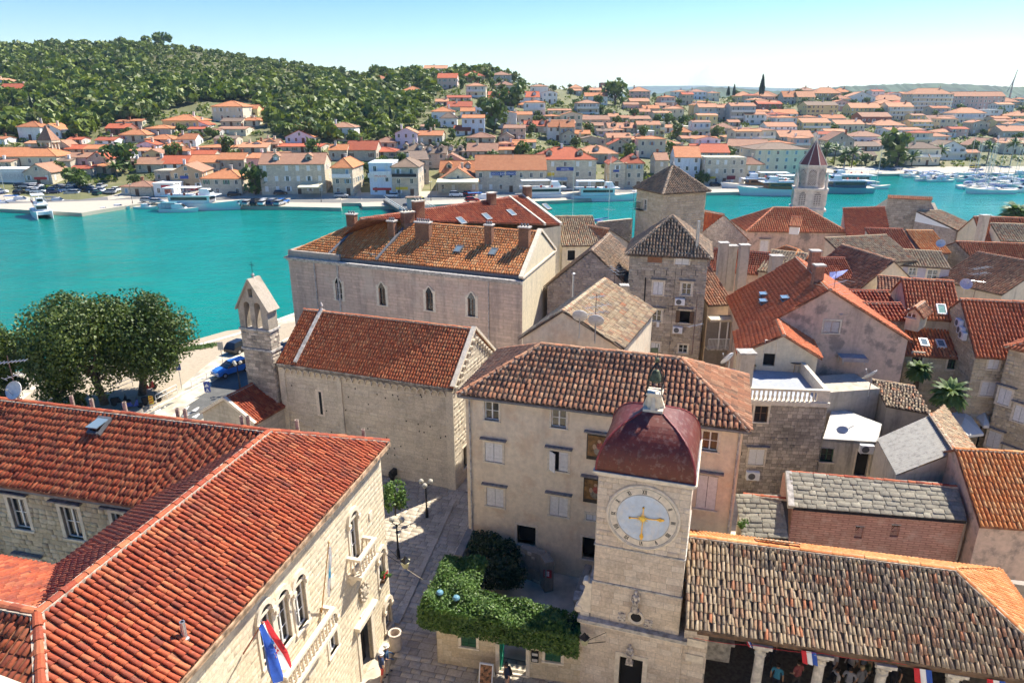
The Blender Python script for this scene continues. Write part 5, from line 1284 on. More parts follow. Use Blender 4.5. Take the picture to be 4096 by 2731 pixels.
for px,py,cwid,h,pots in ((705,300,0.95,1.15,3),(1020,385,0.7,1.5,3),(1265,405,1.5,1.6,6),(1778,440,0.7,1.7,3),(2055,465,0.95,1.75,3)):
 p = roofpt(spl[0],*z2(px,py));chimney(p,cwid,0.65,h,sro,su,BRICK,plain('cap_pale',(0.55,0.5,0.45),0.8),pots)
for px,py in ((1537,490),(1810,512)): skylight(spl[0],*z2(px,py),0.6,0.9,sro)
for x0 in (4.7,10.3):   # fire walls with dark flashing across the roof
 a,b = q[0].lerp(q[1],x0/sW),m0.lerp(m1,max(0,(x0-4.6))/(sW-4.6));d = b-a;mb = MB();mb.obox((a+b)/2+Vector((0,0,0.12)),d/2,su*0.13,d.normalized().cross(su)*0.12);mb.build('fire_wall',LEAD,sro)
mb = MB();w.box(mb,5.9,6.05,2,10.4,0,0.14);a = w.hit(*z2(1775,900))[0];mb.tube(w.pt(a,0,0.08),w.pt(a,10.3,0.08),0.05);a = w.hit(*z2(418,700))[0];mb.tube(w.pt(a,0,0.1),w.pt(a,10.3,0.1),0.07);mb.build('downpipe',TRIM_D,sem)
# second roof behind, darker red, with its own chimneys and skylights
a,b = xy(P(1395,905,13.6)),xy(P(2235,905,11.6))
r0_,r1_ = P(1440,876,14.6),P(2090,783,14.6);w2 = thing('waterside_palace','palace wing with deep red tile roof and skylights next to the water','palace',(-8,78,0))
e0,e1 = r0_+Vector((1.2,-1.2,-0.9)),P(2244,900,11.6)
wp = [([r0_,e1,r1_],r0_,r1_),([r0_,r1_,r1_+Vector((-3.6,4.3,-3)),r0_+Vector((-3.6,4.3,-3))],r1_+Vector((-3.6,4.3,-3)),r0_+Vector((-3.6,4.3,-3)))]
wro = build_roof(wp,[(r0_,r1_)],w2,T_RED,T_DECK,0.25,0.38,260,skip=(1,))
c4 = [e0,e1,r1_+Vector((-3.6,4.3,-3)),r0_+Vector((-3.6,4.3,-3))]
for i in range(4): w = Wall(c4[i],c4[(i+1) % 4],-0.5,11.5);(gothic(w,*z2(2228,505),0.8,1.5,w2) if i == 1 else None);w.build('wall',SEMR,w2)
MB().poly([e1,c4[2],r1_]).build('wall',SEMR,w2)
for px,py in ((1555,268),(1755,236),(1948,205),(2225,158)): skylight(wp[0],*z2(px,py),0.75,1.0,wro)
for px,py,cwid,h in ((1795,130,0.9,1.2),(1225,235,1.1,1.6),(1140,275,1.2,1.0),(2075,75,0.9,1.2)): chimney(on_plane(wp[0],*z2(px,py))[0],cwid,0.7,h,wro,Vector((0.75,0.66,0)),BRICK,TRIM,3 if px < 1300 else 0)
mb = MB()
for x,wd in ((2060,0.12),(2290,0.2)):
 p,qq = (r1_,e1) if x > 2200 else (r1_.lerp(r0_,0.10),e1.lerp(e0,0.10));d = qq-p;mb.obox((p+qq)/2+Vector((0,0,0.12)),d/2,Vector((0.75,0.66,0))*wd,Vector((0,0,0.14)))
mb.build('gable_parapet',TRIM,wro)
# tower houses and the lanes right of the museum
PINKW = plaster('pink_plaster',(0.62,0.45,0.35),stain=(0.12,0.10,0.10),sa=0.6,patch=(0.20,0.17,0.15),pa=0.7,scale=0.45)
CREAM = plaster('cream_plaster',(0.66,0.56,0.40),stain=(0.2,0.17,0.14),sa=0.45,patch=(0.7,0.62,0.5),pa=0.4)
GREYP = plaster('grey_plaster',(0.50,0.43,0.34),stain=(0.10,0.09,0.085),sa=0.7,patch=(0.55,0.48,0.38),pa=0.5)
G = dict(hood=True,sw=0.14)
hs,gw,gro,gc = house('tower_house','tall narrow grey stone house with mossy dark hip roof and shutters',P(2520,1016,12.6),P(2832,1032,12.6),12.6,6.6,roof='h',rise=3.0,tmat=T_DARK,deck=T_DECKD,cp=0.27,rp=0.38,nobj=240,oh=0.35,stone=ST_GREY,stone_n=300,sch=(0.2,0.28),scl=(0.28,0.55),proud=0.03,wins=[
 ('F',*z3(1135,662),1.15,0.95,'shut',dict(sill=False)),('F',*z3(945,888),0.85,1.15,'shut',G),('F',*z3(1168,895),0.8,1.05,'case',dict(hood=True,sw=0.16)),('F',*z3(935,1103),0.8,1.05,'case',dict(hood=True,sw=0.16)),('F',*z3(1155,1112),0.85,1.1,'open',dict(shut=BROWNP,hood=True)),('F',*z3(925,1345),0.8,0.8,'shut',{}),('F',*z3(1140,1362),0.8,0.8,'case',{})])
w = gw['F']
for px,py,lab in ((1117,988,'upper air conditioner on the grey tower house'),(1098,1208,'lower air conditioner on the grey tower house')): s,z = w.hit(*z3(px,py));ac_unit(w,s,z-0.29,lab)
mb = MB();a = w.hit(*z3(840,1000))[0];mb.tube(w.pt(a,3,0.08),w.pt(a-0.05,10.6,0.08),0.055);mb.build('downpipe',IRON,hs)
mb = MB();a = w.hit(*z3(1062,1000))[0];mb.tube(w.pt(a,3,0.05),w.pt(a+0.02,11.6,0.05),0.012,n=5);mb.build('cable',IRON,hs)
for px in (787,915,1012,1130,1240): s,z = w.hit(*z3(px,765));MB().tube(w.pt(s,z-0.25,0.06),w.pt(s,z+0.25,0.06),0.02,n=5).build('tie_anchor',IRON,hs)
s,z = w.hit(*z3(920,655));mb = MB();w.box(mb,s-0.62,s+0.62,z-0.35,z+0.3,0,0.045);mb.build('brick_patch',BRICK,hs)
s,z = w.hit(*z3(945,1168));mb = MB();w.box(mb,s-0.12,s+0.12,z-0.25,z+0.25,0.14,0.16);tag(mb.build('towel',CLOTHW),'pale towel hanging from a window of the grey tower house','towel')
mb = MB();c = gc[1]-gw['F'].u*1.0+Vector((-gw['F'].u.y,gw['F'].u.x,0))*0.6;mb.tube(V3(c,12.8),V3(c,15.6),0.14,0.13,8);mb.build('flue',STEEL,gro)
# old gabled house left of the tower house
hs2,ow,oro,oc = house('gabled_house','old rough stone house with sagging brown roof left of the tower house',P(2190,1140,8.6),P(2535,1165,8.6),8.6,9,roof='g',rise=3.6,apex=0.5,tmat=T_DARK,deck=T_DECKD,cp=0.25,rp=0.32,nobj=200,jit=3,oh=0.35,stone=pieces('stone_pinkish',[(0.46,0.36,0.30),(0.54,0.43,0.36),(0.40,0.32,0.27),(0.50,0.39,0.33)],ga=0.4),stone_n=200,sch=(0.2,0.34),scl=(0.3,0.65),proud=0.035,ang=math.radians(72),wins=[('F',*z3(495,985),0.85,1.1,'hole',{})])
for px,py,h in ((278,920,1.6),): p = P(*z3(px,py),8.9);t = thing('flue_pipe','thin metal flue with cap before the old gabled house','flue',p);MB().tube(p-Vector((0,0,1)),p+Vector((0,0,h)),0.09,n=8).lathe(p+Vector((0,0,h+0.05)),[(0.16,0),(0.16,0.1),(0.02,0.18)],8).build('pipe',STEEL,t)
p = P(*z3(740,880),8.8);t = thing('flue_pipe','leaning grey flue between gabled house and tower house','flue',p);MB().tube(p-Vector((0,0,1)),p+Vector((0.1,0.2,2.3)),0.12,n=8).build('pipe',STEEL,t)
yagi(P(*z3(600,870),10.2),1.9,[(1.5,1.8,1.9,4,1.3),(1.2,1.6,1.9,3,1.2)],'aerial with long rods over the old gabled roof')
# yard houses between the palace and the tower house
house('yard_house','low yellowish house with pale old tiles right of the long palace',P(2250,980,9.3),P(2400,978,9.3),9.3,6,roof='s',rise=2.4,wall=CREAM,tmat=T_OLD,deck=T_DECKD,cp=0.25,nobj=120,wins=[('F',*z3(265,630),0.9,1.2,'hole',{})])
house('yard_house','small ruined house with brown gable roof beside the pale tiled yard house',P(2405,985,9.0),P(2510,965,9.0),9.0,7,roof='g',rise=1.9,apex=0.25,wall=GREYP,tmat=T_BROWN,deck=T_DECKD,nobj=100,wins=[('F',*z3(590,520),0.8,0.9,'hole',{})])
w_ = Wall(P(*z3(480,375),10.6),P(*z3(745,348),10.6),0,10.6);t = thing('yard_wall','tall rough stone wall with tiled top before the channel','wall',w_.pt(w_.L/2,0));wo = w_.build('face',MORTAR,t);w_.stones(ST_GREY,wo,60);MB().obox(w_.pt(w_.L/2,5.3,-0.3),w_.u*(w_.L/2),w_.n*0.29,Vector((0,0,5.2))).build('core',GREYP,t)
ridge(w_.pt(0,10.65,-0.2),w_.pt(w_.L,10.65,-0.2),T_OLD,t,r=0.25)
yagi(P(*z3(735,520),9),6.5,[(4.8,1.2,0.1,6,0.7),(5.8,1.0,0.1,5,0.6),(4.0,1.0,0.2,4,0.8)],'tall aerial mast left of the tower house roof')
# square stone tower with pyramid roof near the water
ap = P(2687,672,17.6);A_,B_,C2 = P(2548,752,14.9),P(2655,775,14.9),P(2826,764,14.9)
hs3,tw,tro,tc = house('square_tower','square pale stone tower with dark pyramid roof at the waterside',A_,B_,14.9,(xy(C2)-xy(B_)).length,roof='h',rise=2.9,tmat=T_DARK,deck=T_DECKD,cp=0.26,rp=0.4,nobj=160,oh=0.4,ang=math.atan2(C2.y-B_.y,C2.x-B_.x),stone=ST_WARM,stone_n=220,sch=(0.24,0.34),scl=(0.35,0.8),proud=0.02,sides='FR',wins=[('F',*z3(845,235),0.8,1.3,'case',{})],cat='tower')
mb = MB();c = sum((xy(p) for p in tc),Vector())/4;mb.lathe(V3(c,17.75),[(0.12,0),(0.2,0.25),(0.08,0.5),(0.02,0.6)],8);mb.build('finial',TRIM_D,tro)
s,z = tw['F'].hit(*z3(820,270));mb = MB();w = tw['F'];w.box(mb,s-0.9,s+0.5,z-0.1,z,0,0.6);
for k in range(9): w.box(mb,s-0.9+k*0.17,s-0.88+k*0.17,z,z+0.9,0.56,0.6)
w.box(mb,s-0.9,s+0.5,z+0.88,z+0.93,0.54,0.62);mb.build('balcony',IRON,hs3)
house('roof_room','dark roof room with red tiles leaning on the square tower',P(2662,828,12.6),P(2770,815,12.6),12.6,4,z0=6,roof='s',rise=0.9,wall=GREYP,tmat=T_RED,nobj=60,oh=0.2,wins=[('F',*z3(1075,290),0.7,0.8,'case',{})])
house('gabled_house','pinkish stone house with orange roof right behind the tower house',P(2815,920,9.4),P(2990,955,9.4),9.4,12,roof='g',rise=2.4,apex=0.42,ang=math.radians(118),tmat=T_RED,cp=0.25,nobj=160,stone=MATS['stone_pinkish'],stone_n=120,sides='F',wall=PINKW)
# three old chimneys and low roofs between
for px,py,h,lab in ((1437,770,3.3,'leftmost of three old plastered chimneys with flat cap'),(1505,770,3.0,'middle of three old chimneys with plants on its top'),(1597,800,3.4,'rightmost of three old plastered chimneys')):
 p = P(*z3(px,py),8.6);t = thing('old_chimney',lab,'chimney',(p.x,p.y,5));chimney(p-Vector((0,0,1.0)),0.85,0.75,h+0.8,t,mat=GREYP,name='stack')
house('low_house','low house with brown striped tiles beside the tower house, above the balcony',P(2832,1215,7.2),P(2928,1210,7.2),7.2,5.5,roof='s',rise=2.3,wall=CREAM,tmat=T_BROWN,deck=T_DECKD,cp=0.27,rp=0.42,nobj=120,oh=0.3)
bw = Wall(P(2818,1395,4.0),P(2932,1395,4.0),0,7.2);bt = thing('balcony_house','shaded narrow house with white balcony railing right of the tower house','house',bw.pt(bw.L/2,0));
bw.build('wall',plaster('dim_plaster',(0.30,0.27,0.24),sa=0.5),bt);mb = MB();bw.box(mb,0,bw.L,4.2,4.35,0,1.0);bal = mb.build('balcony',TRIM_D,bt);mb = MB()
for k in range(22): a = bw.L*k/21;bw.box(mb,a-0.015,a+0.015,4.35,5.25,0.96,0.99)
bw.box(mb,0,bw.L,5.25,5.31,0.94,1.01);mb.build('railing',WHITE,bal)
for k in (0.35,0.62): mb = MB();bw.box(mb,bw.L*k-0.05,bw.L*k+0.05,4.35,6.9,0.85,0.95);mb.build('post',WHITE,bal)
mb = MB();bw.box(mb,0,bw.L,6.9,7.1,-0.1,1.1);mb.build('balcony_roof',CREAM,bt)
house('low_house','small red tiled roof behind the three old chimneys',P(2838,1075,8.2),P(3060,1095,8.2),8.2,6,roof='x',rise=1.6,wall=PINKW,tmat=T_RED,nobj=100,ridge_objs=False)
house('low_house','low roof with pale striped tiles before the long dormer house',P(3035,1080,8.6),P(3180,1098,8.6),8.6,5,roof='s',rise=1.2,wall=GREYP,tmat=T_OLD,deck=T_DECKD,cp=0.3,nobj=100,ridge_objs=False)
p = P(*zb(205,720),9.4);t = thing('tile_topped_chimney','square chimney topped with tiles on the pale striped roof','chimney',(p.x,p.y,7));chimney(p-Vector((0,0,0.6)),1.1,0.8,1.7,t,mat=GREYP,name='stack')
house('low_house','bright orange small hip roof before the long dormer house',P(3170,1060,8.8),P(3265,1055,8.8),8.8,5,roof='h',rise=1.3,wall=PINKW,tmat=T_ORANGE,nobj=100,ridge_objs=False)
house('low_house','small red roof with hanging blue cloth in front of the long dormer house',P(3275,1110,8.4),P(3415,1110,8.4),8.4,5.5,roof='x',rise=1.4,wall=PINKW,tmat=T_RED,nobj=100,ridge_objs=False)
q = [P(*zb(x,y),zz) for x,y,zz in ((632,762,10.4),(632,815,9.8),(670,818,9.7),(735,780,10.0),(778,742,10.3),(700,755,10.3))]
tag(MB().poly(q).build('hanging_cloth',plain('pale_blue_cloth',(0.35,0.40,0.75),0.8)),'pale blue cloth hanging between roofs','cloth')
# terrace house: stone walls, balustraded roof terrace, orange gable behind
tA,tB = P(2991,1600,6.9),P(3312,1612,6.9)
th,hw_,_,tc = house('terrace_house','sooty stone house with white balustrade round its roof terrace',tA,tB,6.75,5.6,roof='f',wall=GREYP,stone=ST_SOOT,stone_n=300,sch=(0.2,0.29),scl=(0.26,0.5),proud=0.03,mortar=MORTARD,wins=[('F',*zr(258,618),0.85,1.15,'half',dict(frame=BROWNP)),('F',*zr(225,918),1.0,1.15,'louvre',dict(hood=True,shut=WHITE))])
w = hw_['F'];s,z = w.hit(*zr(195,1035));ac_unit(w,s,z-0.3,'air conditioner under the white louvred shutters of the terrace house')
TFLOOR = plaster('terrace_floor',(0.34,0.36,0.40),stain=(0.5,0.5,0.5),sa=0.4)
mb = MB();mb.hull([V3(p,6.72) for p in tc],[V3(p,6.90) for p in tc]);mb.build('terrace_floor',TFLOOR,th)
mb = MB();w.box(mb,-0.1,w.L+0.1,6.66,6.94,-0.25,0.14);w.box(mb,0,w.L,7.62,7.78,-0.22,0.06);hw_['R'].box(mb,0,5.5,6.9,7.7,-0.22,0.04);w.box(mb,w.L-0.7,w.L,6.9,7.6,-0.2,0.03);w.box(mb,0,0.2,6.9,7.6,-0.2,0.03);blo = mb.build('balustrade',TRIM,th)
for k in range(14): MB().lathe(w.pt(0.4+k*(w.L-1.3)/13,6.94,-0.08),[(0.06,0),(0.05,0.06),(0.10,0.25),(0.05,0.40),(0.07,0.55),(0.05,0.68)],8).build('baluster',TRIM,blo)
fp = tc[3];gA,gB = fp-w.u*0.4,tc[2]-w.u*0.2
# gable of the orange house on the terrace + its main body
og,ogw,ogro,ogc = house('orange_house','house with bright orange gable roof opening onto the balustraded terrace',P(2965,1408,8.2),P(3272,1425,8.2),8.2,5.0,z0=0,roof='g',rise=1.45,apex=0.52,ang=math.radians(76),wall=CREAM,tmat=T_BRI,cp=0.24,rp=0.3,nobj=200,oh=0.3,wins=[('F',*zr(320,197),0.8,1.9,'door',dict(mat=DARK,sur=TRIM,sw=0.05))])
m1L,m1R = P(2990,1330,8.5),P(3632,1358,8.35)
mh,mhw,mhro,mhc = house('large_gabled_house','large stained pink gabled house with red roof and rooftop aerials',m1L,m1R,8.4,11,roof='g',rise=3.65,apex=0.47,ang=math.radians(80),wall=PINKW,tmat=T_BRI,cp=0.24,rp=0.3,nobj=300,oh=0.3,wins=[('F',*zb(645,1190),1.15,0.95,'louvre',{})])
mpl,_ = roof_planes('g',mhc,8.4,3.65,0.3,0.12,None,0.47)
for px,py,o_ in ((120,950,0.5),(120,1005,0.5),(290,980,0.5)): skylight(mpl[0],*zb(px,py),0.9,0.55,mhro,open_=o_)
for px,py,h in ((500,740,1.5),(530,850,1.4)): chimney(on_plane(mpl[0],*zb(px,py))[0],0.7,0.6,h,mhro,mat=plain('brick_plain',(0.33,0.16,0.10),0.9,var=0.3),cap=TRIM_D)
yagi(P(*zb(600,1300),7.5),5.6,[(4.6,2.6,0.5,5,1.7),(4.1,2.2,1.9,5,1.5),(3.0,1.2,0.4,9,0.5),(2.4,1.1,0.3,8,0.5)],'large multi-rod aerial in front of the stained pink gable')
yagi(P(*zb(710,1400),7.0),3.6,[(3.2,1.3,0.3,9,0.6)],'smaller aerial right of the large one before the pink gable')
# dormer boxes on the right slope of the pink house
for px0,px1,py,lab in ((805,1145,940,'upper dormer roof with big red tiles right of the pink gable'),(870,1240,1045,'lower dormer roof with big red tiles right of the pink gable')):
 house('dormer_block',lab,P(*zb(px0+15,py+75),8.8),P(*zb(px1,py+80),8.8),8.8,1.7,z0=5,roof='s',rise=0.75,wall=PINKW,tmat=T_RED,cp=0.3,rp=0.42,nobj=100,oh=0.2,ridge_objs=False)
p = P(2968,1640,8.2);t = thing('tall_chimney','tall grey chimney with flat cap between museum roof and terrace','chimney',(p.x,p.y,4));chimney(P(2968,1560,7.4)-Vector((0,0,1)),0.9,0.8,3.6,t,mat=GREYP,name='stack')
dish(P(*z3(1495,1540),7.6),0.55,(-0.5,0.6,0.5),'large pale dish beside the tall grey chimney',pole=0.8)
# terrace furniture
def plastic_chair(loc,rz,label):
 t = thing('plastic_chair',label,'chair',loc,rz,'white chairs on the roof terrace')
 for sx in (-1,1):
  for sy in (-1,1): MB().tube((sx*0.24,sy*0.22,0),(sx*0.20,sy*0.19,0.42),0.028,0.024,6).build('leg',PLASTIC,t,inv=False)
 MB().box(-0.24,-0.23,0.40,0.24,0.23,0.44).build('seat',PLASTIC,t,inv=False);mb = MB()
 for k in range(7): x = -0.2+k*0.066;mb.obox((x,0.25+0.02,0.66),(0.022,0,0),(0,0.012,0),(0,0.06,0.21))
 mb.obox((0,0.325,0.88),(0.25,0,0),(0,0.015,0),(0,0.01,0.03));mb.build('backrest',PLASTIC,t,inv=False)
 for sx in (-1,1): MB().box(sx*0.25-0.025,-0.2,0.62,sx*0.25+0.025,0.28,0.65).obox((sx*0.25,-0.2,0.53),(0.02,0,0),(0,0.02,0),(0,0,0.11)).build('armrest',PLASTIC,t,inv=False)
plastic_chair(P(*zr(408,312),6.91),0.25,'left white plastic chair on the roof terrace');plastic_chair(P(*zr(566,322),6.91),-0.3,'right white plastic chair on the roof terrace')
p = P(*zr(490,322),6.91);t = thing('terrace_table','round dark table between the two white chairs','table',p);MB().lathe(p+Vector((0,0,0.68)),[(0.42,0),(0.42,0.04)],20).build('table_top',plain('table_dark',(0.07,0.06,0.06),0.5),t)
for k in range(3): a = k*2.09;MB().tube(p+Vector((0.3*math.cos(a),0.3*math.sin(a),0)),p+Vector((0.15*math.cos(a),0.15*math.sin(a),0.68)),0.02,n=6).build('leg',plain('ochre_wood',(0.42,0.22,0.06),0.6),t)
for px,py,r,lab,m_ in ((470,318,0.16,'dark bin under the terrace table',IRON),(508,326,0.17,'cream pot under the terrace table',CREAM)): p = P(*zr(px,py),6.91);tag(MB().lathe(p,[(r*0.8,0),(r,0.45),(r*0.85,0.45),(r*0.8,0.2)],12).build('pot',m_),lab,'pot')
p = P(*zr(200,318),6.91);t = thing('stool','small ochre wooden stool at the left end of the terrace','stool',p)
for k in range(4): a = k*1.57+0.78;MB().tube(p+Vector((0.17*math.cos(a),0.17*math.sin(a),0)),p+Vector((0.15*math.cos(a),0.15*math.sin(a),0.4)),0.02,n=6).build('leg',MATS['ochre_wood'],t)
MB().obox(p+Vector((0,0,0.42)),(0.17,0,0),(0,0.17,0),(0,0,0.02)).build('seat',MATS['ochre_wood'],t)
# patio right of the terrace
pa = [P(*zr(x,y),4.2) for x,y in ((690,792),(1068,815),(1100,690),(760,560))];pt_ = thing('patio_house','low house with white flat patio roof, wall with small window and open door','house',(pa[0].x+2,pa[0].y+1,0))
w = Wall(pa[0],pa[1],0,4.2);s,z = w.hit(*zr(717,905));window(w,s,z-0.5,0.8,1.0,pt_,'case',frame=GREENP,sur=None);s,z = w.hit(*zr(960,960));door(w,s,z-1.0,0.8,1.9,pt_,DARK,TRIM,0.2,0.1);w.build('wall',plaster('mouldy_cream',(0.52,0.47,0.38),stain=(0.05,0.045,0.04),sa=0.85,scale=0.8),pt_)
Wall(pa[1],pa[2],0,4.2).build('wall',GREYP,pt_);Wall(pa[3],pa[0],0,4.2).build('wall',GREYP,pt_)
mb = MB();mb.hull([p-Vector((0,0,0.2)) for p in pa],[p+Vector((0,0,0.02)) for p in pa]);mb.build('roof',plain('pale_concrete',(0.50,0.48,0.44),0.9,var=0.15,scale=2),pt_)
s,z = w.hit(*zr(985,850));ac_unit(w,s,z-0.3,'air conditioner above the open patio door')
dish(P(*zr(1015,440),6.6)-Vector((0,0,0.6)),0.55,(-0.35,0.55,0.6),'large pale dish above the white patio roof',pole=1.4)
house('shed','small cluttered rooftop store with wall between terrace and old roof',P(3318,1575,5.6),P(3520,1560,5.6),5.6,3.0,roof='f',wall=GREYP)
p = P(*zr(885,262),6.5);t = thing('tarpaulin_table','table under a patterned tarpaulin on the cluttered flat roof','table',p);MB().obox(p+Vector((0,0,0.55)),(0.95,-0.12,0),(0.08,0.55,0),(0,0,0.02)).obox(p+Vector((0,-0.55,0.4)),(0.93,-0.12,0),(0,0.02,0),(0,0,0.15)).build('tarpaulin',pieces('tarp',[(0.7,0.7,0.72),(0.3,0.2,0.18)],gs2=3.0),t)
for sx,sy in ((-0.8,-0.4),(0.8,-0.4),(0.8,0.4),(-0.8,0.4)): MB().tube(p+Vector((sx,sy,0)),p+Vector((sx,sy,0.55)),0.03,n=6).build('leg',STEEL,t)
# old house with brown tiles and the corrugated lean-to
oF,oB = (P(*zr(1140,556),5.0),P(*zr(1425,606),5.0)),P(*zr(1045,392),5.7)
house('old_tile_house','narrow old house with faded brown and sand tiles bent along the lane',oF[0],oF[1],5.0,xy(oB-oF[0]).length,roof='s',rise=0.8,wall=GREYP,tmat=T_OLD,deck=T_DECKD,cp=0.2,rp=0.3,nobj=160,jit=3,oh=0.15,ang=math.atan2(oB.y-oF[0].y,oB.x-oF[0].x))
kr = [P(*zr(1440,620),6.75),P(*zr(1640,920),6.75),P(*zr(1800,935),5.2),P(*zr(1530,560),5.2)]
lane = thing('lane_house','lane house with pale old tile slope and corrugated sheet lean-to','house',(25,36,0));build_roof([([kr[2],kr[3],kr[0],kr[1]],kr[2],kr[3])],[(kr[1],kr[0])],lane,T_OLD,T_DECKD,0.2,0.3,150,jit=3)
cr = [P(*zr(1065,790),5.6),P(*zr(1200,1042),5.6),P(*zr(1605,885),6.6),P(*zr(1425,632),6.6)]
mb = MB();nn = 84
for i in range(nn):
 t0,t1 = i/nn,(i+1)/nn;z0_,z1_ = 0.035*math.sin(i*math.pi/2),0.035*math.sin((i+1)*math.pi/2);U0,U1 = Vector((0,0,z0_)),Vector((0,0,z1_))
 mb.poly([cr[0].lerp(cr[1],t0)+U0,cr[0].lerp(cr[1],t1)+U1,cr[3].lerp(cr[2],t1)+U1,cr[3].lerp(cr[2],t0)+U0])
tag(mb.build('corrugated_roof',plaster('corrugated_sheet',(0.36,0.34,0.30),stain=(0.08,0.075,0.07),sa=0.7,scale=1.5,rough=0.7),lane),kind=None)
for a,b in ((cr[0],cr[1]),(cr[1],cr[2])): Wall(a,b,0,min(a.z,b.z)-0.05).build('wall',plaster('mouldy_cream',(0,0,0)),lane)
MB().poly([xy(cr[1])+Vector((0,0,5.5)),xy(cr[2])+Vector((0,0,5.5)),xy(cr[2])+Vector((0,0,6.5))]).build('wall',GREYP,lane)
Wall(kr[1],kr[2],0,5.4).build('wall',GREYP,lane);Wall(kr[2],kr[3],0,5.3).build('wall',GREYP,lane)
# slate chapel and its small shed
def slates(poly,a,b,parent,nobj,rp=0.27,cl=(0.35,0.75)):
 o,u,v,n = plane_frame(poly,a,b);Lb = (Vector(b)-Vector(a)).length;D = max((Vector(p)-o).dot(v) for p in poly);R = [];y = 0.0
 while y < D-0.05:
  x = -random.uniform(0,0.4)
  while x < Lb:
   wd = random.uniform(*cl);e,f = max(0,x),min(Lb,x+wd);x += wd
   if f-e > 0.08: R.append((e+0.006,f-0.006,y,min(y+rp*1.25,D),random.uniform(0.06,0.10)))
  y += rp
 tl = (v*1.0+n*-0.26).normalized();nn_ = u.cross(tl);nn_ = nn_ if nn_.z > 0 else -nn_
 stone_pieces(o+n*0.07,u,nn_,[(e,f,y*1.0,y1,p) for e,f,y,y1,p in R],SLATE,parent,nobj,up=v,name='slate',field='slate_field')
def slate_house(name,label,eL,eR,rL,rR,wall,nobj):
 eL,eR,rL,rR = [Vector(p) for p in (eL,eR,rL,rR)];t = thing(name,label,'chapel' if 'chapel' in name else 'shed',(eL.x,eL.y,0))
 back = [rL+(rL-eL)*Vector((1,1,-1)),rR+(rR-eR)*Vector((1,1,-1))]
 mb = MB()
 for q in ([eL,eR,rR,rL],[rL,rR,back[1],back[0]]): mb.poly(q);mb.poly([p-Vector((0,0,0.12)) for p in q][::-1])
 ro = mb.build('roof',plain('slate_under',(0.07,0.065,0.055),0.95),t);slates([eL,eR,rR,rL],eL,eR,ro,nobj);ridge(rL+Vector((0,0,0.05)),rR+Vector((0,0,0.05)),T_RED,ro,r=0.13)
 i_ = (rL-eL).normalized()*0.25;i_.z = 0
 w = Wall(eL+i_,eR+i_,0,eL.z-0.1);return t,w,ro,back
ST_PINK = plaster('pink_brickwork',(0.58,0.33,0.26),stain=(0.42,0.24,0.18),sa=0.4,patch=(0.64,0.46,0.37),pa=0.4,scale=0.8,joints=(0.45,0.14,(0.5,0.4,0.35),0.7))
ct_,w,ro,bk = slate_house('slate_chapel','low chapel with grey stone slab roof and pink wall',P(*zr(482,1275),4.4),P(*zr(1695,1372),4.4),P(*zr(462,1032),5.45),P(*zr(1622,1132),5.45),None,300)
for px,py in ((943,1430),(1195,1420)):
 s,z = w.hit(*zr(px,py));o = window(w,s,z-0.5,0.42,0.75,ct_,'hole',sur=None,sill=False);mb = MB()
 for k in range(5): mb.obox(w.pt(s-0.17+k*0.085,z-0.12,-0.02),(w.u*0.6+Vector((0,0,0.8)))*0.35,w.n*0.01,(w.u*0.8-Vector((0,0,0.6)))*0.016);mb.obox(w.pt(s-0.17+k*0.085,z-0.12,-0.03),(w.u*-0.6+Vector((0,0,0.8)))*0.35,w.n*0.01,(w.u*0.8+Vector((0,0,0.6)))*0.016)
 mb.build('lattice',ST_PINK,o)
w.build('wall',ST_PINK,ct_);eL,rL = P(*zr(482,1275),4.4),P(*zr(462,1032),5.45)
eR,rR = P(*zr(1695,1372),4.4),P(*zr(1622,1132),5.45)
for e_,r_,b_,sg in ((eL,rL,bk[0],1),(eR,rR,bk[1],-1)):
 wk = Wall(b_,e_,0,4.4) if sg > 0 else Wall(e_,b_,0,4.4);wk.build('wall',ST_PINK if sg > 0 else GREYP,ct_);MB().poly([xy(e_)+Vector((0,0,4.4)),xy(b_)+Vector((0,0,4.4)),r_]).build('wall',MATS['pink_brickwork'],ct_)
mb = MB();d = rL-eL;mb.obox((rL+eL)/2-lu*0.12+Vector((0,0,0.05)),d/2,lu*0.16,d.normalized().cross(lu)*0.16);mb.build('gable_coping',TRIM_D,ct_)
st_,w,ro,bk = slate_house('slate_shed','small lean-to shed with grey stone slab roof left of the slate chapel',P(*zr(120,1480),3.0),P(*zr(450,1490),3.0),P(*zr(135,1185),4.4),P(*zr(445,1218),4.4),None,150);w.build('wall',GREYP,st_);Wall(bk[0],P(*zr(120,1480),3.0),0,3.0).build('wall',GREYP,st_)
# orange roofed house at the right edge + wall below
e3,e4 = P(*zr(1790,1372),4.9),P(4330,2115,4.9)
house('edge_house','house with bright orange roof and stained pink wall at the right edge',e3,e4,4.9,7.0,roof='x',rise=2.3,wall=PINKW,tmat=T_ORANGE,cp=0.22,rp=0.36,nobj=300,oh=0.2,sides='L')
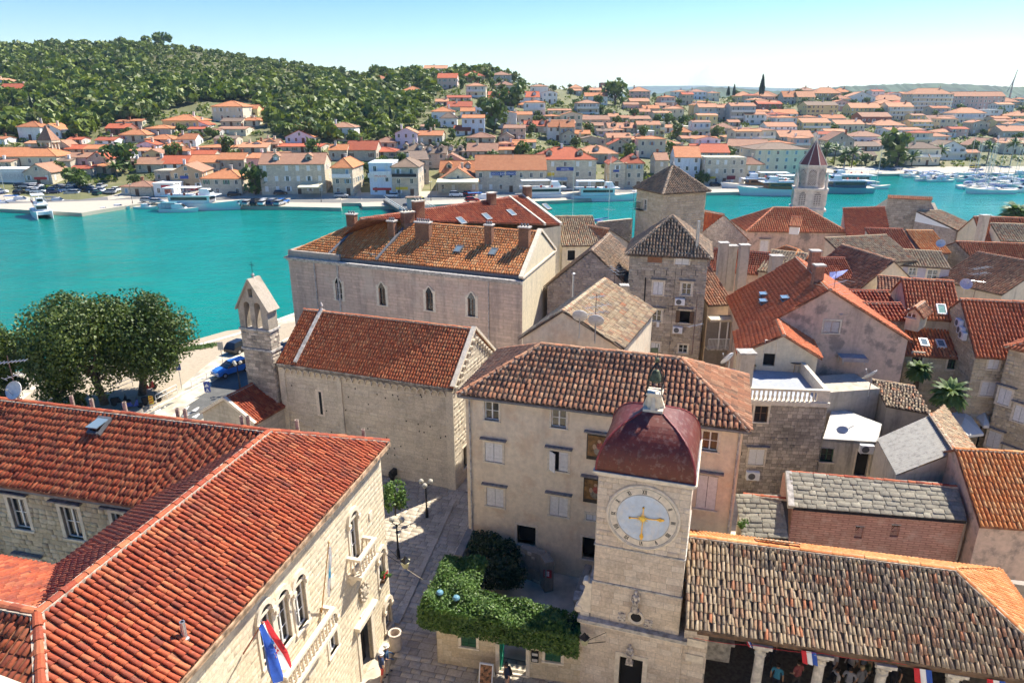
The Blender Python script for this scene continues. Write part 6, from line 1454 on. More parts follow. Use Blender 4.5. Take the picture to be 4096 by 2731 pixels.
# laundry lines
cols_l = [(0.02,0.02,0.03),(0.03,0.02,0.02),(0.10,0.18,0.35),(0.02,0.03,0.08),(0.62,0.60,0.66),(0.03,0.03,0.09),(0.04,0.03,0.03)]
a,b = P(*zr(1225,1375),3.4),P(*zr(1745,1440),3.4);mb = MB();mb.tube(a,b,0.008,n=4);tag(mb.build('clothes_line',STEEL),'thin clothes line under the slate chapel eave','clothes line')
lab_l = ['black garment first from the left on the clothes line','brown-black garment second from the left on the clothes line','blue cloth in the middle of the clothes line','navy garment right of the blue cloth on the line','pale lilac shirt on the clothes line','dark blue sheet right of the pale shirt','last dark garment at the right end of the clothes line']
for i,c in enumerate(cols_l):
 k0,k1 = i/7+0.015,(i+0.85)/7;p,q = a.lerp(b,k0),a.lerp(b,k1);h = random.uniform(0.55,0.85);m_ = plain('laundry_%s' % ('abcdefg'[i]),c,0.9,var=0.2);mb = MB();n_ = 5
 for j in range(n_):
  x0,x1 = j/n_,(j+1)/n_;f0_,f1_ = Vector((0.02,-0.06,0))*math.sin(j*1.9),Vector((0.02,-0.06,0))*math.sin((j+1)*1.9)
  mb.poly([p.lerp(q,x0),p.lerp(q,x0)*1+Vector((0,0,-h))+f0_,p.lerp(q,x1)+Vector((0,0,-h*(0.9 if j % 2 else 1)))+f1_,p.lerp(q,x1)])
 tag(mb.build('laundry',m_),lab_l[i],'laundry')
# houses on the right
SKW = dict(tmat=T_REDW,cp=0.25,rp=0.4,stone=ST_WARM,sch=(0.22,0.32),scl=(0.35,0.7))
h6,w6,r6,c6 = house('skylight_house','stone house with worn red roof and two bright skylights',P(3625,1412,6.4),P(3886,1428,6.4),6.4,5.4,roof='s',rise=2.4,nobj=240,stone_n=160,wall=GREYP,wins=[('F',*zr(1345,240),0.75,1.1,'half',dict(frame=BROWNP)),('F',*zr(1598,265),0.8,1.0,'half',dict(frame=GREENP))],**SKW)
pl6,_ = roof_planes('s',c6,6.4,2.4,0.25,0.12)
for px,py in ((1367,1320),(1500,1330)): skylight(pl6[0],*zb(px,py),0.55,0.8,r6,frame=WHITE)
h6b,w6b,r6b,c6b = house('upper_dormer_house','red roofed house with gabled dormer and green skylight behind the skylight house',P(3636,1262,8.7),P(3842,1275,8.7),8.7,6.5,roof='x',rise=2.3,nobj=240,wall=GREYP,tmat=T_REDW,cp=0.25,rp=0.4)
pl6b,_ = roof_planes('x',c6b,8.7,2.3,0.25,0.12);skylight(pl6b[0],*zb(1505,1060),0.6,0.95,r6b,frame=WHITE,glass=plain('green_glass',(0.25,0.42,0.36),0.1))
house('dormer','small gabled dormer with white window on the red roof',P(*zb(1240,1075),9.6),P(*zb(1350,1095),9.6),9.6,2.2,z0=8.2,roof='g',rise=0.5,wall=CREAM,tmat=T_BROWN,nobj=40,oh=0.25,ridge_objs=False,cat='dormer',wins=[('F',*zb(1275,1090),0.65,0.65,'case',dict(sur=None))])
h7,w7,r7,c7 = house('stone_house','stone house with broad dark red roof at the right edge',P(3905,1415,7.6),P(4420,1448,7.6),7.6,8.5,roof='x',rise=3.0,nobj=300,stone_n=120,wins=[('F',*zr(1880,265),0.7,0.95,'shut',{}),('F',*zr(1840,445),0.95,1.1,'shut',{})],**{**SKW,'tmat': T_BRI})
h8,w8,r8,c8 = house('stone_house','tall stone house with white shutters cut by the right edge',P(*zr(1800,900),0),P(3990,1480,8.2)*1 if False else P(*zr(1800,900),0)+Vector((4.4,-7.0,0)),8.6,8,roof='h',rise=2.0,nobj=160,stone_n=240,wins=[('F',*zr(1955,500),0.8,1.2,'shut',G),('F',*zr(2065,620),0.8,1.2,'shut',G),('F',*zr(1880,800),0.85,1.3,'shut',G),('F',*zr(1990,920),0.85,1.3,'shut',G)],**{**SKW,'tmat': T_BRI})
# long house with dormer, further roofs and ruin towards the water
h10,w10,r10,c10 = house('long_dormer_house','long pale pink house with hip roof and one dormer before the campanile',P(2990,925,8),P(3386,930,8),8,9,roof='h',rise=2.7,wall=PINKW,tmat=T_REDW,cp=0.3,rp=0.42,nobj=200,wins=[('F',*zb(118,560),1.1,1.7,'shut',G)])
house('dormer','dormer with white blind on the long pink house roof',P(*zb(320,400),9.4),P(*zb(395,405),9.4),9.5,2.5,z0=8.3,roof='s',rise=0.8,wall=WHITE,tmat=T_REDW,nobj=40,cat='dormer',ridge_objs=False)
house('red_roof_house','house with smooth dark red roof right of the long dormer house',P(3389,958,7.5),P(3562,950,7.5),7.5,8,roof='s',rise=3.1,ang=math.radians(72),wall=CREAM,tmat=T_RED,cp=0.28,nobj=160)
rw_ = Wall(P(*zb(1090,180),10.6),P(*zb(1435,195),10.6),0,10.6);t = thing('ruined_hall','roofless grey stone hall with a narrow tiled wall top','ruin',rw_.pt(3,0,-3));wo = rw_.build('face',MORTARD,t);rw_.stones(ST_GREY,wo,200,(0.25,0.35),(0.4,0.9),0.02)
pa_,pb_ = rw_.pt(0,10.6),rw_.pt(rw_.L,10.6);s0 = P(*zb(985,250),8.0);build_roof([([pa_+rw_.n*0.2-rw_.u*0.1,pb_+rw_.n*0.2,pb_-rw_.n*0.7+Vector((0,0,0.4)),pa_-rw_.n*0.7+Vector((0,0,0.4))],pa_,pb_)],[],t,T_REDW,T_DECK,0.28,0.4,30)
MB().poly([rw_.pt(0,0),rw_.pt(0,10.6),s0,xy(s0)]).build('side_wall',GREYP,t);s1 = P(*zb(1505,350),7.4);s2 = P(*zb(1440,220),9.6);MB().hull([rw_.pt(rw_.L,0),xy(s1),xy(s1)+Vector((-.4,.2,0)),rw_.pt(rw_.L-0.4,0,-0.3)],[s2,s1,s1+Vector((-.4,.2,0)),s2+Vector((-.4,.2,0))]).build('side_wall',GREYP,t);ridge(s2,s1,T_OLD,t,r=0.25)
# roofs of the middle right
house('grey_roof_house','house with dark brown grey gable roof and small window in front',P(3425,1165,7.6),P(3680,1150,7.6),7.6,8,roof='g',rise=2.9,apex=0.5,wall=CREAM,tmat=T_BROWN,deck=T_DECKD,cp=0.28,rp=0.4,nobj=200,ang=math.radians(100))
house('low_house','long low roof with cream striped tiles behind the dark gable roof',P(3412,1055,8.4),P(3660,1040,8.4),8.4,5,roof='s',rise=1.9,wall=CREAM,tmat=T_OLD,deck=T_DECKD,cp=0.28,nobj=120,ridge_objs=False)
house('lavender_house','lavender and stone house with two white windows under a thin tile roof',P(3580,1058,7.9),P(3800,1072,7.9),7.9,5,roof='s',rise=0.8,tmat=T_OLD,deck=T_DECKD,cp=0.28,nobj=80,wall=plaster('lavender',(0.48,0.44,0.50),sa=0.3),stone=None,ridge_objs=False,wins=[('F',*zb(1282,755),0.7,0.8,'case',{}),('F',*zb(1437,785),1.0,1.2,'case',dict(sw=0.2))])
house('red_shed','low house with plain red roof behind the lavender house',P(3515,1010,8.0),P(3670,1015,8.0),8.0,6,roof='s',rise=1.9,wall=CREAM,tmat=T_RED,cp=0.28,nobj=80,ridge_objs=False)
house('orange_roof_room','roof room with orange tiles, green blind and a dish',P(3690,1008,8.2),P(3795,1010,8.2),8.2,5,roof='s',rise=1.7,tmat=T_ORANGE,cp=0.28,nobj=80,wall=GREYP,stone=ST_GREY,stone_n=60,ridge_objs=False,wins=[('F',*zb(1410,622),0.95,0.75,'shut',dict(shut=plain('green_blind',(0.03,0.16,0.02),0.7),sur=None))])
dish(P(*zb(1490,600),8.4),0.5,(-0.4,-0.6,0.5),'pale dish beside the orange roof room',pole=0.9)
house('low_house','small striped roof left of the gabled dormer',P(3518,1175,8.3),P(3630,1185,8.3),8.3,3,roof='s',rise=1.0,wall=CREAM,tmat=T_BROWN,cp=0.28,nobj=60,ridge_objs=False)
house('grey_stone_house','grey stone house with sun-bleached tile roof and carved doorway yard',P(3945,1082,6.5),P(4260,1095,6.5),6.5,9,roof='x',rise=2.6,ang=math.radians(108),tmat=T_REDW,cp=0.24,rp=0.34,nobj=240,stone=ST_GREY,stone_n=150,sides='FL',wins=[('F',*zb(1950,780),0.9,1.1,'half',{})])
house('waterside_house','rough stone house with tan tile roof and dark opening near the water',P(3825,920,7.2),P(3925,915,7.2),7.2,8,roof='s',rise=1.6,tmat=T_OLD,deck=T_DECKD,cp=0.3,nobj=100,stone=MATS['stone_pinkish'],stone_n=120,wins=[('F',*zb(1725,490),1.5,0.9,'hole',dict(sur=None))])
house('waterside_house','house with red and brown roof planes and white dormer wall near the water',P(3935,975,6.8),P(4230,985,6.8),6.8,9,roof='x',rise=3.0,tmat=T_REDW,cp=0.3,nobj=160,wall=CREAM)
house('dormer_block','broad dormer with tan roof and teal window on the waterside house',P(4005,965,7.6),P(4200,972,7.6),7.7,4,z0=6.8,roof='s',rise=1.6,tmat=T_OLD,deck=T_DECKD,cp=0.3,nobj=80,wall=CREAM,ridge_objs=False,wins=[('F',*zb(2050,530),0.9,0.7,'hole',dict(sur=None)),('F',*zb(2150,535),0.5,0.7,'shut',dict(sur=None,shut=plain('teal_paint',(0.02,0.25,0.3),0.6)))])
house('brown_gable_house','house with dark brown tiles at the right edge behind the red roof',P(4010,1175,6.6),P(4300,1120,6.6),6.6,7,roof='g',rise=2.4,tmat=T_BROWN,deck=T_DECKD,cp=0.28,nobj=120,wall=GREYP)
p = P(*zb(1812,480),8.5);t = thing('old_chimney','square plastered chimney on the waterside roofs at the right','chimney',(p.x,p.y,6));chimney(p-Vector((0,0,0.5)),0.9,0.8,3.2,t,mat=GREYP,name='stack')
for px,py,lab in ((1672,1160,'topmost of three air conditioners on the wall of the red roofed stone house'),(1685,1215,'middle of three air conditioners on the wall of the red roofed stone house'),(1700,1255,'lowest of three air conditioners on the wall of the red roofed stone house')):
 w = w7['L'];s,z = w.hit(*zb(px,py));ac_unit(w,s,z-0.3,lab)
yagi(P(*zb(1760,960),8.5),3.2,[(2.7,1.8,0.3,5,1.0),(2.2,1.6,0.25,5,1.2),(1.5,1.3,2.8,4,0.9)],'yellowish aerial over the vine yard at the right')
dish(P(*zb(1680,930),9.2),0.5,(-0.2,-0.7,0.5),'pale dish at the right end of the dormer house ridge',pole=0.8)
# campanile near the water
cb = xy(P(3228,830,3.2));cs_ = 3.1;cp_ = thing('campanile','pale stone church bell tower with lattice windows and dark red spire','bell tower',(cb.x,cb.y,-0.5))
PALE = plain('campanile_stone',(0.60,0.51,0.44),0.85,var=0.15,scale=1.5)
k_ = cb.y*0.944/2730*1.04      # metres per picture pixel there
zc1 = PD(3228,752,cb.y).z;zc2 = PD(3228,662,cb.y).z;zap2 = PD(3250,560,cb.y).z;hw1 = 58*k_;ang = math.radians(-18);cu1 = Vector((math.cos(ang),math.sin(ang),0));cv1 = Vector((-cu1.y,cu1.x,0))
MB().obox(V3(cb,(zc1-0.5)/2),cu1*hw1,cv1*hw1,Vector((0,0,(zc1+0.5)/2))).build('shaft',PALE,cp_)
mb = MB();mb.obox(V3(cb,zc1),cu1*(hw1+0.35),cv1*(hw1+0.35),Vector((0,0,0.25)));mb.obox(V3(cb,PD(3228,832,cb.y).z),cu1*(hw1+0.4),cv1*(hw1+0.4),Vector((0,0,0.25)));mb.build('cornice',PALE,cp_)
zb0 = PD(3228,825,cb.y).z+0.6
for nn,uu in ((-cv1,cu1),(cu1,cv1),(-cu1,-cv1)):
 for k in (-0.5,0.5):
  c = cb+nn*(hw1+0.01)+uu*(k*hw1*0.95);mb = MB();H_w = (zc1-zb0)*0.62
  pts = [(-0.75,0),(0.75,0)]+[(0.75*math.cos(a),H_w+0.75*math.sin(a)) for a in [math.pi*j/8 for j in range(9)]]
  mb.poly([c+uu*x+Vector((0,0,zb0+z)) for x,z in pts]);wo = mb.build('arched_window',plain('window_shade',(0.22,0.17,0.15),0.9),cp_)
  mb = MB()
  for j in range(7):
   mb.obox(c+nn*0.06+Vector((0,0,zb0+(H_w+0.6)*(j+0.5)/7)),uu*0.72,nn*0.05,Vector((0,0,0.07)))
  for j in (-0.72,-0.24,0.24,0.72): mb.obox(c+nn*0.06+uu*j+Vector((0,0,zb0+H_w/2)),uu*0.07,nn*0.05,Vector((0,0,H_w/2+0.1)))
  for j in range(9):
   a0,a1 = math.pi*j/9,math.pi*(j+1)/9;p,q = c+nn*0.06+uu*0.8*math.cos(a0)+Vector((0,0,zb0+H_w+0.8*math.sin(a0))),c+nn*0.06+uu*0.8*math.cos(a1)+Vector((0,0,zb0+H_w+0.8*math.sin(a1)));mb.tube(p,q,0.12,n=5)
  mb.build('tracery',PALE,wo)
 for k in (-1,1): MB().obox(cb+nn*(hw1+0.08)+uu*(k*hw1*0.96)+Vector((0,0,(zb0+zc1)/2)),uu*0.22,nn*0.1,Vector((0,0,(zc1-zb0)/2))).build('pilaster',PALE,cp_)
r8 = hw1*0.92;oct_ = lambda r,z: [cb+cu1*(r*math.cos(math.pi/8+j*math.pi/4))+cv1*(r*math.sin(math.pi/8+j*math.pi/4))+Vector((0,0,z)) for j in range(8)]
MB().hull(oct_(r8,zc1+0.2),oct_(r8*0.93,zc2)).build('octagon',PALE,cp_);MB().hull(oct_(r8*1.04,zc2-0.2),oct_(r8*1.04,zc2+0.25)).build('cornice',PALE,cp_)
for j in range(8):
 a,b = oct_(r8*1.0,zc1+0.9)[j],oct_(r8*1.0,zc1+0.9)[(j+1) % 8];m_ = (a+b)/2;nn = xy(m_-V3(cb,0)).normalized();uu = (b-a).normalized();Hh = zc2-zc1-1.6;wd = (b-a).length*0.36;mb = MB()
 if nn.y > 0.5: continue
 mb.poly([m_+nn*0.02+uu*x+Vector((0,0,z)) for x,z in [(-wd,0),(wd,0)]+[(wd*math.cos(math.pi*q/6),Hh-wd+wd*math.sin(math.pi*q/6)) for q in range(7)]]);wo = mb.build('lattice_window',MATS['window_shade'],cp_);mb = MB()
 for q in range(9):
  zz = Hh*(q+0.3)/9.5;
  for sg in (-1,1): mb.obox(m_+nn*0.05+Vector((0,0,zz)),uu*wd+Vector((0,0,sg*wd*0.9)),nn*0.04,Vector((0,0,0.05)))
 mb.build('lattice',PALE,wo)
SPIRE = plain('spire_red',(0.17,0.05,0.045),0.75,var=0.2)
mb = MB();base = oct_(r8*1.02,zc2+0.25);apx = V3(cb,zap2)+Vector((0,0,0));
for j in range(8): mb.poly([base[j],base[(j+1) % 8],apx])
sp_ = mb.build('spire',SPIRE,cp_);mb = MB()
for j in range(8): mb.tube(base[j],apx,0.12,0.05,5)
mb.build('spire_rib',PALE,sp_);MB().lathe(apx,[(0.25,-0.3),(0.12,0.2),(0.3,0.6),(0.1,0.9),(0.05,1.6),(0.22,1.9),(0.05,2.3)],8).build('finial',PALE,sp_)
for sx,sy in ((-1,-1),(1,-1),(1,1),(-1,1)): MB().lathe(cb+cu1*(sx*hw1*0.92)+cv1*(sy*hw1*0.92)+Vector((0,0,zc1+0.2)),[(0.35,0),(0.3,1.2),(0.4,1.4),(0.06,3.6)],6).build('pinnacle',PALE,cp_)
# far shore houses
FW = {'w': ('white',plaster('far_white',(0.82,0.81,0.78),sa=0.2,bump=0)),'c': ('cream',plaster('far_cream',(0.76,0.67,0.50),sa=0.25,bump=0)),
 'y': ('yellow',plaster('far_yellow',(0.76,0.62,0.30),sa=0.2,bump=0)),'p': ('pink',plaster('far_pink',(0.74,0.52,0.45),sa=0.25,bump=0)),
 's': ('stone',plaster('far_stone',(0.66,0.58,0.45),stain=(0.2,0.18,0.15),sa=0.5,joints=(0.8,0.32,(0.6,0.58,0.55),0.7),bump=0)),'g': ('grey',plaster('far_grey',(0.50,0.48,0.44),sa=0.4,bump=0)),
 'b': ('bluish',plaster('far_blue',(0.66,0.74,0.82),sa=0.25,bump=0)),'l': ('lavender',plaster('far_lavender',(0.68,0.62,0.72),sa=0.25,bump=0)),
 'r': ('red-brown',plaster('far_redbrown',(0.36,0.15,0.11),sa=0.25,bump=0)),'t': ('tan',plaster('far_tan',(0.54,0.38,0.23),sa=0.25,bump=0)),'o': ('olive',plaster('far_olive',(0.46,0.44,0.24),sa=0.25,bump=0))}
FR = {'o': ('orange',fartile('far_tile_orange',(0.42,0.15,0.06),(0.54,0.24,0.11))),'r': ('red',fartile('far_tile_red',(0.36,0.08,0.035),(0.48,0.13,0.06))),
 'b': ('brown',fartile('far_tile_brown',(0.28,0.14,0.09),(0.40,0.23,0.15))),'d': ('dark',fartile('far_tile_dark',(0.16,0.115,0.085),(0.26,0.19,0.14))),'p': ('peach',fartile('far_tile_pale',(0.44,0.20,0.105),(0.55,0.29,0.17)))}
SHC = [plain('shutter_white',(0.72,0.72,0.70),0.6),plain('shutter_green',(0.05,0.16,0.09),0.6),plain('shutter_blue',(0.20,0.32,0.42),0.6),plain('shutter_brown',(0.16,0.08,0.04),0.6)]
def _fw(kind,sh):
 mb = MB()
 mb.box(-0.5,-0.07,-0.06,0.5,0.0,0.0,0);mb.box(-0.56,-0.05,1.0,0.56,0.0,1.07,0)
 for x in (-0.5,0.42): mb.box(x,-0.05,0,x+0.08,0,1.0,0)
 if kind == 'shut':
  mb.box(-0.42,-0.04,0.0,-0.01,-0.005,1.0,2);mb.box(0.01,-0.04,0.0,0.42,-0.005,1.0,2)
 else:
  mb.poly([(-0.42,-0.012,0),(0.42,-0.012,0),(0.42,-0.012,1),(-0.42,-0.012,1)],1);mb.box(-0.03,-0.035,0,0.03,-0.012,1,0)
  if kind == 'open': mb.box(-0.98,-0.06,0.0,-0.52,-0.02,1.0,2);mb.box(0.52,-0.06,0.0,0.98,-0.02,1.0,2)
 return mesh_of('window',mb.v,mb.f,[WHITE,GLASS,sh],mb.m)
FWM = {(k,i): _fw(k,SHC[i]) for k in ('dark','open','shut') for i in range(4)}
FDOOR = mesh_of('door',*(lambda m: (m.v,m.f))(MB().box(-0.5,-0.05,0,0.5,0.0,1.0)),BROWNP)
LAND = [((205,560),'the left-shore bell tower'),((690,690),'the tan shop house'),((1230,700),'the dormered quay house'),((1540,700),'the white hostel'),((1840,720),'the awning cafe'),((2260,680),'the hotel with flags'),
  ((2720,640),'the quoined blue-grey house'),((3080,610),'the long cream palace'),((3700,500),'the cream apartment block'),((3700,620),'the marina balcony house'),((1350,300),'the hilltop apartments'),((2150,400),'the white terrace row'),((1700,330),'the pink hilltop flats')]
HOUSES = []      # footprints (x, y, radius) for the trees to keep clear of
_lab = []
def fh(zf_,xl,xr,yr,ye,yb,rt,wk,rk,**op):
 (X0,YE),(X1,YB) = zf_(xl,ye),zf_(xr,yb);YR = zf_(0,yr)[1];xc = (X0+X1)/2
 d = solve_d(xc,YB,0.0)
 if d is None: return None
 mpp = (d*_c)/FPX*1.01;W = max(3.0,(X1-X0)*mpp*1.08);cx = PD(xc,YB,d).x;zb_ = terrain_xy(cx,d);ze = PD(xc,YE,d).z
 if ze-zb_ < 2.2: ze = zb_+2.2
 D = op.get('D',min(13.0,max(6.5,W*0.95)))
 if rt == 'g': rise = PD(xc,YR,d).z-ze
 elif rt == 'f': rise = 0.3
 else: rise = PD(xc,YR,d+D/2).z-ze
 rise = min(max(rise,0.7),5.5 if rt == 'g' else 4.2)
 ya = op.get('yaw',0.0)+random.uniform(-0.05,0.05);rz = ya
 st = max(1,round((ze-zb_)/2.9));cat = op.get('cat','house');name = op.get('name','house')
 t = thing(name,'x',cat,(cx,d,zb_),rz,op.get('group','houses on the far shore'))
 HOUSES.append((cx,d+D/2,math.hypot(W,D)/2))
 H = ze-zb_;wn_,wm = FW[wk];mb = MB();x0,x1 = -W/2,W/2
 mb.hull([(x0,0,-2.5),(x1,0,-2.5),(x1,D,-2.5),(x0,D,-2.5)],[(x0,0,H),(x1,0,H),(x1,D,H),(x0,D,H)])
 if rt == 'g': mb.poly([(x0,0,H),(x1,0,H),(0,0,H+rise-0.1)]);mb.poly([(x1,D,H),(x0,D,H),(0,D,H+rise-0.1)])
 if rt == 'x': mb.poly([(x1,0,H),(x1,D,H),(x1,D/2,H+rise-0.1)]);mb.poly([(x0,D,H),(x0,0,H),(x0,D/2,H+rise-0.1)])
 mb.build('wall',wm,t,inv=False);rn,rm = FR[rk]
 if rt == 'f':
  mb = MB();mb.box(x0-0.15,-0.15,H,x1+0.15,D+0.15,H+0.35);ro = mb.build('roof',op.get('flat',wm),t,inv=False)
 else:
  pl,ln_ = roof_planes(rt,[(x0,0),(x1,0),(x1,D),(x0,D)],H,rise,0.35,0.2);mb = MB()
  for poly,a,b in pl:
   lo = [Vector(p)-Vector((0,0,0.16)) for p in poly];mb.poly(poly);mb.poly(lo[::-1])
   for i in range(len(poly)): j = (i+1) % len(poly);mb.poly([poly[j],poly[i],lo[i],lo[j]])
  for p,q in ln_: mb.tube(p,q,0.13,n=5,caps=False)
  ro = mb.build('roof',rm,t,inv=False)
  if random.random() < 0.7 and not op.get('nochim'):
   k = random.uniform(-0.35,0.35)*W;mb = MB();yy = D*random.uniform(0.35,0.65);zt_ = H+rise*0.55
   mb.box(k-0.35,yy-0.3,zt_,k+0.35,yy+0.3,H+rise+0.9);mb.box(k-0.45,yy-0.4,H+rise+0.9,k+0.45,yy+0.4,H+rise+1.05);mb.build('chimney',random.choice([FW['c'][1],FW['g'][1],BRICK,FW['w'][1]]),ro,inv=False)
 # windows
 sh = op.get('sh',random.choice([0,0,0,1,2,3]));sides = ['F']+(['R'] if cx < 5 else [])+(['L'] if cx > -5 else [])
 def put(me,side,s,z,w_,h_):
  o = bpy.data.objects.new(me.name.split('.')[0],me);COL.objects.link(o);o.parent = t
  if side == 'F': o.location = (s,-0.01,z)
  elif side == 'R': o.location = (x1+0.01,s,z);o.rotation_euler = (0,0,math.pi/2)
  else: o.location = (x0-0.01,s,z);o.rotation_euler = (0,0,-math.pi/2)
  o.scale = (w_,1,h_)
 sh_h = H/st
 for side in sides:
  L0,L1 = (x0,x1) if side == 'F' else (0,D);n = max(1,int((L1-L0)/op.get('ws',2.7)))
  for i in range(n):
   s = L0+(L1-L0)*(i+0.5)/n
   for j in range(st):
    if random.random() < op.get('skip',0.08)+(0.35 if side != 'F' else 0): continue
    if j == 0 and i == n//2 and side == 'F': put(FDOOR,side,s,0.02,1.1,2.1);continue
    kd = random.choice(op.get('kinds',['dark','open','shut','dark']));put(FWM[(kd,sh)],side,s,j*sh_h+sh_h*0.32,0.95,min(1.35,sh_h*0.48))
  if rt == 'g' and side == 'F' and rise > 2: put(FWM[('dark',sh)],'F',0,H+0.35,0.9,1.1)
 for j in range(op.get('bal',0)):
  z = sh_h*(st-1-j)+0.02;mb = MB();mb.box(x0+0.3,-1.3,z-0.15,x1-0.3,0,z);bo = mb.build('balcony',FW['w'][1],t,inv=False);mb = MB();mb.box(x0+0.3,-1.3,z,x1-0.3,-1.22,z+0.95)
  mb.build('balcony_rail',op.get('railm',FW['w'][1]),bo,inv=False)
 for j in range(op.get('dorm',0)):
  n = op['dorm'];s = x0+W*(j+0.5)/n;yy = D*0.16;z = H+rise*0.28;mb = MB();mb.box(s-0.9,yy,z-0.4,s+0.9,yy+D*0.3,z+1.2);mb.poly([(s-0.9,yy,z+1.2),(s+0.9,yy,z+1.2),(s,yy,z+1.85)]);do = mb.build('dormer',wm,t,inv=False)
  mb = MB();mb.hull([(s-1.1,yy-0.2,z+1.1),(s,yy-0.2,z+1.9),(s,D*0.5,z+1.9),(s-1.1,D*0.5,z+1.1)],[(s-1.1,yy-0.2,z+1.25),(s,yy-0.2,z+2.05),(s,D*0.5,z+2.05),(s-1.1,D*0.5,z+1.25)]);mb.hull([(s,yy-0.2,z+1.9),(s+1.1,yy-0.2,z+1.1),(s+1.1,D*0.5,z+1.1),(s,D*0.5,z+1.9)],[(s,yy-0.2,z+2.05),(s+1.1,yy-0.2,z+1.25),(s+1.1,D*0.5,z+1.25),(s,D*0.5,z+2.05)]);mb.build('dormer_roof',rm,do,inv=False)
  mb = MB();mb.box(s-0.45,yy-0.03,z,s+0.45,yy,z+1.0);mb.build('dormer_window',GLASS if random.random() < 0.6 else SHC[0],do,inv=False)
 for (sx,sy,sw_,sh_,body,bgm,fgm) in op.get('signs',()):
  X,Y = zf_(sx,sy);p = PD(X,Y,d-0.05);lx = (p.x-cx);lz = p.z-zb_;w_ = sw_*mpp/zf_(1,0)[0]*0+sw_;mb = MB();mb.box(lx-sw_/2,-0.14,lz-sh_/2,lx+sw_/2,-0.02,lz+sh_/2);so_ = mb.build('sign',bgm,t,inv=False)
  if body: text(body,sh_*0.8,fgm,Vector((lx,-0.15,lz-sh_*0.3)),Vector((1,0,0)),Vector((0,-1,0)),so_)
 if 'awning' in op:
  a0,a1,z,dd,am = op['awning'];mb = MB();mb.hull([(x0+W*a0,-dd,z-0.55),(x0+W*a1,-dd,z-0.55),(x0+W*a1,0,z),(x0+W*a0,0,z)],[(x0+W*a0,-dd,z-0.48),(x0+W*a1,-dd,z-0.48),(x0+W*a1,0,z+0.07),(x0+W*a0,0,z+0.07)]);mb.box(x0+W*a0,-dd,z-0.85,x0+W*a1,-dd+0.05,z-0.5)
  ao = mb.build('awning',am,t,inv=False)
  for k in (a0,(a0+a1)/2,a1): mb = MB();mb.tube((x0+W*k,-dd+0.1,0),(x0+W*k,-dd+0.1,z-0.5),0.05,n=6);mb.build('awning_post',STEEL,ao,inv=False)
 if 'label' in op: t['label'] = op['label']
 else:
  ty = {'h': 'hip roof','x': 'pitched roof','g': 'gable front','f': 'flat roof'}[rt];num = {1: 'low',2: 'two-storey',3: 'three-storey'}.get(st,'tall')
  _lab.append((t,xc,'%s %s house, %s%s, %s' % (wn_,num,'' if rt == 'f' else rn+' ',ty,place_of(xc,YB))))
 return t,d,W,D,H,zb_,cx
def place_of(x,y):
 (lx,ly),nm = min(LAND,key=lambda q: math.hypot(q[0][0]-x,(q[0][1]-y)*1.5));return ('above' if y < ly-40 else ('left of' if x < lx else 'right of'))+' '+nm
def finish_labels():
 by = {}
 for t,x,s in _lab: by.setdefault(s,[]).append((x,t))
 o_ = 'second third fourth fifth sixth seventh eighth ninth tenth eleventh twelfth'.split();sx = lambda i: {1: 'st',2: 'nd',3: 'rd'}.get(i % 10 if i % 100 not in (11,12,13) else 0,'th');ords = ['leftmost']+[q+' from left' for q in o_]+['%d%s from left' % (i,sx(i)) for i in range(13,80)]
 for s,v in by.items():
  v.sort(key=lambda q: q[0])
  for i,(x,t) in enumerate(v): t['label'] = s if len(v) == 1 else s+', '+ords[i]
SGB = plain('sign_blue',(0.02,0.06,0.30),0.5);SGW = plain('sign_white',(0.75,0.75,0.75),0.5);SGR = plain('sign_red',(0.55,0.03,0.03),0.5);SGY = plain('sign_yellow',(0.70,0.50,0.03),0.5);AWN = plain('awning_cream',(0.70,0.62,0.42),0.8);AWG = plain('awning_grey',(0.50,0.56,0.55),0.8)
random.seed(21)
# --- waterfront row
fh(zA,1600,1900,1125,1205,1335,'h','s','o',D=11,label='stone quay house with orange hip roof beside the tan shop house',bal=0)
fh(zA,1370,1590,1095,1150,1300,'g','t','b',D=13,yaw=0.12,label='tan quay house with gable front and red shop sign',signs=[(1455,1288,7,1.1,'Tobacco',SGR,SGW),(1445,1195,2.4,0.9,'',SGB,SGW)])
fh(zA,1215,1368,1240,1250,1348,'f','w','o',D=6,label='low white shop with red posters beside the tan shop house',signs=[(1300,1268,2.8,0.8,'',SGR,SGW),(1320,1310,2.0,1.6,'',plain('poster_red',(0.5,0.12,0.06),0.6,var=0.6,scale=3),SGW)],kinds=['dark'])
fh(zA,962,1200,1222,1268,1342,'h','s','b',D=9,label='low stone house with brown hip roof at the car park',sh=2,kinds=['shut'])
fh(zA,207,412,1090,1152,1248,'g','s','b',D=10,label='grey stone gable house behind the small quay trees, red sign on it',sh=0,signs=[(318,1203,4.0,0.8,'',SGR,SGW)],kinds=['shut','open'])
fh(zA,-330,205,1130,1138,1232,'f','w','o',D=7,label='low white wall building with faded lettering at the left edge',skip=1.0,signs=[(60,1185,9,2.2,'FRANKOPAN',plain('faded_wall',(0.68,0.66,0.62),0.9),plain('faded_letters',(0.50,0.48,0.46),0.9))])
fh(zA,-200,425,958,1032,1105,'h','c','o',D=12,label='long cream building with orange hip roof left of the bell tower',sh=2,ws=3.2,kinds=['open','dark'])
fh(zA,1955,2125,1003,1042,1225,'x','p','o',D=12,label='pink three-storey quay house left of the house with dormers',sh=0)
fh(zB,122,640,880,972,1236,'x','s','b',D=11,yaw=0.05,dorm=2,label='long stone quay house with brown roof, dormers and cafe awning',kinds=['shut','open','shut'],sh=0,awning=(0.62,0.98,3.2,5.5,AWN),bal=0)
fh(zB,718,885,918,1008,1245,'h','s','o',D=14,label='stone corner house with orange hip roof left of the white hostel',sh=2,bal=1)
